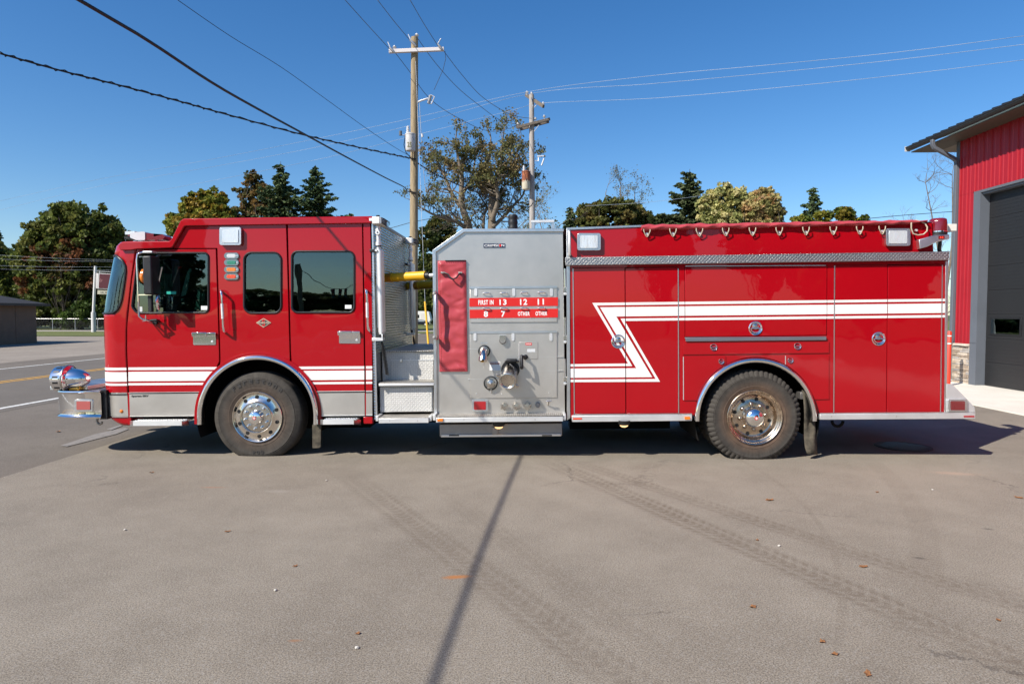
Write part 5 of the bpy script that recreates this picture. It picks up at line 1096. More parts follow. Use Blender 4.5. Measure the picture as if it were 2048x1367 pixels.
# lamps on the cab side
def framed_lamp(name, x0, y0, x1, y1, v, lens, par=TR, deep=.045, r=7):
    f = plate(name, rr(x0, y0, x1, y1, r*.6, 4), v-deep, v, ALU, par, bevel=.010)
    i = (x1-x0)*.13; j = (y1-y0)*.13
    plate('lens', rr(x0+i, y0+j, x1-i, y1-j, r*.35, 4), v-deep-.008, v-deep+.01, lens, f, bevel=.008)
    for sx, sy in ((x0+i*.9, y0+j*.9), (x1-i*.9, y0+j*.9), (x0+i*.9, y1-j*.9), (x1-i*.9, y1-j*.9)):
        bm = bmesh.new(); lathe(bm, [(.0001, -.004), (.006, -.003), (.006, .004)], tl((sx, sy), v-deep), 8); bm_obj('screw', bm, ALU, f)
    return f
sc = framed_lamp('scene_light', 438.5, 454, 482, 490, 0, REFLECTOR, mid_panel)
def oval_lamp(y, lens, nm):
    f = plate(nm, rr(448, y-6.6, 477.5, y+6.2, 6.3, 6), -.014, 0, DARKCHROME, mid_panel, bevel=.004)
    plate('lens', rr(453, y-3.9, 471.5, y+3.6, 3.6, 5), -.021, -.012, lens, f, bevel=.004)
    for k in range(4): tbox('led', 454.6+k*4.1, y-1.6, 456.9+k*4.1, y+1.8, -.0225, -.02, lens, f, bevel=0)
    bm = bmesh.new(); lathe(bm, [(.0001, -.004), (.010, -.003), (.010, .004)], tl((474.3, y), -.014), 10); bm_obj('screw', bm, ALU, f)
for y, l in ((511.5, LENS_CLEAR), (525, LENS_GREEN), (539, LENS_AMBER), (553, LENS_ORANGE)): oval_lamp(y, l, 'signal_light')
# diamond badge with lettering
bd = plate('badge', [(527, 636), (542, 645), (527, 654.5), (512, 645)], -.006, 0, CORD, mid_panel)
plate('badge_field', [(527, 637.6), (539.6, 645), (527, 652.8), (514.4, 645)], -.0075, -.005, TEXT_DARK, bd)
text_px('badge_sword', 'S', 524, 638.6, 530, 652, -.0082, STICK_RED, bd, bold=.02)
text_px('badge_lettering', 'SPARTAN', 515.6, 643, 538.4, 647.4, -.0098, CORD, bd, bold=.03)
# marker lamps at the front corner
def round_marker(x, y, v, r, name, plate_r=None, par=cabf):
    bm = bmesh.new(); c = tl((x, y), v)
    if plate_r:
        lathe(bm, [(.0001, -.006), (plate_r*.8, -.006), (plate_r, 0)], c, 6); f = bm_obj(name, bm, ALU_WHITE, par); bm = bmesh.new(); par = f
    lathe(bm, [(.0001, -.022-r*.3), (r*.6, -.018-r*.3), (r*.9, -.012), (r, 0)], c, 16); return bm_obj('amber_lens' if plate_r else name, bm, LENS_AMBER, par, smooth=60)
round_marker(234, 732, .045, .026, 'marker_light', .05); round_marker(245, 821.5, .014, .031, 'side_marker')
# stickers
plate('sticker', [(402, 611.5), (414.5, 611.5), (414.5, 619.5), (402, 619.5)], .009, .0118, TEXT_WHITE, wf)
plate('sticker', [(690, 609.5), (703, 609.5), (703, 617), (690, 617)], .009, .0118, TEXT_WHITE, wr)
plate('sticker', [(277, 613), (284.5, 613), (284.5, 623), (277, 623)], .009, .0118, LENS_CLEAR, wf)
plate('sticker', [(332.5, 582.5), (352, 582.5), (352, 588), (332.5, 588)], .009, .0118, simple('teal_sticker', (.03, .42, .33), .4), wf)
# mirror
mk = empty('side_mirror', (0, 0, 0), TR)
ttube('mirror_arm', [(303, 505.5, 0), (300, 504, -.13), (284, 504.5, -.17), (275, 508, -.18), (273.5, 520, -.18), (275.5, 560, -.18), (277, 600, -.18), (277.5, 632, -.18), (284, 637.5, -.17), (298, 641, -.12), (306, 645, -.02), (306, 645, 0)], .0105, CHROME, mk, 10)
ttube('mirror_brace', [(291.5, 630, -.16), (291.5, 641, -.16), (286, 642, -.14), (306, 647, 0)], .008, CHROME, mk, 8)
mh = tbox('mirror_head', 287, 511, 301.5, 589, -.30, -.11, BLACK, mk, bevel=.016, seg=3)
tbox('mirror_cap', 285, 501.5, 304, 505.5, -.2, -.1, ALU_WHITE, mk)
tbox('mirror_bracket', 278, 512, 290, 514.5, -.19, -.17, CHROME, mk, bevel=0); tbox('mirror_bracket', 277, 588, 303, 590.5, -.20, -.16, CHROME, mk, bevel=0)
tbox('lower_mirror_post', 296, 589, 302, 624, -.17, -.12, BLACK, mk, bevel=.006)
bm = bmesh.new(); lathe(bm, [(.0001, -.04), (.05, -.03), (.085, 0), (.085, .02), (.0001, .03)], tl((287, 552), -.1), 24); am = bm_obj('amber_reflector', bm, LENS_AMBER, mk, smooth=50); am.scale = (.6, 1, 1); am.location.x = tl((287, 552), -.1).x*.4
bm = bmesh.new(); lathe(bm, [(.0001, -.03), (.025, -.02), (.045, 0), (.05, .03), (.0001, .035)], (0, 0, 0), 20); cvx = bm_obj('convex_mirror', bm, CHROME, mk, smooth=50); cvx.location = tl((314, 603), -.14); cvx.scale = (.5, 1, 2.0)
ttube('lamp_stalk', [(314, 590, -.12), (318, 560, -.14), (324, 534, -.16)], .010, ALU, mk)
ttube('lower_arm', [(300, 641, -.13), (312, 640, -.12), (318, 641, -.05), (318, 643, 0)], .014, BLACK, mk)
plate('mirror_foot', rnd([(300, 638), (312, 637), (313, 650), (303, 646)], 2), -.03, 0, BLACK, mk)
# interior
inn = empty('cab_interior', (0, 0, 0), TR)
tbox('floor', 262, 716, 742, 722, .06, TW-.06, BLACK, inn, bevel=0)
bm = bmesh.new(); extr(bm, [px_loop([(242, 640), (262, 616), (300, 626), (318, 640), (318, 700), (242, 700)], 0)], .08, TW-.08); bm_obj('dashboard', bm, BLACK, inn, bevel=.01)
c = tl((345, 612), .55); Mx = Matrix.Translation(c) @ Matrix.Rotation(rad(-30), 4, 'Y')
bm = bmesh.new(); tube(bm, [Mx @ Vector((math.cos(a)*.235, math.sin(a)*.235, 0)) for a in [2*PI*k/28 for k in range(28)]], .015, 8, closed=True)
for a in (0, 2.1, 4.2): tube(bm, [Mx @ Vector((0, 0, -.03)), Mx @ Vector((math.cos(a)*.235, math.sin(a)*.235, 0))], .012, 6)
tube(bm, [Mx @ Vector((0, 0, 0)), Mx @ Vector((.02, 0, -.5))], .03, 8); bm_obj('steering_wheel', bm, BLACK, inn, smooth=50)
for (x0, x1) in ((395, 440), (500, 545), (655, 700)):
    for v in (.25, 1.05, 1.7):
        if x0 < 450 and v == 1.05: continue
        bm = bmesh.new(); a = T(x0, 660, v); b = T(x1, 625, v); box(bm, a[0], b[0], v, v+.5, a[1], b[1])
        a = T(x1-6, 660, v); b = T(x1+8, 545, v); box(bm, a[0], b[0], v+.02, v+.48, a[1], b[1]); bm_obj('seat', bm, FABRIC, inn, bevel=.03)
bm = bmesh.new(); extr(bm, [px_loop(rr(330, 520, 350, 548, 4), .9)], .85, .9); bm_obj('sun_visor', bm, BLACK, inn)
sheet_across('headliner', [(260, 503), (345, 501), (372, 461), (738, 455)], .06, TW-.06, FABRIC, parent=inn)
# rear wall of the cab
a = T(744, 846, 0); b = T(745, 435, 0)
bm = bmesh.new(); box(bm, b[0]-.03, b[0], .0, TW, a[1]+.04, b[1]); rw = bm_obj('rear_wall', bm, RIBBED, TR)
bm = bmesh.new(); box(bm, b[0]-.012, b[0]+.006, -.004, .02, a[1]+.04, b[1]); bm_obj('corner_trim', bm, ALU, rw)
bm = bmesh.new(); box(bm, b[0]-.02, b[0]+.006, .0, TW, b[1]-.03, b[1]+.006); bm_obj('top_trim', bm, STEEL_DULL, rw)
# light bar on the low roof
lb = plate('light_bar', rnd([(260, 465), (284, 463), (290, 463.5), (290, 480), (272, 480), (260, 475)], 2), .28, .42, LENS_CLEAR, TR, bevel=.01)
bm = bmesh.new(); a = T(270, 479, .6); b = T(330, 464, .6); bm.free(); bm = bmesh.new(); extr(bm, [px_loop(rnd([(290.5, 466), (326, 468.5), (331, 472.5), (326, 479.5), (290.5, 480)], 2), .3)], .29, .45); box(bm, a[0], a[0]+.26, .45, TW-.4, a[1]+.01, b[1]-.035); bm_obj('red_dome', bm, LENS_DARKRED, lb, bevel=.02)
bm = bmesh.new(); box(bm, a[0]+.05, a[0]+.17, .31, .40, a[1]+.03, b[1]-.02); bm_obj('strobe', bm, REFLECTOR, lb)
bm = bmesh.new(); box(bm, a[0]+.02, b[0]-.02, .34, TW-.34, a[1]-.02, a[1]+.012); bm_obj('light_bar_base', bm, BLACK, lb)
for v in (.42, TW-.5):
    bm = bmesh.new(); a = T(276, 485, v); b = T(310, 479, v); box(bm, a[0], b[0], v, v+.06, a[1], b[1]); bm_obj('mounting_foot', bm, ALU, lb)
# wheel arches --------------------------------------------------------------
def fender(cx, cy, r_in, r_out, leg, v0, v1, mat, name, leg_r=None):
    outer = arc_px(cx, cy, r_out, 0, 180, 44); inner = arc_px(cx, cy, r_in, 180, 0, 44)
    pts = [(cx+r_out, leg_r or leg)] + outer + [(cx-r_out, leg), (cx-r_in, leg)] + inner + [(cx+r_in, leg_r or leg)]
    o = plate(name, pts, v0, v1, mat, TR, bevel=.027 if mat is CHROME else .016); o.modifiers['bevel'].segments = 5; return o
fender(515.5, 831, 120, 127, 848, -.022, .03, RED, 'fender_lip')
def arch_trim(cx, cy, r, leg):
    pts = [(cx+r, leg)] + arc_px(cx, cy, r, 0, 180, 60) + [(cx-r, leg)]
    bm = bmesh.new(); P3 = [tl(p, -.040) for p in pts]; c3 = tl((cx, cy), -.04); rings = []
    for i, p in enumerate(P3):
        o = Vector((p.x-c3.x, 0, max(p.z-c3.z, 0))); o.normalize(); ring = []
        for k in range(12):
            a = PI*k/11 - .15; ring.append(bm.verts.new(p + o*(.030*math.cos(a)) + Vector((0, -.036*math.sin(a), 0))))
        ring.append(bm.verts.new(p - o*.027 + Vector((0, .09, 0)))); ring.append(bm.verts.new(p + o*.027 + Vector((0, .09, 0)))); rings.append(ring)
    for A, B_ in zip(rings, rings[1:]):
        for k in range(14): bm.faces.new((A[k], A[(k+1) % 14], B_[(k+1) % 14], B_[k]))
    bm.faces.new(rings[0]); bm.faces.new(rings[-1]); return bm_obj('wheel_arch', bm, CHROME, TR, smooth=60)
arch_trim(515.5, 830.5, 116, 848)
def wheel_well(cx, cy, r, v1=1.0):
    c = T(cx, cy, .1); bm = bmesh.new(); lathe(bm, [(r, .03), (r, v1), (.001, v1)], (c[0], 0, c[1]), 40, a0=-.35, a1=PI+.35)
    return bm_obj('wheel_well', bm, UNDER, TR, smooth=60)
wheel_well(515.5, 831, .715); wheel_well(1510.5, 836, .725)
# wheels ---------------------------------------------------------------------
def tyre_mesh(R, rin, wid, name, lug, mat):
    prof = [(rin-.012, .030), (rin, .012), (rin+.012, .006), (rin+.03, .003), (rin+.05, -.004), (rin+.055, -.001), (rin+(R-rin)*.45, -.008), (rin+(R-rin)*.62, -.006), (rin+(R-rin)*.66, -.009), (R-.075, -.002), (R-.07, -.005), (R-.038, .010), (R-.016, .020), (R-.006, .030)]
    n = len(prof)
    ym = wid/2
    crown = [(R-.001, .045)] 
    for k in range(1, 5):
        y = .045 + (wid-.09)*k/5
        crown += [(R, y-.006), (R-.013, y-.004), (R-.013, y+.004), (R, y+.006)]
    crown += [(R-.001, wid-.045)]
    full = prof + crown + [(r, wid-y) for r, y in prof[::-1]]
    seg = 168; bm = bmesh.new(); rings = []
    for i, (r, y) in enumerate(full):
        ring = []
        for k in range(seg):
            rr0 = r; yy = y
            if lug and (n-3 <= i < n+3 or len(full)-n-3 <= i < len(full)-n+3) and (k % 3) == 0:
                rr0 = r - .013; yy = y + (.007 if i < len(full)/2 else -.007)
            a = 2*PI*k/seg; ring.append(bm.verts.new((math.cos(a)*rr0, yy, math.sin(a)*rr0)))
        rings.append(ring)
    for A, B in zip(rings, rings[1:]):
        for k in range(seg): bm.faces.new((A[k], A[(k+1) % seg], B[(k+1) % seg], B[k]))
    return bm
def arc_text(txt, r, a_mid, da, h, y):
    """letters set upright round the sidewall, joined into one mesh"""
    vs, fs = [], []; n = len(txt)
    for i, ch in enumerate(txt):
        if ch == ' ': continue
        me = text_mesh(ch, -h*.42, h*.42, 0, h, 0, depth=.0035, bold=.02); a = a_mid - (i-(n-1)/2)*da
        M = Matrix.Rotation(-(a-PI/2), 4, 'Y') @ Matrix.Translation((0, y, r)); o = len(vs)
        vs += [M @ v.co for v in me.vertices]; fs += [[o+k for k in p.vertices] for p in me.polygons]; bpy.data.meshes.remove(me)
    me = bpy.data.meshes.new('tyre_lettering'); me.from_pydata(vs, [], fs); return me
RUBL = simple('raised_rubber', (.035, .032, .030), .7)
def wheel(cx, cy, R, v, kind, name='wheel', world=None):
    cu, cw = T(cx, cy, v); e = empty(name, (cu, v, cw), TR)
    bm = tyre_mesh(R, .295 if kind == 'f' else .315, .29, 'tyre', kind != 'f', None)
    # ground contact: the lowest part is pressed flat
    z0 = -(RM_z(cu, v, cw)) + .004
    for vt in bm.verts:
        if vt.co.z < z0: vt.co.y += (-.012 if vt.co.y < .14 else .012)*min(1, (z0-vt.co.z)/.03); vt.co.z = z0
    ty = bm_obj('tyre', bm, TYRE_F if kind == 'f' else TYRE_R, e, smooth=38)
    return e, ty
def RM_z(u, v, w): return w*math.cos(RAKE) + u*math.sin(RAKE)
def wheel_front(cx, cy, R, v):
    e, ty = wheel(cx, cy, R, v, 'f')
    for t_, r_, am, da, h in (('Firestone', .405, rad(88), .175, .052), ('400', .40, rad(270), -.12, .045)):
        me = arc_text(t_, r_, am, da, h if da > 0 else h, -.0085); link('tyre_lettering', me, RUBL, e)['kind'] = 'stuff'
    bm = bmesh.new(); lathe(bm, [(.292, .02), (.302, .004), (.303, -.006), (.298, -.011), (.290, -.008), (.284, .012), (.272, .030), (.25, .030), (.22, .022), (.188, .006), (.178, -.004), (.176, -.012)], seg=72)
    bm_obj('rim', bm, ALLOY, e, smooth=50)
    bm = bmesh.new(); lathe(bm, [(.176, -.004), (.172, -.014), (.165, -.016), (.08, -.016), (.08, .0)], seg=60); bm_obj('hub_flange', bm, mat_flange, e, smooth=40)
    bm = bmesh.new(); lathe(bm, [(.092, -.015), (.084, -.030), (.080, -.066), (.074, -.080), (.066, -.085), (.0001, -.086)], seg=44); hc = bm_obj('hub_cap', bm, CHROME, e, smooth=40)
    bm = bmesh.new(); lathe(bm, [(.0001, -.089), (.020, -.089), (.022, -.086)], seg=20); bm_obj('hub_emblem', bm, STICK_RED, e)
    bm = bmesh.new()
    for k in range(4):
        box(bm, -.0045, .0045, -.0915, -.089, .001, .014, Matrix.Rotation(k*PI/2, 4, 'Y'))
    bm_obj('emblem_cross', bm, TEXT_WHITE, e)
    nut = None; hole = None
    for k in range(10):
        a = 2*PI*(k+.3)/10
        if nut is None:
            bm = bmesh.new(); lathe(bm, [(.021, -.016), (.021, -.020), (.015, -.022), (.0148, -.050), (.012, -.058), (.0001, -.061)], seg=14); nut = bm_obj('wheel_nut', bm, ALLOY, e, smooth=45); o = nut
        else: o = nut.copy(); COL.objects.link(o)
        o.location = (math.cos(a)*.138, 0, math.sin(a)*.138)
        a = 2*PI*(k+.55)/10
        if hole is None:
            bm = bmesh.new(); lathe(bm, [(.0001, .018), (.020, .018), (.022, .0255), (.0235, .022), (.022, .026)], seg=18); hole = bm_obj('hand_hole', bm, BLACK, e, smooth=45); o = hole
        else: o = hole.copy(); COL.objects.link(o)
        o.location = (math.cos(a)*.236, 0, math.sin(a)*.236)
    return e
mat_flange = simple('worn_polish', (.62, .58, .52), .27, 1, nscale=9, namt=.15)
def wheel_rear(cx, cy, R, v):
    e, ty = wheel(cx, cy, R, v, 'r')
    bm = bmesh.new(); lathe(bm, [(.312, .02), (.322, .004), (.323, -.006), (.318, -.011), (.308, -.008), (.300, .010), (.288, .022), (.277, .022), (.266, .034), (.258, .06), (.252, .075), (.246, .082)], seg=72); bm_obj('rim', bm, ALLOY_R, e, smooth=50)
    bm = bmesh.new(); lathe(bm, [(.247, .082), (.236, .094), (.22, .098), (.19, .094), (.178, .088), (.115, .088), (.112, .05)], seg=60); bm_obj('rim_disc', bm, ALLOY_R, e, smooth=40)
    bm = bmesh.new(); lathe(bm, [(.117, .08), (.117, .02), (.113, .0), (.100, -.022), (.078, -.040), (.05, -.052), (.02, -.057), (.0001, -.058)], seg=48); bm_obj('hub_cap', bm, CHROME, e, smooth=50)
    bm = bmesh.new(); lathe(bm, [(.0001, -.062), (.020, -.062), (.023, -.055)], seg=20); bm_obj('hub_emblem', bm, STICK_RED, e)
    bm = bmesh.new()
    for k in range(4): box(bm, -.0045, .0045, -.0645, -.062, .001, .014, Matrix.Rotation(k*PI/2, 4, 'Y'))
    bm_obj('emblem_cross', bm, TEXT_WHITE, e)
    nut = hole = None
    for k in range(8):
        a = 2*PI*(k+.15)/8
        if nut is None:
            bm = bmesh.new(); lathe(bm, [(.026, .088), (.026, .075), (.022, .062), (.012, .054), (.0001, .052)], seg=16); nut = bm_obj('wheel_nut', bm, ALLOY_R, e, smooth=50); o = nut
        else: o = nut.copy(); COL.objects.link(o)
        o.location = (math.cos(a)*.150, 0, math.sin(a)*.150)
        a = 2*PI*(k+.68)/8
        if hole is None:
            bm = bmesh.new(); lathe(bm, [(.0001, .089), (.017, .089), (.019, .0935), (.021, .091)], seg=16); hole = bm_obj('hand_hole', bm, BLACK, e, smooth=45); o = hole
        else: o = hole.copy(); COL.objects.link(o)
        o.location = (math.cos(a)*.208, 0, math.sin(a)*.208)
    return e
w1 = wheel_front(514.5, 833.5, .537, .005)
w2 = wheel_rear(1509.5, 834.5, .552, -.02)
def wheel_copy(src, dv, flip=True):
    e = src.copy(); COL.objects.link(e); e.location.y = dv
    if flip: e.rotation_euler = (0, 0, PI)
    for ch in list(src.children):
        if ch.name.split('.')[0] in ('tyre', 'rim', 'rim_disc', 'hub_cap', 'hub_flange'):
            c = ch.copy(); COL.objects.link(c); c.parent = e
    return e
wheel_copy(w1, TW-.005); wheel_copy(w2, TW+.02); wheel_copy(w2, .33, False)
# underside
def tb(name, x0, y0, x1, y1, v0, v1, mat=UNDER, **k): return tbox(name, x0, y0, x1, y1, v0, v1, mat, TR, bevel=0, **k)
tb('chassis_rail', 255, 800, 1885, 838, .78, .92); tb('chassis_rail', 255, 800, 1885, 838, 1.58, 1.72)
tb('front_axle', 500, 822, 530, 848, .2, TW-.2); tb('rear_axle', 1490, 812, 1530, 856, .1, TW-.1)
tb('cab_floor', 258, 790, 742, 832, .75, TW-.3); tb('engine_sump', 560, 830, 740, 856, 1.0, 1.5); tb('tank_floor', 1140, 815, 1380, 833, .05, TW-.05)
tb('tank_floor', 1640, 815, 1888, 833, .05, TW-.05); tb('cab_underside', 262, 825, 390, 834, .04, TW-.04); tb('cab_underside', 642, 825, 740, 834, .04, TW-.04)
tb('drive_shaft', 560, 838, 1500, 846, 1.2, 1.3); tb('exhaust', 1140, 838, 1340, 858, 1.7, 2.1)
# ---------------------------------------------------------------- front bumper, siren, hook
bmp = empty('front_bumper', (0, 0, 0), TR)
def bumper_sheet(name, y0, y1, off, mat, par=bmp, closed=False):
    # plan outline: from the near rear corner forward, round the corner, across the front, and back
    A = T(203, 800, -.02)[0]; F = T(111, 800, .20)[0]; r = .42
    pts = [(A, -.03), (F+r, -.03)]
    for k in range(1, 13):
        th = k/12*PI/2; pts.append((F+r-(r+off)*math.sin(th), -.03+r-(r+off)*math.cos(th)))
    pts = [(A, -.03-off), (F+r, -.03-off)] + pts[2:]
    full = pts + [(u, TW-v) for u, v in pts[::-1]]
    w0 = T(160, y1, 0)[1]; w1 = T(160, y0, 0)[1]
    return full, w0, w1
full, w0, w1_ = bumper_sheet('', 782, 834, 0, None)
bm = bmesh.new()
prof = [(.0, w0-.012), (.018, w0-.008), (.022, w0+.008), (.002, w0+.028), (.0, w0+.04), (.0, w1_-.035), (.002, w1_-.024), (.022, w1_-.008), (.018, w1_+.006), (-.02, w1_+.006)]
rows = []
for off, w in prof:
    f, _, _ = bumper_sheet('', 782, 834, off, None); rows.append([bm.verts.new((u, v, w)) for u, v in f])
for R0, R1 in zip(rows, rows[1:]):
    for k in range(len(R0)-1): bm.faces.new((R0[k], R0[k+1], R1[k+1], R1[k]))
o = bm_obj('bumper_face', bm, simple('bumper_chrome', (.84, .83, .81), .07, 1, bstr=.06, bscale=5), bmp, smooth=55)
o.modifiers.new('thickness', 'SOLIDIFY').thickness = .006
bm = bmesh.new(); inner = [(u+.01, v+.012*(1 if v < 1 else -1)) for u, v in full]
vs = [bm.verts.new((u, v, w1_-.006)) for u, v in inner]; bm.faces.new(vs); bm_obj('bumper_deck', bm, TREAD_TOP, bmp)
a = T(178, 777, .5); bm = bmesh.new(); box(bm, a[0]-.25, a[0]+.22, .15, 2.3, w1_, w1_+.05); bm_obj('bumper_extension', bm, ALU, bmp, bevel=.006)
lamp = framed_lamp('bumper_lamp', 148, 799, 185, 822, -.03, simple('pinkish_red_lens', (.42, .10, .09), .1, coat=1), bmp, deep=.02, r=4)
tbox('frame_horn', 198, 786, 222, 834, .05, .3, BLACK, bmp, bevel=.006)
tbox('bumper_backing', 200, 780, 212, 838, .0, TW, BLACK, bmp, bevel=0)
ttube('tow_hook', [(196, 834, .1), (194, 841, .1), (196, 846, .1), (200, 848, .1), (203.5, 846, .1), (204, 843, .1)], .014, STEEL_DULL, bmp)
# siren: bullet body behind a wide drum with slots
si = empty('siren', (0, 0, 0), TR)
c = tl((146, 757), .14); s = 1/170
def sx(px_): return (px_-146)*s*1.0
bm = bmesh.new(); lathe(bm, [(.0001, -.19), (.12, -.19), (.150, -.185), (.155, -.17), (.155, -.06), (.160, -.055), (.160, -.035), (.145, -.03), (.12, -.01)], c, 40, 'x'); bm_obj('siren_drum', bm, CHROME, si, smooth=40)
bm = bmesh.new(); lathe(bm, [(.125, -.03), (.124, .02), (.115, .08), (.095, .14), (.065, .185), (.03, .208), (.0001, .212)], c, 36, 'x'); bm_obj('siren_body', bm, CHROME, si, smooth=60)
bm = bmesh.new(); lathe(bm, [(.163, -.058), (.170, -.05), (.170, -.036), (.163, -.03)], c, 40, 'x'); bm_obj('siren_band', bm, mat_flange, si, smooth=50)
for k in range(14):
    a = 2*PI*k/14; bm = bmesh.new(); M = Matrix.Translation(c) @ Matrix.Rotation(a, 4, 'X'); box(bm, -.15, -.085, -.012, .012, .1535, .1575, M); bm_obj('siren_slot', bm, BLACK, si)
bm = bmesh.new(); box(bm, c.x-.02, c.x+.11, c.y-.06, c.y+.06, w1_, c.z-.10); bm_obj('siren_stand', bm, simple('brass', (.62, .38, .10), .3, 1), si, bevel=.01)
# ---------------------------------------------------------------- steps below the cab doors
def cab_step(x0, x1, y0, y1, slope0, slope1):
    st = empty('cab_step', (0, 0, 0), TR)
    plate('step_face', [(x0, y0+.5), (x1, y0-.3), (x1, y1-.6), (x0, y1)], -.16, -.15, ALU_WHITE, st)
    for xa, xb, v0, v1 in ((x0-5, x0, -.02, -.16), (x1, x1+14, -.16, -.01)):
        a, b = tl((xa, y0), v0), tl((xb, y0), v1); a2, b2 = tl((xa, y1), v0), tl((xb, y1), v1)
        bm = bmesh.new(); bm.faces.new([bm.verts.new(p) for p in (a, b, b2, a2)]); o = bm_obj('step_end', bm, ALU, st); o.modifiers.new('t', 'SOLIDIFY').thickness = .006
    a = T(x0, y0+1, -.15); b = T(x1+6, y0, -.15)
    bm = bmesh.new(); box(bm, a[0], b[0], -.15, .05, b[1]-.012, b[1]-.004); bm_obj('step_tread', bm, STEEL_DULL, st)
    tooth = None
    n = int((x1+10-x0)/5.2)
    for k in range(n):
        for q in range(2):
            if tooth is None:
                bm = bmesh.new(); lathe(bm, [(.013, 0), (.010, .014), (.006, .016)], (0, 0, 0), 8, 'z'); tooth = bm_obj('grip_tooth', bm, ALU, st, smooth=40); o = tooth
            else: o = tooth.copy(); COL.objects.link(o)
            o.location = (a[0]+.02+k*(b[0]-a[0]-.04)/(n-1), -.13+q*.06, b[1]-.006)
cab_step(266, 363, 841, 851, 0, 0)
cab_step(646, 707, 838.5, 848.5, 0, 0)
# ---------------------------------------------------------------- mud flaps
plate('mud_flap', [(624.5, 849), (642, 848), (641, 893), (638, 895), (625, 895.5)], .02, .045, MUD, TR)
bm = bmesh.new(); rows = []
for i in range(13):
    f = i/12; y = 770+137*f; x0 = 1604+9*f+3*math.sin(f*5)+ (0 if f < .9 else 4*(f-.9)*10); x1 = 1620+15*f**.6
    rows.append([bm.verts.new(tl((x0 + (x1-x0)*j/4, y + 2*j/4), .0 + .10*(j/4)*(1-f*.5) - .03*math.sin(f*6+j))) for j in range(5)])
for A, B in zip(rows, rows[1:]):
    for j in range(4): bm.faces.new((A[j], A[j+1], B[j+1], B[j]))
o = bm_obj('mud_flap', bm, MUD, TR, smooth=60); o.modifiers.new('t', 'SOLIDIFY').thickness = .012
o['label'] = 'rear mud flap, curled and caked with dirt'
tbox('flap_bracket', 1601, 784, 1622, 798, .05, .2, STEEL_DULL, TR)
# ---------------------------------------------------------------- light towers behind the cab
def tower(v, dx):
    """dx: pixels to shift at the plane v"""
    e = empty('light_tower', (0, 0, 0), TR)
    u = lambda px: T(px, 600, .0)[0]
    w = lambda py: T(760, py, .0)[1]
    def cyl(name, px, y0, y1, r, mat, vv=v, seg=14):
        bm = bmesh.new(); tube(bm, [(u(px), vv, w(y0)), (u(px), vv, w(y1))], r, seg); return bm_obj(name, bm, mat, e, smooth=50)
    cyl('mast', 761.5, 500, 668, .036, ALU_WHITE); cyl('guide_rod', 753.5, 502, 655, .016, ALU, v+.04)
    cyl('guide_rod', 767, 502, 663, .013, ALU, v+.02)
    cyl('upper_mast', 759.5, 452, 500, .024, ALU_WHITE); cyl('mast_collar', 759.5, 484, 491, .034, ALU_WHITE); cyl('mast_collar', 759.5, 458, 461, .034, ALU_WHITE)
    cyl('mast_seal', 759.5, 491, 493, .036, BLACK); 
    bm = bmesh.new(); lathe(bm, [(.0001, -.05), (.026, -.05), (.03, -.03), (.03, .03), (.0001, .04)], (u(759.5), v, w(465.5)), 18); bm_obj('knuckle', bm, ALU_WHITE, e, smooth=40)
    bm = bmesh.new(); lathe(bm, [(.0001, -.053), (.009, -.053), (.009, -.05)], (u(759.8), v, w(465.5)), 12); bm_obj('knuckle_bolt', bm, BLACK, e)
    bm = bmesh.new(); box(bm, u(742), u(762), v-.02, v+.05, w(504), w(498)); bm_obj('clamp', bm, BLACK, e, bevel=.005)
    bm = bmesh.new(); lathe(bm, [(.0001, -.03), (.014, -.03), (.016, 0)], (u(756), v-.02, w(501)), 14); bm_obj('clamp_bolt', bm, ALU_WHITE, e)
    # lamp head: a deep white box turned towards the rear
    bm = bmesh.new(); box(bm, u(752.5), u(768), v-.13, v+.20, w(450.5), w(436)); h = bm_obj('lamp_head', bm, simple('white_enamel', (.72, .72, .68), .4, coat=.4), e, bevel=.008)
    bm = bmesh.new(); box(bm, u(745), u(752.5), v-.08, v+.0, w(443), w(437.5)); bm_obj('lamp_bracket', bm, ALU_WHITE, e)
    bm = bmesh.new(); box(bm, u(768), u(768)+.012, v-.12, v+.19, w(449), w(437.5)); bm_obj('lamp_lens', bm, LENS_CLEAR, e)
    bm = bmesh.new()
    for k in range(6): tube(bm, [(u(768)+.012, v-.10+k*.055, w(449)), (u(768)+.05, v-.10+k*.055, w(446)), (u(768)+.05, v-.10+k*.055, w(440)), (u(768)+.012, v-.10+k*.055, w(437.5))], .003, 4)
    tube(bm, [(u(768)+.05, v-.11, w(443)), (u(768)+.05, v+.19, w(443))], .003, 4); bm_obj('lamp_guard', bm, BLACK, e)
    cyl('knob', 759.5, 430.5, 436, .022, BLACK)
    bm = bmesh.new(); box(bm, u(744), u(766), v-.05, v+.05, w(681), w(675)); box(bm, u(763), u(766), v-.05, v+.05, w(675), w(668)); bm_obj('foot_bracket', bm, ALU_WHITE, e, bevel=.003)
    bm = bmesh.new(); box(bm, u(757), u(766), v-.03, v+.03, w(675), w(664)); bm_obj('foot_block', bm, BLACK, e)
    tl_ = []
    for k in range(160):
        f = k/159; a = k*.95; y = 683 + f*66; x = 762 + 3*math.sin(f*3) + 9*f*f; rr_ = .006 + .013*min(1, f*5)
        tl_.append((u(x)+rr_*math.cos(a), v+rr_*math.sin(a), w(y)))
    bm = bmesh.new(); tube(bm, tl_, .0055, 5); bm_obj('coiled_cable', bm, BLACK, e, smooth=60)
    return e
tower(.0, 0)
def shift_copy(root, dv):
    c = root.copy(); COL.objects.link(c); c.location.y += dv
    for ch in root.children:
        k = ch.copy(); COL.objects.link(k); k.parent = c
    return c
first = [o for o in TR.children if o.name.startswith('light_tower')][0]
shift_copy(first, 2.12)
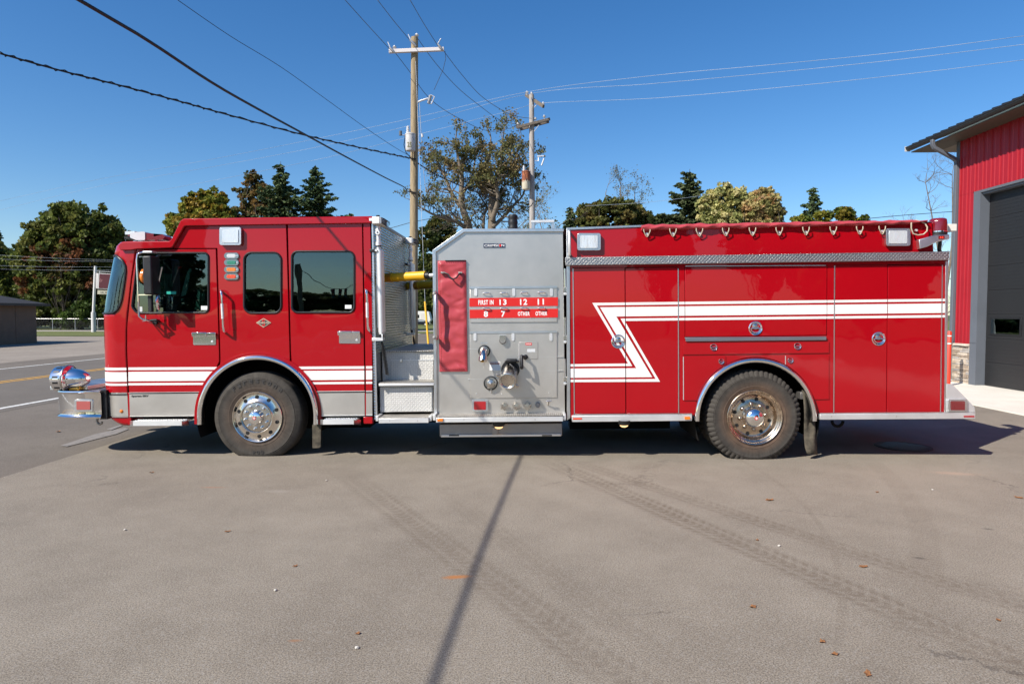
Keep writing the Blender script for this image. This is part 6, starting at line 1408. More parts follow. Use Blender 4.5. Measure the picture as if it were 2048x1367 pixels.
# ---------------------------------------------------------------- yellow suction hoses resting between cab and pump
def hose(v, p0, p1, r):
    h = empty('suction_hose', (0, 0, 0))
    h.parent = None; h.rotation_euler = (0, -RAKE, 0)
    a, b = tl(p0, v[0]), tl(p1, v[1]); d = b-a
    n = 60; bm = bmesh.new(); tube(bm, [a + d*k/n for k in range(n+1)], [r+.0015*math.sin(k*2.6) for k in range(n+1)], 18); bm_obj('hose_body', bm, YELLOW, h, smooth=60)
    bm = bmesh.new(); tube(bm, [b, b+d.normalized()*.05], r*.72, 14); bm_obj('coupling', bm, BLACK, h, smooth=40)
    bm = bmesh.new(); tube(bm, [b+d.normalized()*.05, b+d.normalized()*.12], r*.42, 12); bm_obj('coupling_nut', bm, ALU_WHITE, h, smooth=40)
    bm = bmesh.new(); tube(bm, [a+d*.28, a+d*.37], r*1.03, 18); bm_obj('hose_label', bm, simple('orange_label', (.85, .30, .02), .5, nscale=60, namt=.3), h, smooth=40)
    bm = bmesh.new(); tube(bm, [a+d*.37, a+d*.385], r*1.10, 18); bm_obj('hose_band', bm, YELLOW, h, smooth=40)
    return h
h = hose((.38, .12), (747, 556.5), (851.5, 551), .054)
tag(h, 'bright yellow hose tube lying level between cab and pump panel, nearer and sunlit', 'hose', 'yellow hose tubes behind the cab')
h2 = hose((2.25, 1.9), (800, 573), (905, 566), .062)
tag(h2, 'shaded yellow hose tube on the far side behind the cab, lower in the gap', 'hose', 'yellow hose tubes behind the cab')
# ---------------------------------------------------------------- steps in the gap
stp = empty('gap_steps', (0, 0, 0), TR)
V = .30
tbox('upper_box', 765, 703, 868, 765, V, TW-V, TREAD_DIRTY, stp); 
tbox('deck', 765, 700.5, 868, 704, V-.03, TW-V+.03, TREAD_TOP, stp, bevel=.003)
lid = plate('upper_door', [(782, 721), (866, 719), (866, 762), (782, 762)], V-.012, V, TREAD_DIRTY, stp, bevel=.002)
tbox('door_top_trim', 781, 718.5, 866, 721, V-.018, V-.01, ALU_WHITE, lid, bevel=0); tbox('latch', 799, 717, 804, 724, V-.04, V-.012, ALU, lid)
V2 = .06
tbox('mid_tread', 757.5, 765.5, 868, 772, -.02, V+.02, ALU_WHITE, stp, bevel=.006)
a = T(760, 765.6, 0); b = T(866, 765.6, 0); bm = bmesh.new(); box(bm, a[0], b[0], -.01, V, a[1]+.001, a[1]+.007); bm_obj('tread_surface', bm, TREAD_TOP, stp)
tbox('lower_box', 760.5, 772, 866, 824, V2, TW-V2, TREAD_DIRTY, stp)
plate('lower_door', [(779, 776), (864, 774), (864, 822), (779, 823)], V2-.012, V2, TREAD_DIRTY, stp, bevel=.002)
def running_step(x0, x1, yt, y0, y1, out, name='running_step'):
    e = empty(name, (0, 0, 0), TR)
    a = T(x0, y0, out); b = T(x1, y0-1, out)
    bm = bmesh.new(); box(bm, a[0], b[0], out+.012, .10, a[1]-.008, a[1]); bm_obj('tread_surface', bm, TREAD_TOP, e)
    tbox('step_face', x0, y0, x1, y1, out-.0, out+.012, ALU_WHITE, e, bevel=.003)
    tbox('step_end', x0-6, y0-4, x0-.6, y1-4, out+.03, .08, ALU_WHITE, e, bevel=.004); tbox('step_end', x1+.6, y0-4, x1+6, y1-4, out+.03, .08, ALU_WHITE, e, bevel=.004)
    for k in (.22, .78):
        bm = bmesh.new(); lathe(bm, [(.0001, -.003), (.004, -.002), (.005, 0)], tl((x0+(x1-x0)*k, (y0+y1)/2), out), 8); bm_obj('rivet', bm, STEEL_DULL, e)
    return e
running_step(757.5, 857, 826, 835.5, 846, -.20)
# ---------------------------------------------------------------- pump module
pm_out = [(927, 462), (1126, 462), (1130, 829), (872, 829), (868.5, 503)]
PM = plate('pump_house', pm_out, .012, TW-.012, STEEL, TR, bevel=.004)
edge = [(868, 829), (865, 500), (925.5, 457.5), (1127, 456.5), (1127, 462.8), (928, 464), (871.8, 504), (874, 829)]
plate('edge_trim', edge, -.012, .02, ALU, PM, bevel=.003)
# top of the pump house
text_plate = plate('maker_plate', [(967, 486.7), (1010, 486.7), (1010, 495), (967, 495)], .004, .011, NAVY, PM)
text_px('maker_lettering', 'CRIM5ON'.replace('5', 'S'), 968.5, 488, 1008.5, 493.4, .0035, TEXT_WHITE, text_plate, bold=.01)
plate('lettering_dot', rr(998.5, 488, 1002.5, 493.3, 2, 5), .0005, .0022, STICK_RED, text_plate)
def hinged(x0, y0, x1, y1, name, tabs):
    p = plate(name, [(x0, y0+1), (x1, y0-.5), (x1, y1-.5), (x0, y1+.4)], -.002, .010, STEEL, PM, bevel=.003)
    plate('panel_lip', [(x0-1, y0-.5), (x1, y0-2), (x1, y0+2.2), (x0-1, y0+3.7)], -.010, .0, ALU, p)
    for tx in tabs: plate('hinge_tab', rr(tx-3, y0+3, tx+3, y0+18.5, 2.5, 4), -.011, -.002, ALU_WHITE, p, bevel=.002)
    return p
up = hinged(940, 573.5, 1114, 644, 'upper_panel', (951.5, 1027.5, 1103))
lo = hinged(940, 663, 1114, 795, 'lower_panel', (950, 1026, 1102))
bd1 = plate('label_band', [(938.8, 595.8), (1116, 594.2), (1116, 611.4), (938.8, 613)], -.007, -.002, STICK_RED, up)
bd2 = plate('label_band', [(939, 619), (1116, 617), (1116, 634.6), (939.4, 636.2)], -.007, -.002, STICK_RED, up)
for t_, x0, y0, x1, y1, b_, bo in (('FIRST IN', 956.7, 599.4, 987, 609.4, bd1, .035), ('13', 999, 598.2, 1013, 609.8, bd1, .03), ('12', 1040.2, 597.6, 1054.4, 609.6, bd1, .03), ('11', 1075.4, 597.4, 1087.8, 609.2, bd1, .03),
                           ('8', 967.6, 621.6, 976, 633.6, bd2, .03), ('7', 1002.4, 621.4, 1010.6, 633.6, bd2, .03), ('OTHER', 1035.8, 622.6, 1059.4, 631.4, bd2, .035), ('OTHER', 1071, 622.2, 1094.4, 631, bd2, .035)):
    text_px('band_lettering', t_, x0, y0, x1, y1, -.0075, TEXT_WHITE, b_, bold=bo, space=1.18)
for hx, hy in ((972, 586.3), (1007, 586.1), (1047.5, 585.2), (1082.5, 584.7), (972, 616.4), (1007, 616.2), (1047.5, 615.8), (1082.5, 615.8)):
    ttube('pull_handle', [(hx-6, hy, -.002), (hx-6, hy, -.028), (hx-2, hy-.6, -.036), (hx+4, hy-.6, -.036), (hx+7.5, hy, -.028), (hx+7.5, hy, -.002)], .006, CHROME, up, 8)
for k in range(5):
    bm = bmesh.new(); lathe(bm, [(.0001, -.004), (.0045, -.003), (.006, 0)], tl((955.5+35.5*k, 636.6-.3*k), -.002), 10); bm_obj('rivet', bm, ALU_WHITE, up)
for x, y in ((953, 787), (1004, 787.5), (1098, 785), (981.5, 784), (991.5, 786)):
    bm = bmesh.new(); lathe(bm, [(.0001, -.004), (.0055, -.003), (.008, 0)], tl((x, y), -.002), 10); bm_obj('rivet', bm, ALU, lo)
# seams of the sheet
for y, x0, x1 in ((741, 1040, 1126), (713, 1076, 1126), (697, 935, 960), (757.5, 936, 966)): tbox('sheet_seam', x0, y, x1, y+.8, -.004, .012, ALU_WHITE, PM, bevel=0)
# discharge outlets
def ring(name, x, y, r, v, mat, par, wid=.012, depth=.02):
    bm = bmesh.new(); lathe(bm, [(r, v), (r, v-depth), (r-wid, v-depth-.004), (r-wid*1.3, v), (.0001, v+.002)], tl((x, y), 0), 30); return bm_obj(name, bm, mat, par, smooth=40)
r1 = ring('discharge_ring', 968.5, 701.5, .072, -.002, BLACK, lo)
c = tl((968.5, 700), 0)
bm = bmesh.new(); tube(bm, [c+Vector((0, -.0, 0)), c+Vector((0, -.06, .0)), c+Vector((-.002, -.12, -.03)), c+Vector((-.005, -.155, -.085))], [.045, .048, .046, .040], 18); bm_obj('elbow', bm, ALLOY, r1, smooth=50)
bm = bmesh.new(); tube(bm, [c+Vector((-.005, -.150, -.075)), c+Vector((-.008, -.168, -.115))], .050, 16); bm_obj('elbow_cap', bm, ALLOY, r1, smooth=30)
bm = bmesh.new(); lathe(bm, [(.0001, -.015), (.016, -.012), (.018, 0)], c+Vector((-.01, -.18, -.115)), 10, 'z'); bm_obj('brass_plug', bm, simple('brass_plug', (.55, .36, .10), .3, 1), r1)
ttube('drain_chain', [(968, 717, -.15), (968.3, 725, -.13), (968, 735, -.11)], .005, ALU_WHITE, r1)
plate('stamped_label', [(961, 684.4), (975.5, 684.2), (975.5, 686.6), (961, 686.8)], -.0035, -.001, ALU, lo)
r2 = ring('discharge_ring', 981.5, 765.5, .084, -.002, BLACK, lo)
c = tl((981.8, 766), 0)
bm = bmesh.new(); lathe(bm, [(.050, 0), (.052, -.05), (.046, -.062), (.020, -.066), (.0001, -.075)], c, 22); 
for k in range(3):
    a = k*2.1+1.57; box(bm, -.010, .010, -.058, -.03, .040, .066, Matrix.Translation(c) @ Matrix.Rotation(a, 4, 'Y'))
bm_obj('outlet_cap', bm, mat_flange, r2, smooth=40)
ttube('cap_chain', [(982, 776, -.05), (982.3, 783, -.03), (982, 785, -.003)], .004, ALU, r2)
# intake
it = empty('intake_valve', (0, 0, 0), lo)
c = tl((1021, 740), 0); d = Vector((-.03, -.30, -.11))
bm = bmesh.new(); tube(bm, [c, c+d*.25, c+d*.6, c+d*.75], [.086, .090, .090, .086], 28); bm_obj('intake_body', bm, mat_flange, it, smooth=40)
bm = bmesh.new(); tube(bm, [c+Vector((0, 0, .012)), c+Vector((0, -.03, .012))], .108, 28); bm_obj('intake_flange', bm, BLACK, it, smooth=40)
dn = d.normalized(); q = dn.to_track_quat('Z', 'Y').to_matrix().to_4x4()
bm = bmesh.new(); lathe(bm, [(.088, -.05), (.100, -.045), (.104, -.02), (.100, .022), (.089, .028), (.079, .020), (.074, .004), (.04, .0), (.0001, -.002)], (0, 0, 0), 36, 'z')
for v_ in bm.verts: v_.co = (Matrix.Translation(c+d*.85) @ q) @ v_.co
bm_obj('intake_cap', bm, mat_flange, it, smooth=35)
def lug(a):
    bm = bmesh.new(); box(bm, -.014, .014, .09, .145, -.012, .012); 
    M = Matrix.Translation(c+d*.85) @ q @ Matrix.Rotation(a, 4, 'Z')
    for v_ in bm.verts: v_.co = M @ v_.co
    return bm_obj('cap_lug', bm, mat_flange, it, bevel=.005)
lug(rad(60)); lug(rad(-125))
tbox('intake_bracket', 1012, 718, 1033, 724, -.16, -.0, BLACK, it, bevel=.008); tbox('intake_bracket', 1009, 721, 1038, 724, -.12, -.0, BLACK, it, bevel=.006)
ttube('bleeder_lever', [(1020, 728, -.14), (1026, 733, -.17), (1033, 741, -.17)], .013, BLACK, it)
bm = bmesh.new(); tube(bm, [tl((1010, 768), -.02), tl((1012, 768), -.10)], .042, 16); bm_obj('relief_valve', bm, simple('bronze_fitting', (.50, .40, .26), .35, .9), it, smooth=40)
bm = bmesh.new(); tube(bm, [tl((1021, 770), -.02), tl((1021, 771), -.13)], .026, 12); bm_obj('drain_cock', bm, simple('bronze_cock', (.42, .28, .14), .4, .9), it, smooth=40)
cr = ttube('crank_handle', [(1050, 713.5, -.0), (1050, 713.5, -.10), (1043, 712, -.14), (1043, 716, -.15), (1043.5, 732, -.16), (1043.5, 735, -.12)], [.016, .016, .018, .018, .020, .020], BLACK, lo, 12)
bm = bmesh.new(); lathe(bm, [(.030, 0), (.030, -.03), (.02, -.04), (.0001, -.04)], tl((1051, 713.5), 0), 16); bm_obj('crank_hub', bm, BLACK, lo, smooth=40)
g = plate('gauge_cover', rnd([(999, 670.5), (1011, 670.5), (1011.5, 682), (1008, 686), (1002, 686), (998.8, 682)], [1, 1, 4, 3, 3, 4]), -.05, -.002, simple('blue_chrome', (.8, .83, .88), .08, 1), lo, bevel=.008)
ring('gauge_seal', 1005.3, 680.5, .040, -.002, BLACK, lo)
ap = plate('access_panel', [(1038, 684), (1075.6, 683.7), (1075.6, 717.3), (1038, 717.5)], -.008, -.002, STEEL, lo, bevel=.002)
ttube('piano_hinge', [(1038.3, 685, -.008), (1038.3, 717, -.008)], .004, ALU_WHITE, ap, 6)
plate('warning_sticker', [(1051, 685.3), (1063.5, 685.1), (1063.5, 690), (1051, 690.2)], -.0095, -.008, STICK_RED, ap)
text_px('sticker_lettering', 'DANGER', 1052.2, 686.3, 1062.4, 688.9, -.0098, TEXT_WHITE, ap)
plate('instruction_sticker', [(1054.5, 697.5), (1070.5, 697.3), (1070.5, 703.6), (1054.5, 703.8)], -.0095, -.008, LENS_CLEAR, ap)
ws = plate('warning_label', [(979.3, 722.6), (1000.5, 722.4), (1000.5, 740.2), (979, 740.5)], -.0045, -.002, TEXT_WHITE, lo)
plate('label_header', [(980.5, 724), (999, 723.8), (999, 728.3), (980.5, 728.5)], -.006, -.0045, LENS_DARKRED, ws)
text_px('label_lettering', 'WARNING', 982, 724.9, 998, 727.4, -.0065, TEXT_WHITE, ws)
# row of drains under the panel
rl = framed_lamp('red_lamp', 943.5, 799.5, 976, 822, .012, LENS_RED, PM, deep=.035, r=5)
for x in (1009, 1032.5, 1055):
    bm = bmesh.new(); c = tl((x, 811.5), .0)
    lathe(bm, [(.014, 0), (.014, -.03), (.036, -.034), (.040, -.042), (.036, -.05), (.0001, -.052)], c, 18)
    for k in range(6): box(bm, -.008, .008, -.05, -.034, .034, .050, Matrix.Translation(c) @ Matrix.Rotation(k*PI/3, 4, 'Y'))
    bm_obj('drain_knob', bm, mat_flange, PM, smooth=35)
bm = bmesh.new(); c = tl((1075.5, 809), .0); lathe(bm, [(.030, 0), (.030, -.035), (.026, -.038), (.022, -.03), (.0001, -.03)], c, 20); bm_obj('drain_port', bm, STEEL_DULL, PM, smooth=35)
tbox('tee_bar', 1092, 800.5, 1104, 803, -.075, -.055, CHROME, PM, bevel=.004); ttube('tee_stem', [(1098, 802.5, -.06), (1096, 810, -.0)], .008, STEEL_DULL, PM)
# vinyl hose cover on the pump house
cov = empty('hose_cover', (0, 0, 0), TR)
cp = [(875.3, 521.5), (931.3, 521), (934.6, 742), (879.5, 742.5)]
bm = bmesh.new(); nx, ny = 28, 96; random.seed(4)
folds = [(random.uniform(0, 1), random.uniform(0, 1), random.uniform(.10, .35), random.uniform(.02, .05), random.uniform(-.5, .5), random.uniform(-1, 1)) for _ in range(60)]
rows = []
for j in range(ny+1):
    row = []
    for i in range(nx+1):
        fx, fy = i/nx, j/ny; x = cp[0][0]+(cp[1][0]-cp[0][0])*fx + (cp[3][0]-cp[0][0])*fy*(1-fx) + (cp[2][0]-cp[1][0])*fy*fx
        y = 521.5 + 221*fy; h = 0
        for (a, b_, lx, ly, sl, s_) in folds:
            dx = (fx-a)/lx; dy = (fy-b_-sl*(fx-a)*.25)/ly*1.4; h += s_*math.exp(-dx*dx-dy*dy)
        e_ = min(fx, 1-fx, fy*4, (1-fy)*4)*9
        h = h*.011*min(1, e_) + .016*min(1, e_)*math.sin(fy*37+3*fx)*.25
        row.append(bm.verts.new(tl((x, y), -.014-.010*min(1, e_)-h)))
    rows.append(row)
for A, B in zip(rows, rows[1:]):
    for i in range(nx): bm.faces.new((A[i], A[i+1], B[i+1], B[i]))
sh = bm_obj('vinyl_sheet', bm, VINYL, cov, smooth=80)
plate('vinyl_backing', [(875, 521), (932, 520.5), (935, 742.5), (879, 743)], -.012, .010, VINYL, cov)
bm = bmesh.new()
def stitch(p, q_, n):
    for k in range(n):
        f0 = k/n; f1 = (k+.55)/n; tube(bm, [tl((p[0]+(q_[0]-p[0])*f0, p[1]+(q_[1]-p[1])*f0), -.0255), tl((p[0]+(q_[0]-p[0])*f1, p[1]+(q_[1]-p[1])*f1), -.0255)], .0022, 4)
stitch((878.8, 525), (883, 738), 46); stitch((928, 525), (931.2, 738), 46); stitch((883, 738), (931, 738), 11); stitch((879, 525), (928, 525), 11)
st_ = bm_obj('stitching', bm, simple('dark_thread', (.20, .015, .025), .8), cov); st_['kind'] = 'stuff'
ttube('strap', [(882, 545, -.03), (890, 545.5, -.06), (896, 548, -.07), (901, 555, -.08), (907, 558, -.09), (913, 555, -.08), (918, 548, -.07), (924, 545, -.03)], .009, BLACK, cov, 6)
for x in (885.5, 920.5): tbox('strap_buckle', x-4, 543.2, x+4, 547, -.055, -.03, STEEL_DULL, cov, bevel=.003)
tbox('cover_rail', 890, 519.6, 931, 521.6, -.03, .012, BLACK, cov, bevel=0)
# grab rail left of the cover
gr = ttube('grab_rail', [(870, 584, .0), (870, 584, -.10), (871, 588, -.12), (872.5, 672, -.12), (872.5, 676, -.10), (873, 677, .0)], .017, ALU, TR, 12)
for y in (588, 674): 
    bm = bmesh.new(); lathe(bm, [(.0001, -.14), (.022, -.135), (.026, -.10), (.018, 0)], tl((872, y), 0), 12); bm_obj('rail_foot', bm, STEEL_DULL, gr, smooth=40)
running = running_step(872, 1126, 826, 832.5, 844.5, -.20)
am = tbox('amber_marker', 874.5, 836.5, 886, 842.5, -.215, -.2, LENS_AMBER, running, bevel=.003)
# box below
ub = tbox('battery_box', 879.5, 846, 1124, 873, .02, .9, STEEL_DULL, TR); tbox('box_rail', 882, 867, 1122, 874, .0, .02, ALU, ub)
for x in (908, 1094): tbox('slot', x-10, 869, x+10, 871.6, -.003, .005, BLACK, ub, bevel=0)
tbox('box_latch', 984, 854, 996, 869, -.006, .02, STEEL_DULL, ub)
def belly_lamp(x, y, v):
    c = tl((x, y), v); bm = bmesh.new(); lathe(bm, [(.075, .02), (.07, -.02), (.055, -.035)], c, 20, 'z'); e = bm_obj('belly_lamp', bm, BLACK, TR, smooth=40)
    bm = bmesh.new(); lathe(bm, [(.052, -.030), (.045, -.05), (.025, -.062), (.0001, -.066)], c, 18, 'z'); bm_obj('lamp_lens', bm, BULB, e, smooth=60)
belly_lamp(997.5, 846, -.10); belly_lamp(1248, 843, -.02)
# on top of the pump house
bm = bmesh.new(); prof = [(.0001, .16), (.05, .16), (.056, .15)] + [(.058+.004*math.sin(k*1.9), .15-.02*k) for k in range(9)] + [(.0001, -.03)]
a = tl((1026, 456), .4); lathe(bm, prof, a, 20, 'z'); bm_obj('intake_stack', bm, BLACK, TR, smooth=40)
e = empty('rail_bracket', (0, 0, 0), TR); a = tl((1062, 440.5), 1.2); b = tl((1108, 440.5), 1.2)
bm = bmesh.new(); box(bm, a.x, b.x, 1.18, 1.24, a.z-.03, a.z); bm_obj('cross_bar', bm, ALU_WHITE, e); 
for x in (1066, 1106):
    p = tl((x, 441), 1.2); bm = bmesh.new(); box(bm, p.x-.02, p.x+.02, 1.19, 1.23, p.z-.16, p.z); bm_obj('bar_leg', bm, ALU, e)
# ---------------------------------------------------------------- body
CENTER = (1511, 837)
bo = [(1133, 454.5), (1283, 449), (1893, 441.5), (1893, 828), (1642, 830)]
BY = [(1140, 455), (1863, 444), (1867, 503), (1897, 503), (1891.5, 828), (1638, 829.5), (1638, 837)] + arc_px(1511, 837, 123.5, 0, 180, 40)[1:-1] + [(1384, 837), (1384, 831.5), (1140.5, 834.5)]
doors = {'d1': (1147.5, 535.5, 1250.2, 827, 'side_door'), 'd2': (1251.8, 535, 1356, 826.5, 'side_door'), 'hatch': (1370.5, 533, 1653, 671.5, 'upper_hatch'),
         'drawer': (1365.5, 684, 1657.5, 707.2, 'drawer_front'), 'd3': (1668.5, 530, 1773.6, 825.5, 'side_door'), 'd4': (1775, 529.6, 1881.8, 825, 'side_door')}
def slant(x, y): return y
ldoor = [(1367, 712.8), (1451.3, 711.8), (1451.3, 725.2)] + [p for p in arc_px(1511, 837, 123.5, 118, 166, 12)] + [(1388, 800), (1367, 800.6)]
ldoor = [(1367, 712.8), (1451.3, 711.8)] + arc_px(1511, 837, 123.5, 118.5, 163, 14) + [(1388.5, 800.3), (1367, 800.6)]
rdoor = [(1570.6, 710.4), (1658.2, 709.6), (1658.2, 798), (1633, 798.4)] + arc_px(1511, 837, 123.5, 17.5, 61, 14)
def lodoor(poly): return poly
# vertical panel edges lean as the body does, so doors are laid out in truck coordinates
def quad(k):
    x0, y0, x1, y1, nm = doors[k]; ym = 640
    a = T(x0, 680, 0)[0]; b = T(x1, 680, 0)[0]; w1 = T((x0+x1)/2, y0, 0)[1]; w0 = T((x0+x1)/2, y1, 0)[1]
    return [(a, w1), (b, w1), (b, w0), (a, w0)]

def grow(q, g): return [(q[0][0]-g, q[0][1]+g), (q[1][0]+g, q[1][1]+g), (q[2][0]+g, q[2][1]-g), (q[3][0]-g, q[3][1]-g)]
def union2(k1, k2): a, b = quad(k1), quad(k2); return [a[0], b[1], b[2], a[3]]
bm = bmesh.new(); cen = lambda pts: px_loop(pts, 0)
out2 = cen(BY)
def offs(pts, g):
    c0 = Vector((sum(p[0] for p in pts)/len(pts), sum(p[1] for p in pts)/len(pts))); return [(p[0]+g*(1 if p[0] > c0.x else -1), p[1]+g*(1 if p[1] > c0.y else -1)) for p in pts]
sk_holes = [grow(union2('d1', 'd2'), .006), grow(quad('hatch'), .006), grow(union2('d3', 'd4'), .006)]
extr(bm, [out2]+sk_holes, 0, .018)
BODY = bm_obj('body', bm, RED, TR, bevel=.002)
# hollow behind the doors is closed by a dark jamb and the box of the body
bm = bmesh.new(); extr(bm, [cen([(1142, 457), (1861, 446), (1864, 505), (1894, 505), (1889.5, 827), (1640, 828), (1640, 836)]+arc_px(1511, 837, 126, 0, 180, 40)[1:-1]+[(1382, 836), (1382, 830), (1142, 833)])], .03, .06); bm_obj('door_jamb', bm, DARK, BODY)
a = T(1136, 455, 0); b = T(1891, 830, 0); e1 = T(1894, 446, 0)
bm = bmesh.new(); extr(bm, [cen([(1140, 457), (1861, 446), (1864, 505), (1893.5, 505), (1889.5, 828), (1660, 828), (1660, 705), (1362, 705), (1362, 832), (1140.5, 833)])], .06, TW-.03); bm_obj('body_box', bm, RED, BODY)
bm = bmesh.new(); extr(bm, [out2], TW-.03, TW); bm_obj('far_skin', bm, RED, BODY)
DO = {}
for k in doors:
    if k == 'drawer': continue
    q = quad(k); bm = bmesh.new(); extr(bm, [q], -.001, .022); DO[k] = bm_obj(doors[k][4], bm, RED, TR, bevel=.004)
q = quad('drawer'); bm = bmesh.new(); extr(bm, [q], -.012, -.0005); DO['drawer'] = bm_obj('drawer_front', bm, RED, TR, bevel=.002)
DO['ld'] = plate('lower_door', ldoor, -.010, -.0005, RED, TR, bevel=.002); DO['rd'] = plate('lower_door', rdoor, -.010, -.0005, RED, TR, bevel=.002)
def vline(x, y0, y1, mat, name, par, wd=1.6, v=-.006):
    u = T(x, 680, 0)[0]; w1 = T(x, y0, 0)[1]; w0 = T(x, y1, 0)[1]; bm = bmesh.new(); box(bm, u-wd/340, u+wd/340, v, v+.008, w0, w1); return bm_obj(name, bm, mat, par)
for x, y0, y1, par in ((1147.2, 537, 826, DO['d1']), (1356.6, 537, 825, DO['d2']), (1668, 531, 824, DO['d3']), (1882.3, 530, 824, DO['d4'])): vline(x, y0, y1, ALU, 'hinge', par)
vline(1366.2, 713, 799, ALU_WHITE, 'hinge', DO['ld'], 1.2, -.013); vline(1570.4, 711, 728, ALU_WHITE, 'hinge', DO['rd'], 1.2, -.013)
plate('hinge', [(1371, 531.3), (1652, 529.9), (1652, 531.2), (1371, 532.6)], -.008, 0, ALU, DO['hatch'])
plate('door_sill', [(1370, 674.5), (1653, 672.3), (1653, 679.6), (1372, 682.2)], -.028, 0, mk_steel('grey_extrusion', (.46, .46, .50), .4, (60, 1, 1)), TR, bevel=.003)
def film_q(polys, k=None, par=None, q=None, v=-.001):
    """white film cut to the box q in truck coordinates"""
    q = q or quad(k); x0, x1 = q[0][0], q[1][0]; z1, z0 = q[0][1], q[2][1]
    for p in polys:
        pl = clip_poly(px_loop(p, 0), x0, x1)
        if len(pl) > 2: pl = [(b_, a_) for a_, b_ in clip_poly([(b_, a_) for a_, b_ in pl], z0, z1)]
        if len(pl) > 2:
            bm = bmesh.new(); extr(bm, [pl], v-.0022, v-.0002); bm_obj('stripe', bm, WHITE_FILM, par)
XR = 1890
def zz(a, b, c, d, e, f, ym0, ym1, yr0, yr1):
    pass
P1 = [[(1184.5, 605.4), (XR, 597.2), (XR, 602.3), (1193.7, 610.5)], [(1184.5, 605.4), (1193.7, 610.5), (1264.5, 731.6), (1256, 726.5)], [(1256, 726.5), (1264.5, 731.6), (1139, 732.6), (1139, 727.8)]]
P2 = [[(1199.9, 614.2), (XR, 606.4), (XR, 625.4), (1232.6, 632.6)], [(1199.9, 614.2), (1232.6, 632.6), (1304.3, 753.7), (1272.4, 735.7)], [(1272.4, 735.7), (1304.3, 753.7), (1139, 755), (1139, 736.5)]]
P3 = [[(1240.8, 636.7), (XR, 629.5), (XR, 634.5), (1249.4, 641.6)], [(1240.8, 636.7), (1249.4, 641.6), (1320, 762.9), (1311.3, 757.3)], [(1311.3, 757.3), (1320, 762.9), (1139, 763.7), (1139, 758.8)]]
Z = P1+P2+P3
for k in ('d1', 'd2', 'hatch', 'd3', 'd4'): film_q(Z, k, DO[k])
u = lambda x: T(x, 680, 0)[0]
zt, zb = T(1300, 590, 0)[1], T(1300, 790, 0)[1]
g_ = .006
for x0, x1 in ((u(1139.5), quad('d1')[0][0]-g_), (quad('d2')[1][0]+g_, quad('hatch')[0][0]-g_), (quad('hatch')[1][0]+g_, quad('d3')[0][0]-g_), (quad('d4')[1][0]+g_, u(1889))):
    film_q(Z, None, BODY, [(x0, zt), (x1, zt), (x1, zb), (x0, zb)], v=0)
# latches
def latch(x, y, r, par, big=True, v=-.001):
    c = tl((x, y), v); bm = bmesh.new()
    lathe(bm, [(r, 0), (r*.99, -.006), (r*.90, -.011), (r*.80, -.008), (r*.76, -.002), (r*.70, .001), (r*.2, .003), (.0001, .003)], c, 32); o = bm_obj('door_latch', bm, CHROME, par, smooth=40)
    bm = bmesh.new(); n = 16
    pts = [c+Vector((math.cos(PI+PI*k/n)*r*.66, -.006, math.sin(PI+PI*k/n)*r*.60)) for k in range(n+1)]; tube(bm, pts+[pts[0]], r*.085, 8)
    tube(bm, [c+Vector((-r*.66, -.007, 0)), c+Vector((r*.66, -.007, 0))], r*.11, 8); bm_obj('pull_ring', bm, CHROME, o, smooth=40)
    if big:
        bm = bmesh.new(); lathe(bm, [(.0001, -.006), (r*.42, -.002), (r*.5, .002)], c+Vector((0, 0, r*.28)), 14); bm_obj('latch_dome', bm, mat_flange, o, smooth=50)
latch(1236.3, 682.5, .082, DO['d1']); latch(1511, 656, .082, DO['hatch']); latch(1757, 677, .080, DO['d3'])
latch(1427, 694, .042, DO['drawer'], False, -.012); latch(1595, 692, .042, DO['drawer'], False, -.012); latch(1442.3, 722.5, .034, DO['ld'], False, -.010); latch(1580.5, 720.3, .034, DO['rd'], False, -.010)
# trims
plate('corner_strip', [(1133, 455), (1139.6, 455), (1140.3, 836), (1134, 840)], -.010, .03, ALU, TR, bevel=.002)
plate('corner_strip', [(1891.5, 522), (1897, 522), (1893.5, 826), (1888.6, 826)], -.010, .03, ALU, TR, bevel=.002)
plate('tread_strip', [(1130.5, 514.6), (1899.5, 502.4), (1899, 519.8), (1131, 530.6)], -.055, .03, TREAD, TR, bevel=.004)
bm = bmesh.new(); a = tl((1131, 514.6), -.055); b = tl((1899.5, 502.4), -.055); 
plate('top_trim', [(1133, 455.2), (1290, 449.8), (1290, 453.2), (1134, 459.5)], -.012, .05, ALU, TR); plate('top_trim', [(1290, 450), (1863, 443), (1863, 446), (1290, 453.4)], .0, .05, ALU, TR)
sheet_across('hose_bed_rim', [(1134, 455.5), (1861, 444.2)], .05, TW, STEEL_DULL, thick=.05)
rl_ = plate('rub_rail', [(1144, 831), (1384, 829.5), (1384, 841), (1144, 843.5)], -.05, .05, ALU_WHITE, TR, bevel=.004)
plate('rail_channel', [(1148, 828), (1384, 826.5), (1384, 829.8), (1144, 831.6)], -.035, .03, ALU, TR)
plate('side_reflector', [(1146, 835.3), (1164, 835.1), (1164, 838.3), (1146, 838.5)], -.054, -.05, LENS_ORANGE, rl_); plate('amber_marker', rr(1369.5, 832.7, 1380.5, 838.5, 1.2), -.066, -.05, LENS_AMBER, rl_, bevel=.003)
rl2 = plate('rub_rail', [(1640, 828), (1951, 825.8), (1951, 837), (1640, 838.8)], -.05, .05, ALU_WHITE, TR, bevel=.004)
plate('rail_channel', [(1640, 825.5), (1951, 823.4), (1951, 826.2), (1640, 828.4)], -.035, .03, ALU, TR)
plate('side_reflector', [(1928, 830.8), (1949, 830.6), (1949, 833.8), (1928, 834)], -.054, -.05, LENS_RED, rl2)
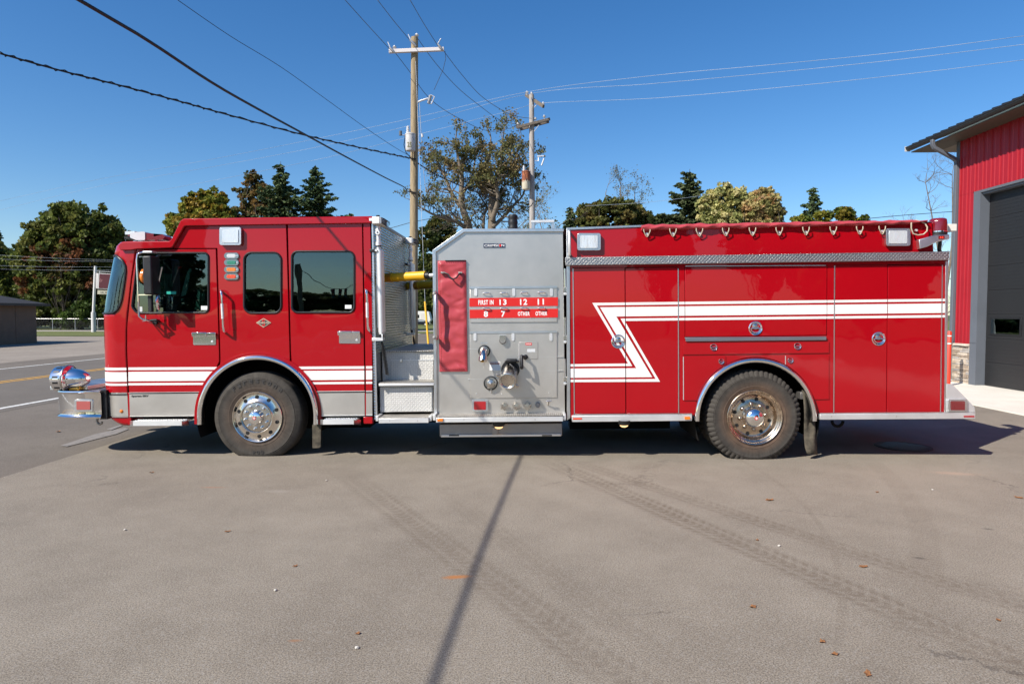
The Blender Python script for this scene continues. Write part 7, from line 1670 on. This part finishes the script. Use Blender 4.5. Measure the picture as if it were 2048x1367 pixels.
for x in (1663, 1793):
    bm = bmesh.new(); lathe(bm, [(.0001, -.004), (.006, -.003), (.008, 0)], tl((x, 832), -.05), 10); bm_obj('rivet', bm, STEEL, rl2)
arch_trim(1511, 837, 117, 841)
# rear tailboard, wing and lamp
a = T(1893, 838, 0); b = T(1951, 826, 0); bm = bmesh.new(); box(bm, a[0], b[0], .05, TW-.05, a[1]+.01, b[1]); bm_obj('tailboard', bm, TREAD_TOP, TR)
wg = plate('rear_wing', [(1893.5, 767.5), (1904, 767.5), (1949, 813), (1951, 824), (1893, 826)], -.012, .0, ALU_WHITE, TR, bevel=.002)
bm = bmesh.new(); extr(bm, [px_loop([(1893.5, 768), (1903, 768), (1948, 813), (1950, 824), (1893, 826)], 0)], .0, .35); bm_obj('wing_box', bm, STEEL_DULL, wg)
framed_lamp('tail_lamp', 1897.5, 798.5, 1935, 823, -.012, LENS_DARKRED, wg, deep=.03, r=3)
ttube('tow_eye', [(1675+11*math.cos(a_), 841+11*math.sin(a_), .35) for a_ in [i*PI/10 for i in range(11)]], .018, UNDER, TR)
# upper lamps and hand rail
framed_lamp('scene_light', 1154.5, 466, 1201.5, 500.5, 0, REFLECTOR, TR); framed_lamp('scene_light', 1772.5, 456.5, 1821, 491.3, 0, REFLECTOR, TR)
hr = ttube('hand_rail', [(1138, 463, -.0), (1138.3, 463, -.09), (1138.5, 466, -.1), (1139.5, 506, -.1), (1139.5, 509, -.09), (1139.5, 509, 0)], .016, ALU_WHITE, TR, 12)
# latches in the slot between pump house and body
plate('gap_back', [(1126, 459), (1136, 459), (1136, 836), (1130, 836)], .10, .14, DARK, TR)
for y0, y1 in ((533, 592), (630, 688), (713, 771)):
    e = ttube('tie_rod', [(1129, y0+4, .03), (1130, y1-14, .03)], .013, CHROME, TR, 10)
    tbox('tie_clevis', 1127.5, y1-18, 1134, y1-8, .005, .05, mat_flange, e, bevel=.004)
    bm = bmesh.new(); lathe(bm, [(.0001, -.01), (.018, -.008), (.022, .02)], tl((1130, y1-5), .02), 14); bm_obj('tie_eye', bm, ALU_WHITE, e, smooth=40)
# beacon
bc = empty('beacon', (0, 0, 0), TR)
c = tl((1875.8, 455), .06); bm = bmesh.new(); lathe(bm, [(.0001, .105), (.07, .103), (.088, .09), (.093, .05), (.096, -.045)], c, 28, 'z'); bm_obj('beacon_dome', bm, LENS_DARKRED, bc, smooth=50)
bm = bmesh.new(); lathe(bm, [(.099, -.045), (.099, -.058)], c, 28, 'z'); bm_obj('beacon_ring', bm, CHROME, bc, smooth=50)
bm = bmesh.new(); lathe(bm, [(.096, -.058), (.096, -.10), (.0001, -.10)], c, 28, 'z'); bm_obj('beacon_base', bm, BLACK, bc, smooth=50)
plate('beacon_bracket', [(1838, 479), (1868, 470.5), (1899, 468.5), (1899, 478), (1880, 482), (1868, 486.5), (1855, 493), (1840, 497.5)], -.06, .30, ALU, bc, bevel=.006)
plate('bracket_lamp', [(1877.5, 471.5), (1889.5, 471), (1889.5, 477.5), (1877.5, 478)], -.07, -.06, LENS_DARKRED, bc)
for x in (1881.5, 1885.5): plate('lit_dot', rr(x-.9, 473.8, x+.9, 475.8, .7, 3), -.074, -.07, simple('red_led', (.9, .05, .02), .4, emit=((1, .05, .02), 1.5)), bc)
ttube('bracket_cable', [(1880, 481, .1), (1880, 490, .08), (1878, 498, .1), (1880, 504, .1)], .02, BLACK, bc)
tbox('rear_lamp_box', 1893.5, 447.5, 1914, 462, .10, .5, simple('cream_box', (.72, .70, .62), .5), TR, bevel=.004)
# ---------------------------------------------------------------- hose bed cover, hooks and cords
cv = empty('hose_bed_cover', (0, 0, 0)); cv.rotation_euler = (0, -RAKE, 0)
tag(cv, 'rolled red vinyl cover lashed along the top edge of the fire engine body', 'cover')
n = 150; bm = bmesh.new(); pts = []; rs = []
random.seed(9)
rows = []
for k in range(n+1):
    f = k/n; x = 1283+ (1852-1283)*f; yc = 455.2 - 11.5*f + (.6*math.sin(f*60)+.4*math.sin(f*143+1))*(1 if f < .45 else .45)
    hh = (6.0 - 1.6*f + .6*math.sin(f*95) + .4*math.sin(f*37)); 
    if f > .93: hh *= 1 - (f-.93)/.07*.55; yc -= (f-.93)/.07*1.5
    p = tl((x, yc), -.02); R_ = hh/170*.92; ring_ = []
    for q_ in range(14):
        a_ = 2*PI*q_/14; rr1 = 1 + .10*math.sin(a_*3+k*.5) + .05*math.sin(k*.9+q_)
        ring_.append(bm.verts.new((p.x + .004*math.sin(k*3+q_), -.02+.045*math.cos(a_)*rr1, p.z + R_*math.sin(a_)*rr1)))
    rows.append(ring_)
for A, B in zip(rows, rows[1:]):
    for q_ in range(14): bm.faces.new((A[q_], A[(q_+1) % 14], B[(q_+1) % 14], B[q_]))
bm.faces.new(rows[0]); bm.faces.new(rows[-1]); bm_obj('cover_roll', bm, VINYL, cv, smooth=70)
sheet_across('cover_sheet', [(1283, 451), (1500, 446), (1850, 441)], 0, TW-.1, VINYL, thick=.02, parent=cv)
hx = [1294, 1346, 1399, 1451.5, 1505, 1558.5, 1612, 1666.5, 1719.5, 1764.5]
for i, x in enumerate(hx):
    y = 473.0 - (x-1294)*.0116
    bm = bmesh.new(); lathe(bm, [(.0001, -.03), (.012, -.028), (.017, -.01), (.013, 0)], tl((x, y-4), 0), 12)
    o = bm_obj('cord_hook', bm, ALU_WHITE, TR, smooth=40); 
    plate('hook_plate', rnd([(x-2.6, y-8), (x+2.6, y-8), (x+2, y-.5), (x, y+1), (x-2, y-.5)], 1.2, 3), -.008, 0, ALU, o)
    ttube('elastic_cord', [(x-6.5, y-15.5, -.05), (x-6.3, y-11, -.055), (x-2.2, y-1.2, -.035), (x, y+.6, -.03), (x+2.2, y-1.2, -.035), (x+6.3, y-11, -.055), (x+6.5, y-15.5, -.05)], .006, CORD, cv, 6)
bm = bmesh.new(); lathe(bm, [(.0001, -.03), (.012, -.028), (.017, -.01), (.013, 0)], tl((1831, 461), 0), 12); bm_obj('cord_hook', bm, ALU_WHITE, TR, smooth=40)
ttube('loose_cord', [(1826, 441, -.03), (1822.5, 446, -.06), (1822.5, 457, -.06), (1826, 467, -.05), (1836, 470, -.05), (1847, 468.5, -.05), (1854, 462, -.05), (1854.5, 454, -.05), (1850, 447, -.04), (1840, 442, -.03), (1830, 440, -.03)], .0075, CORD, cv, 6)
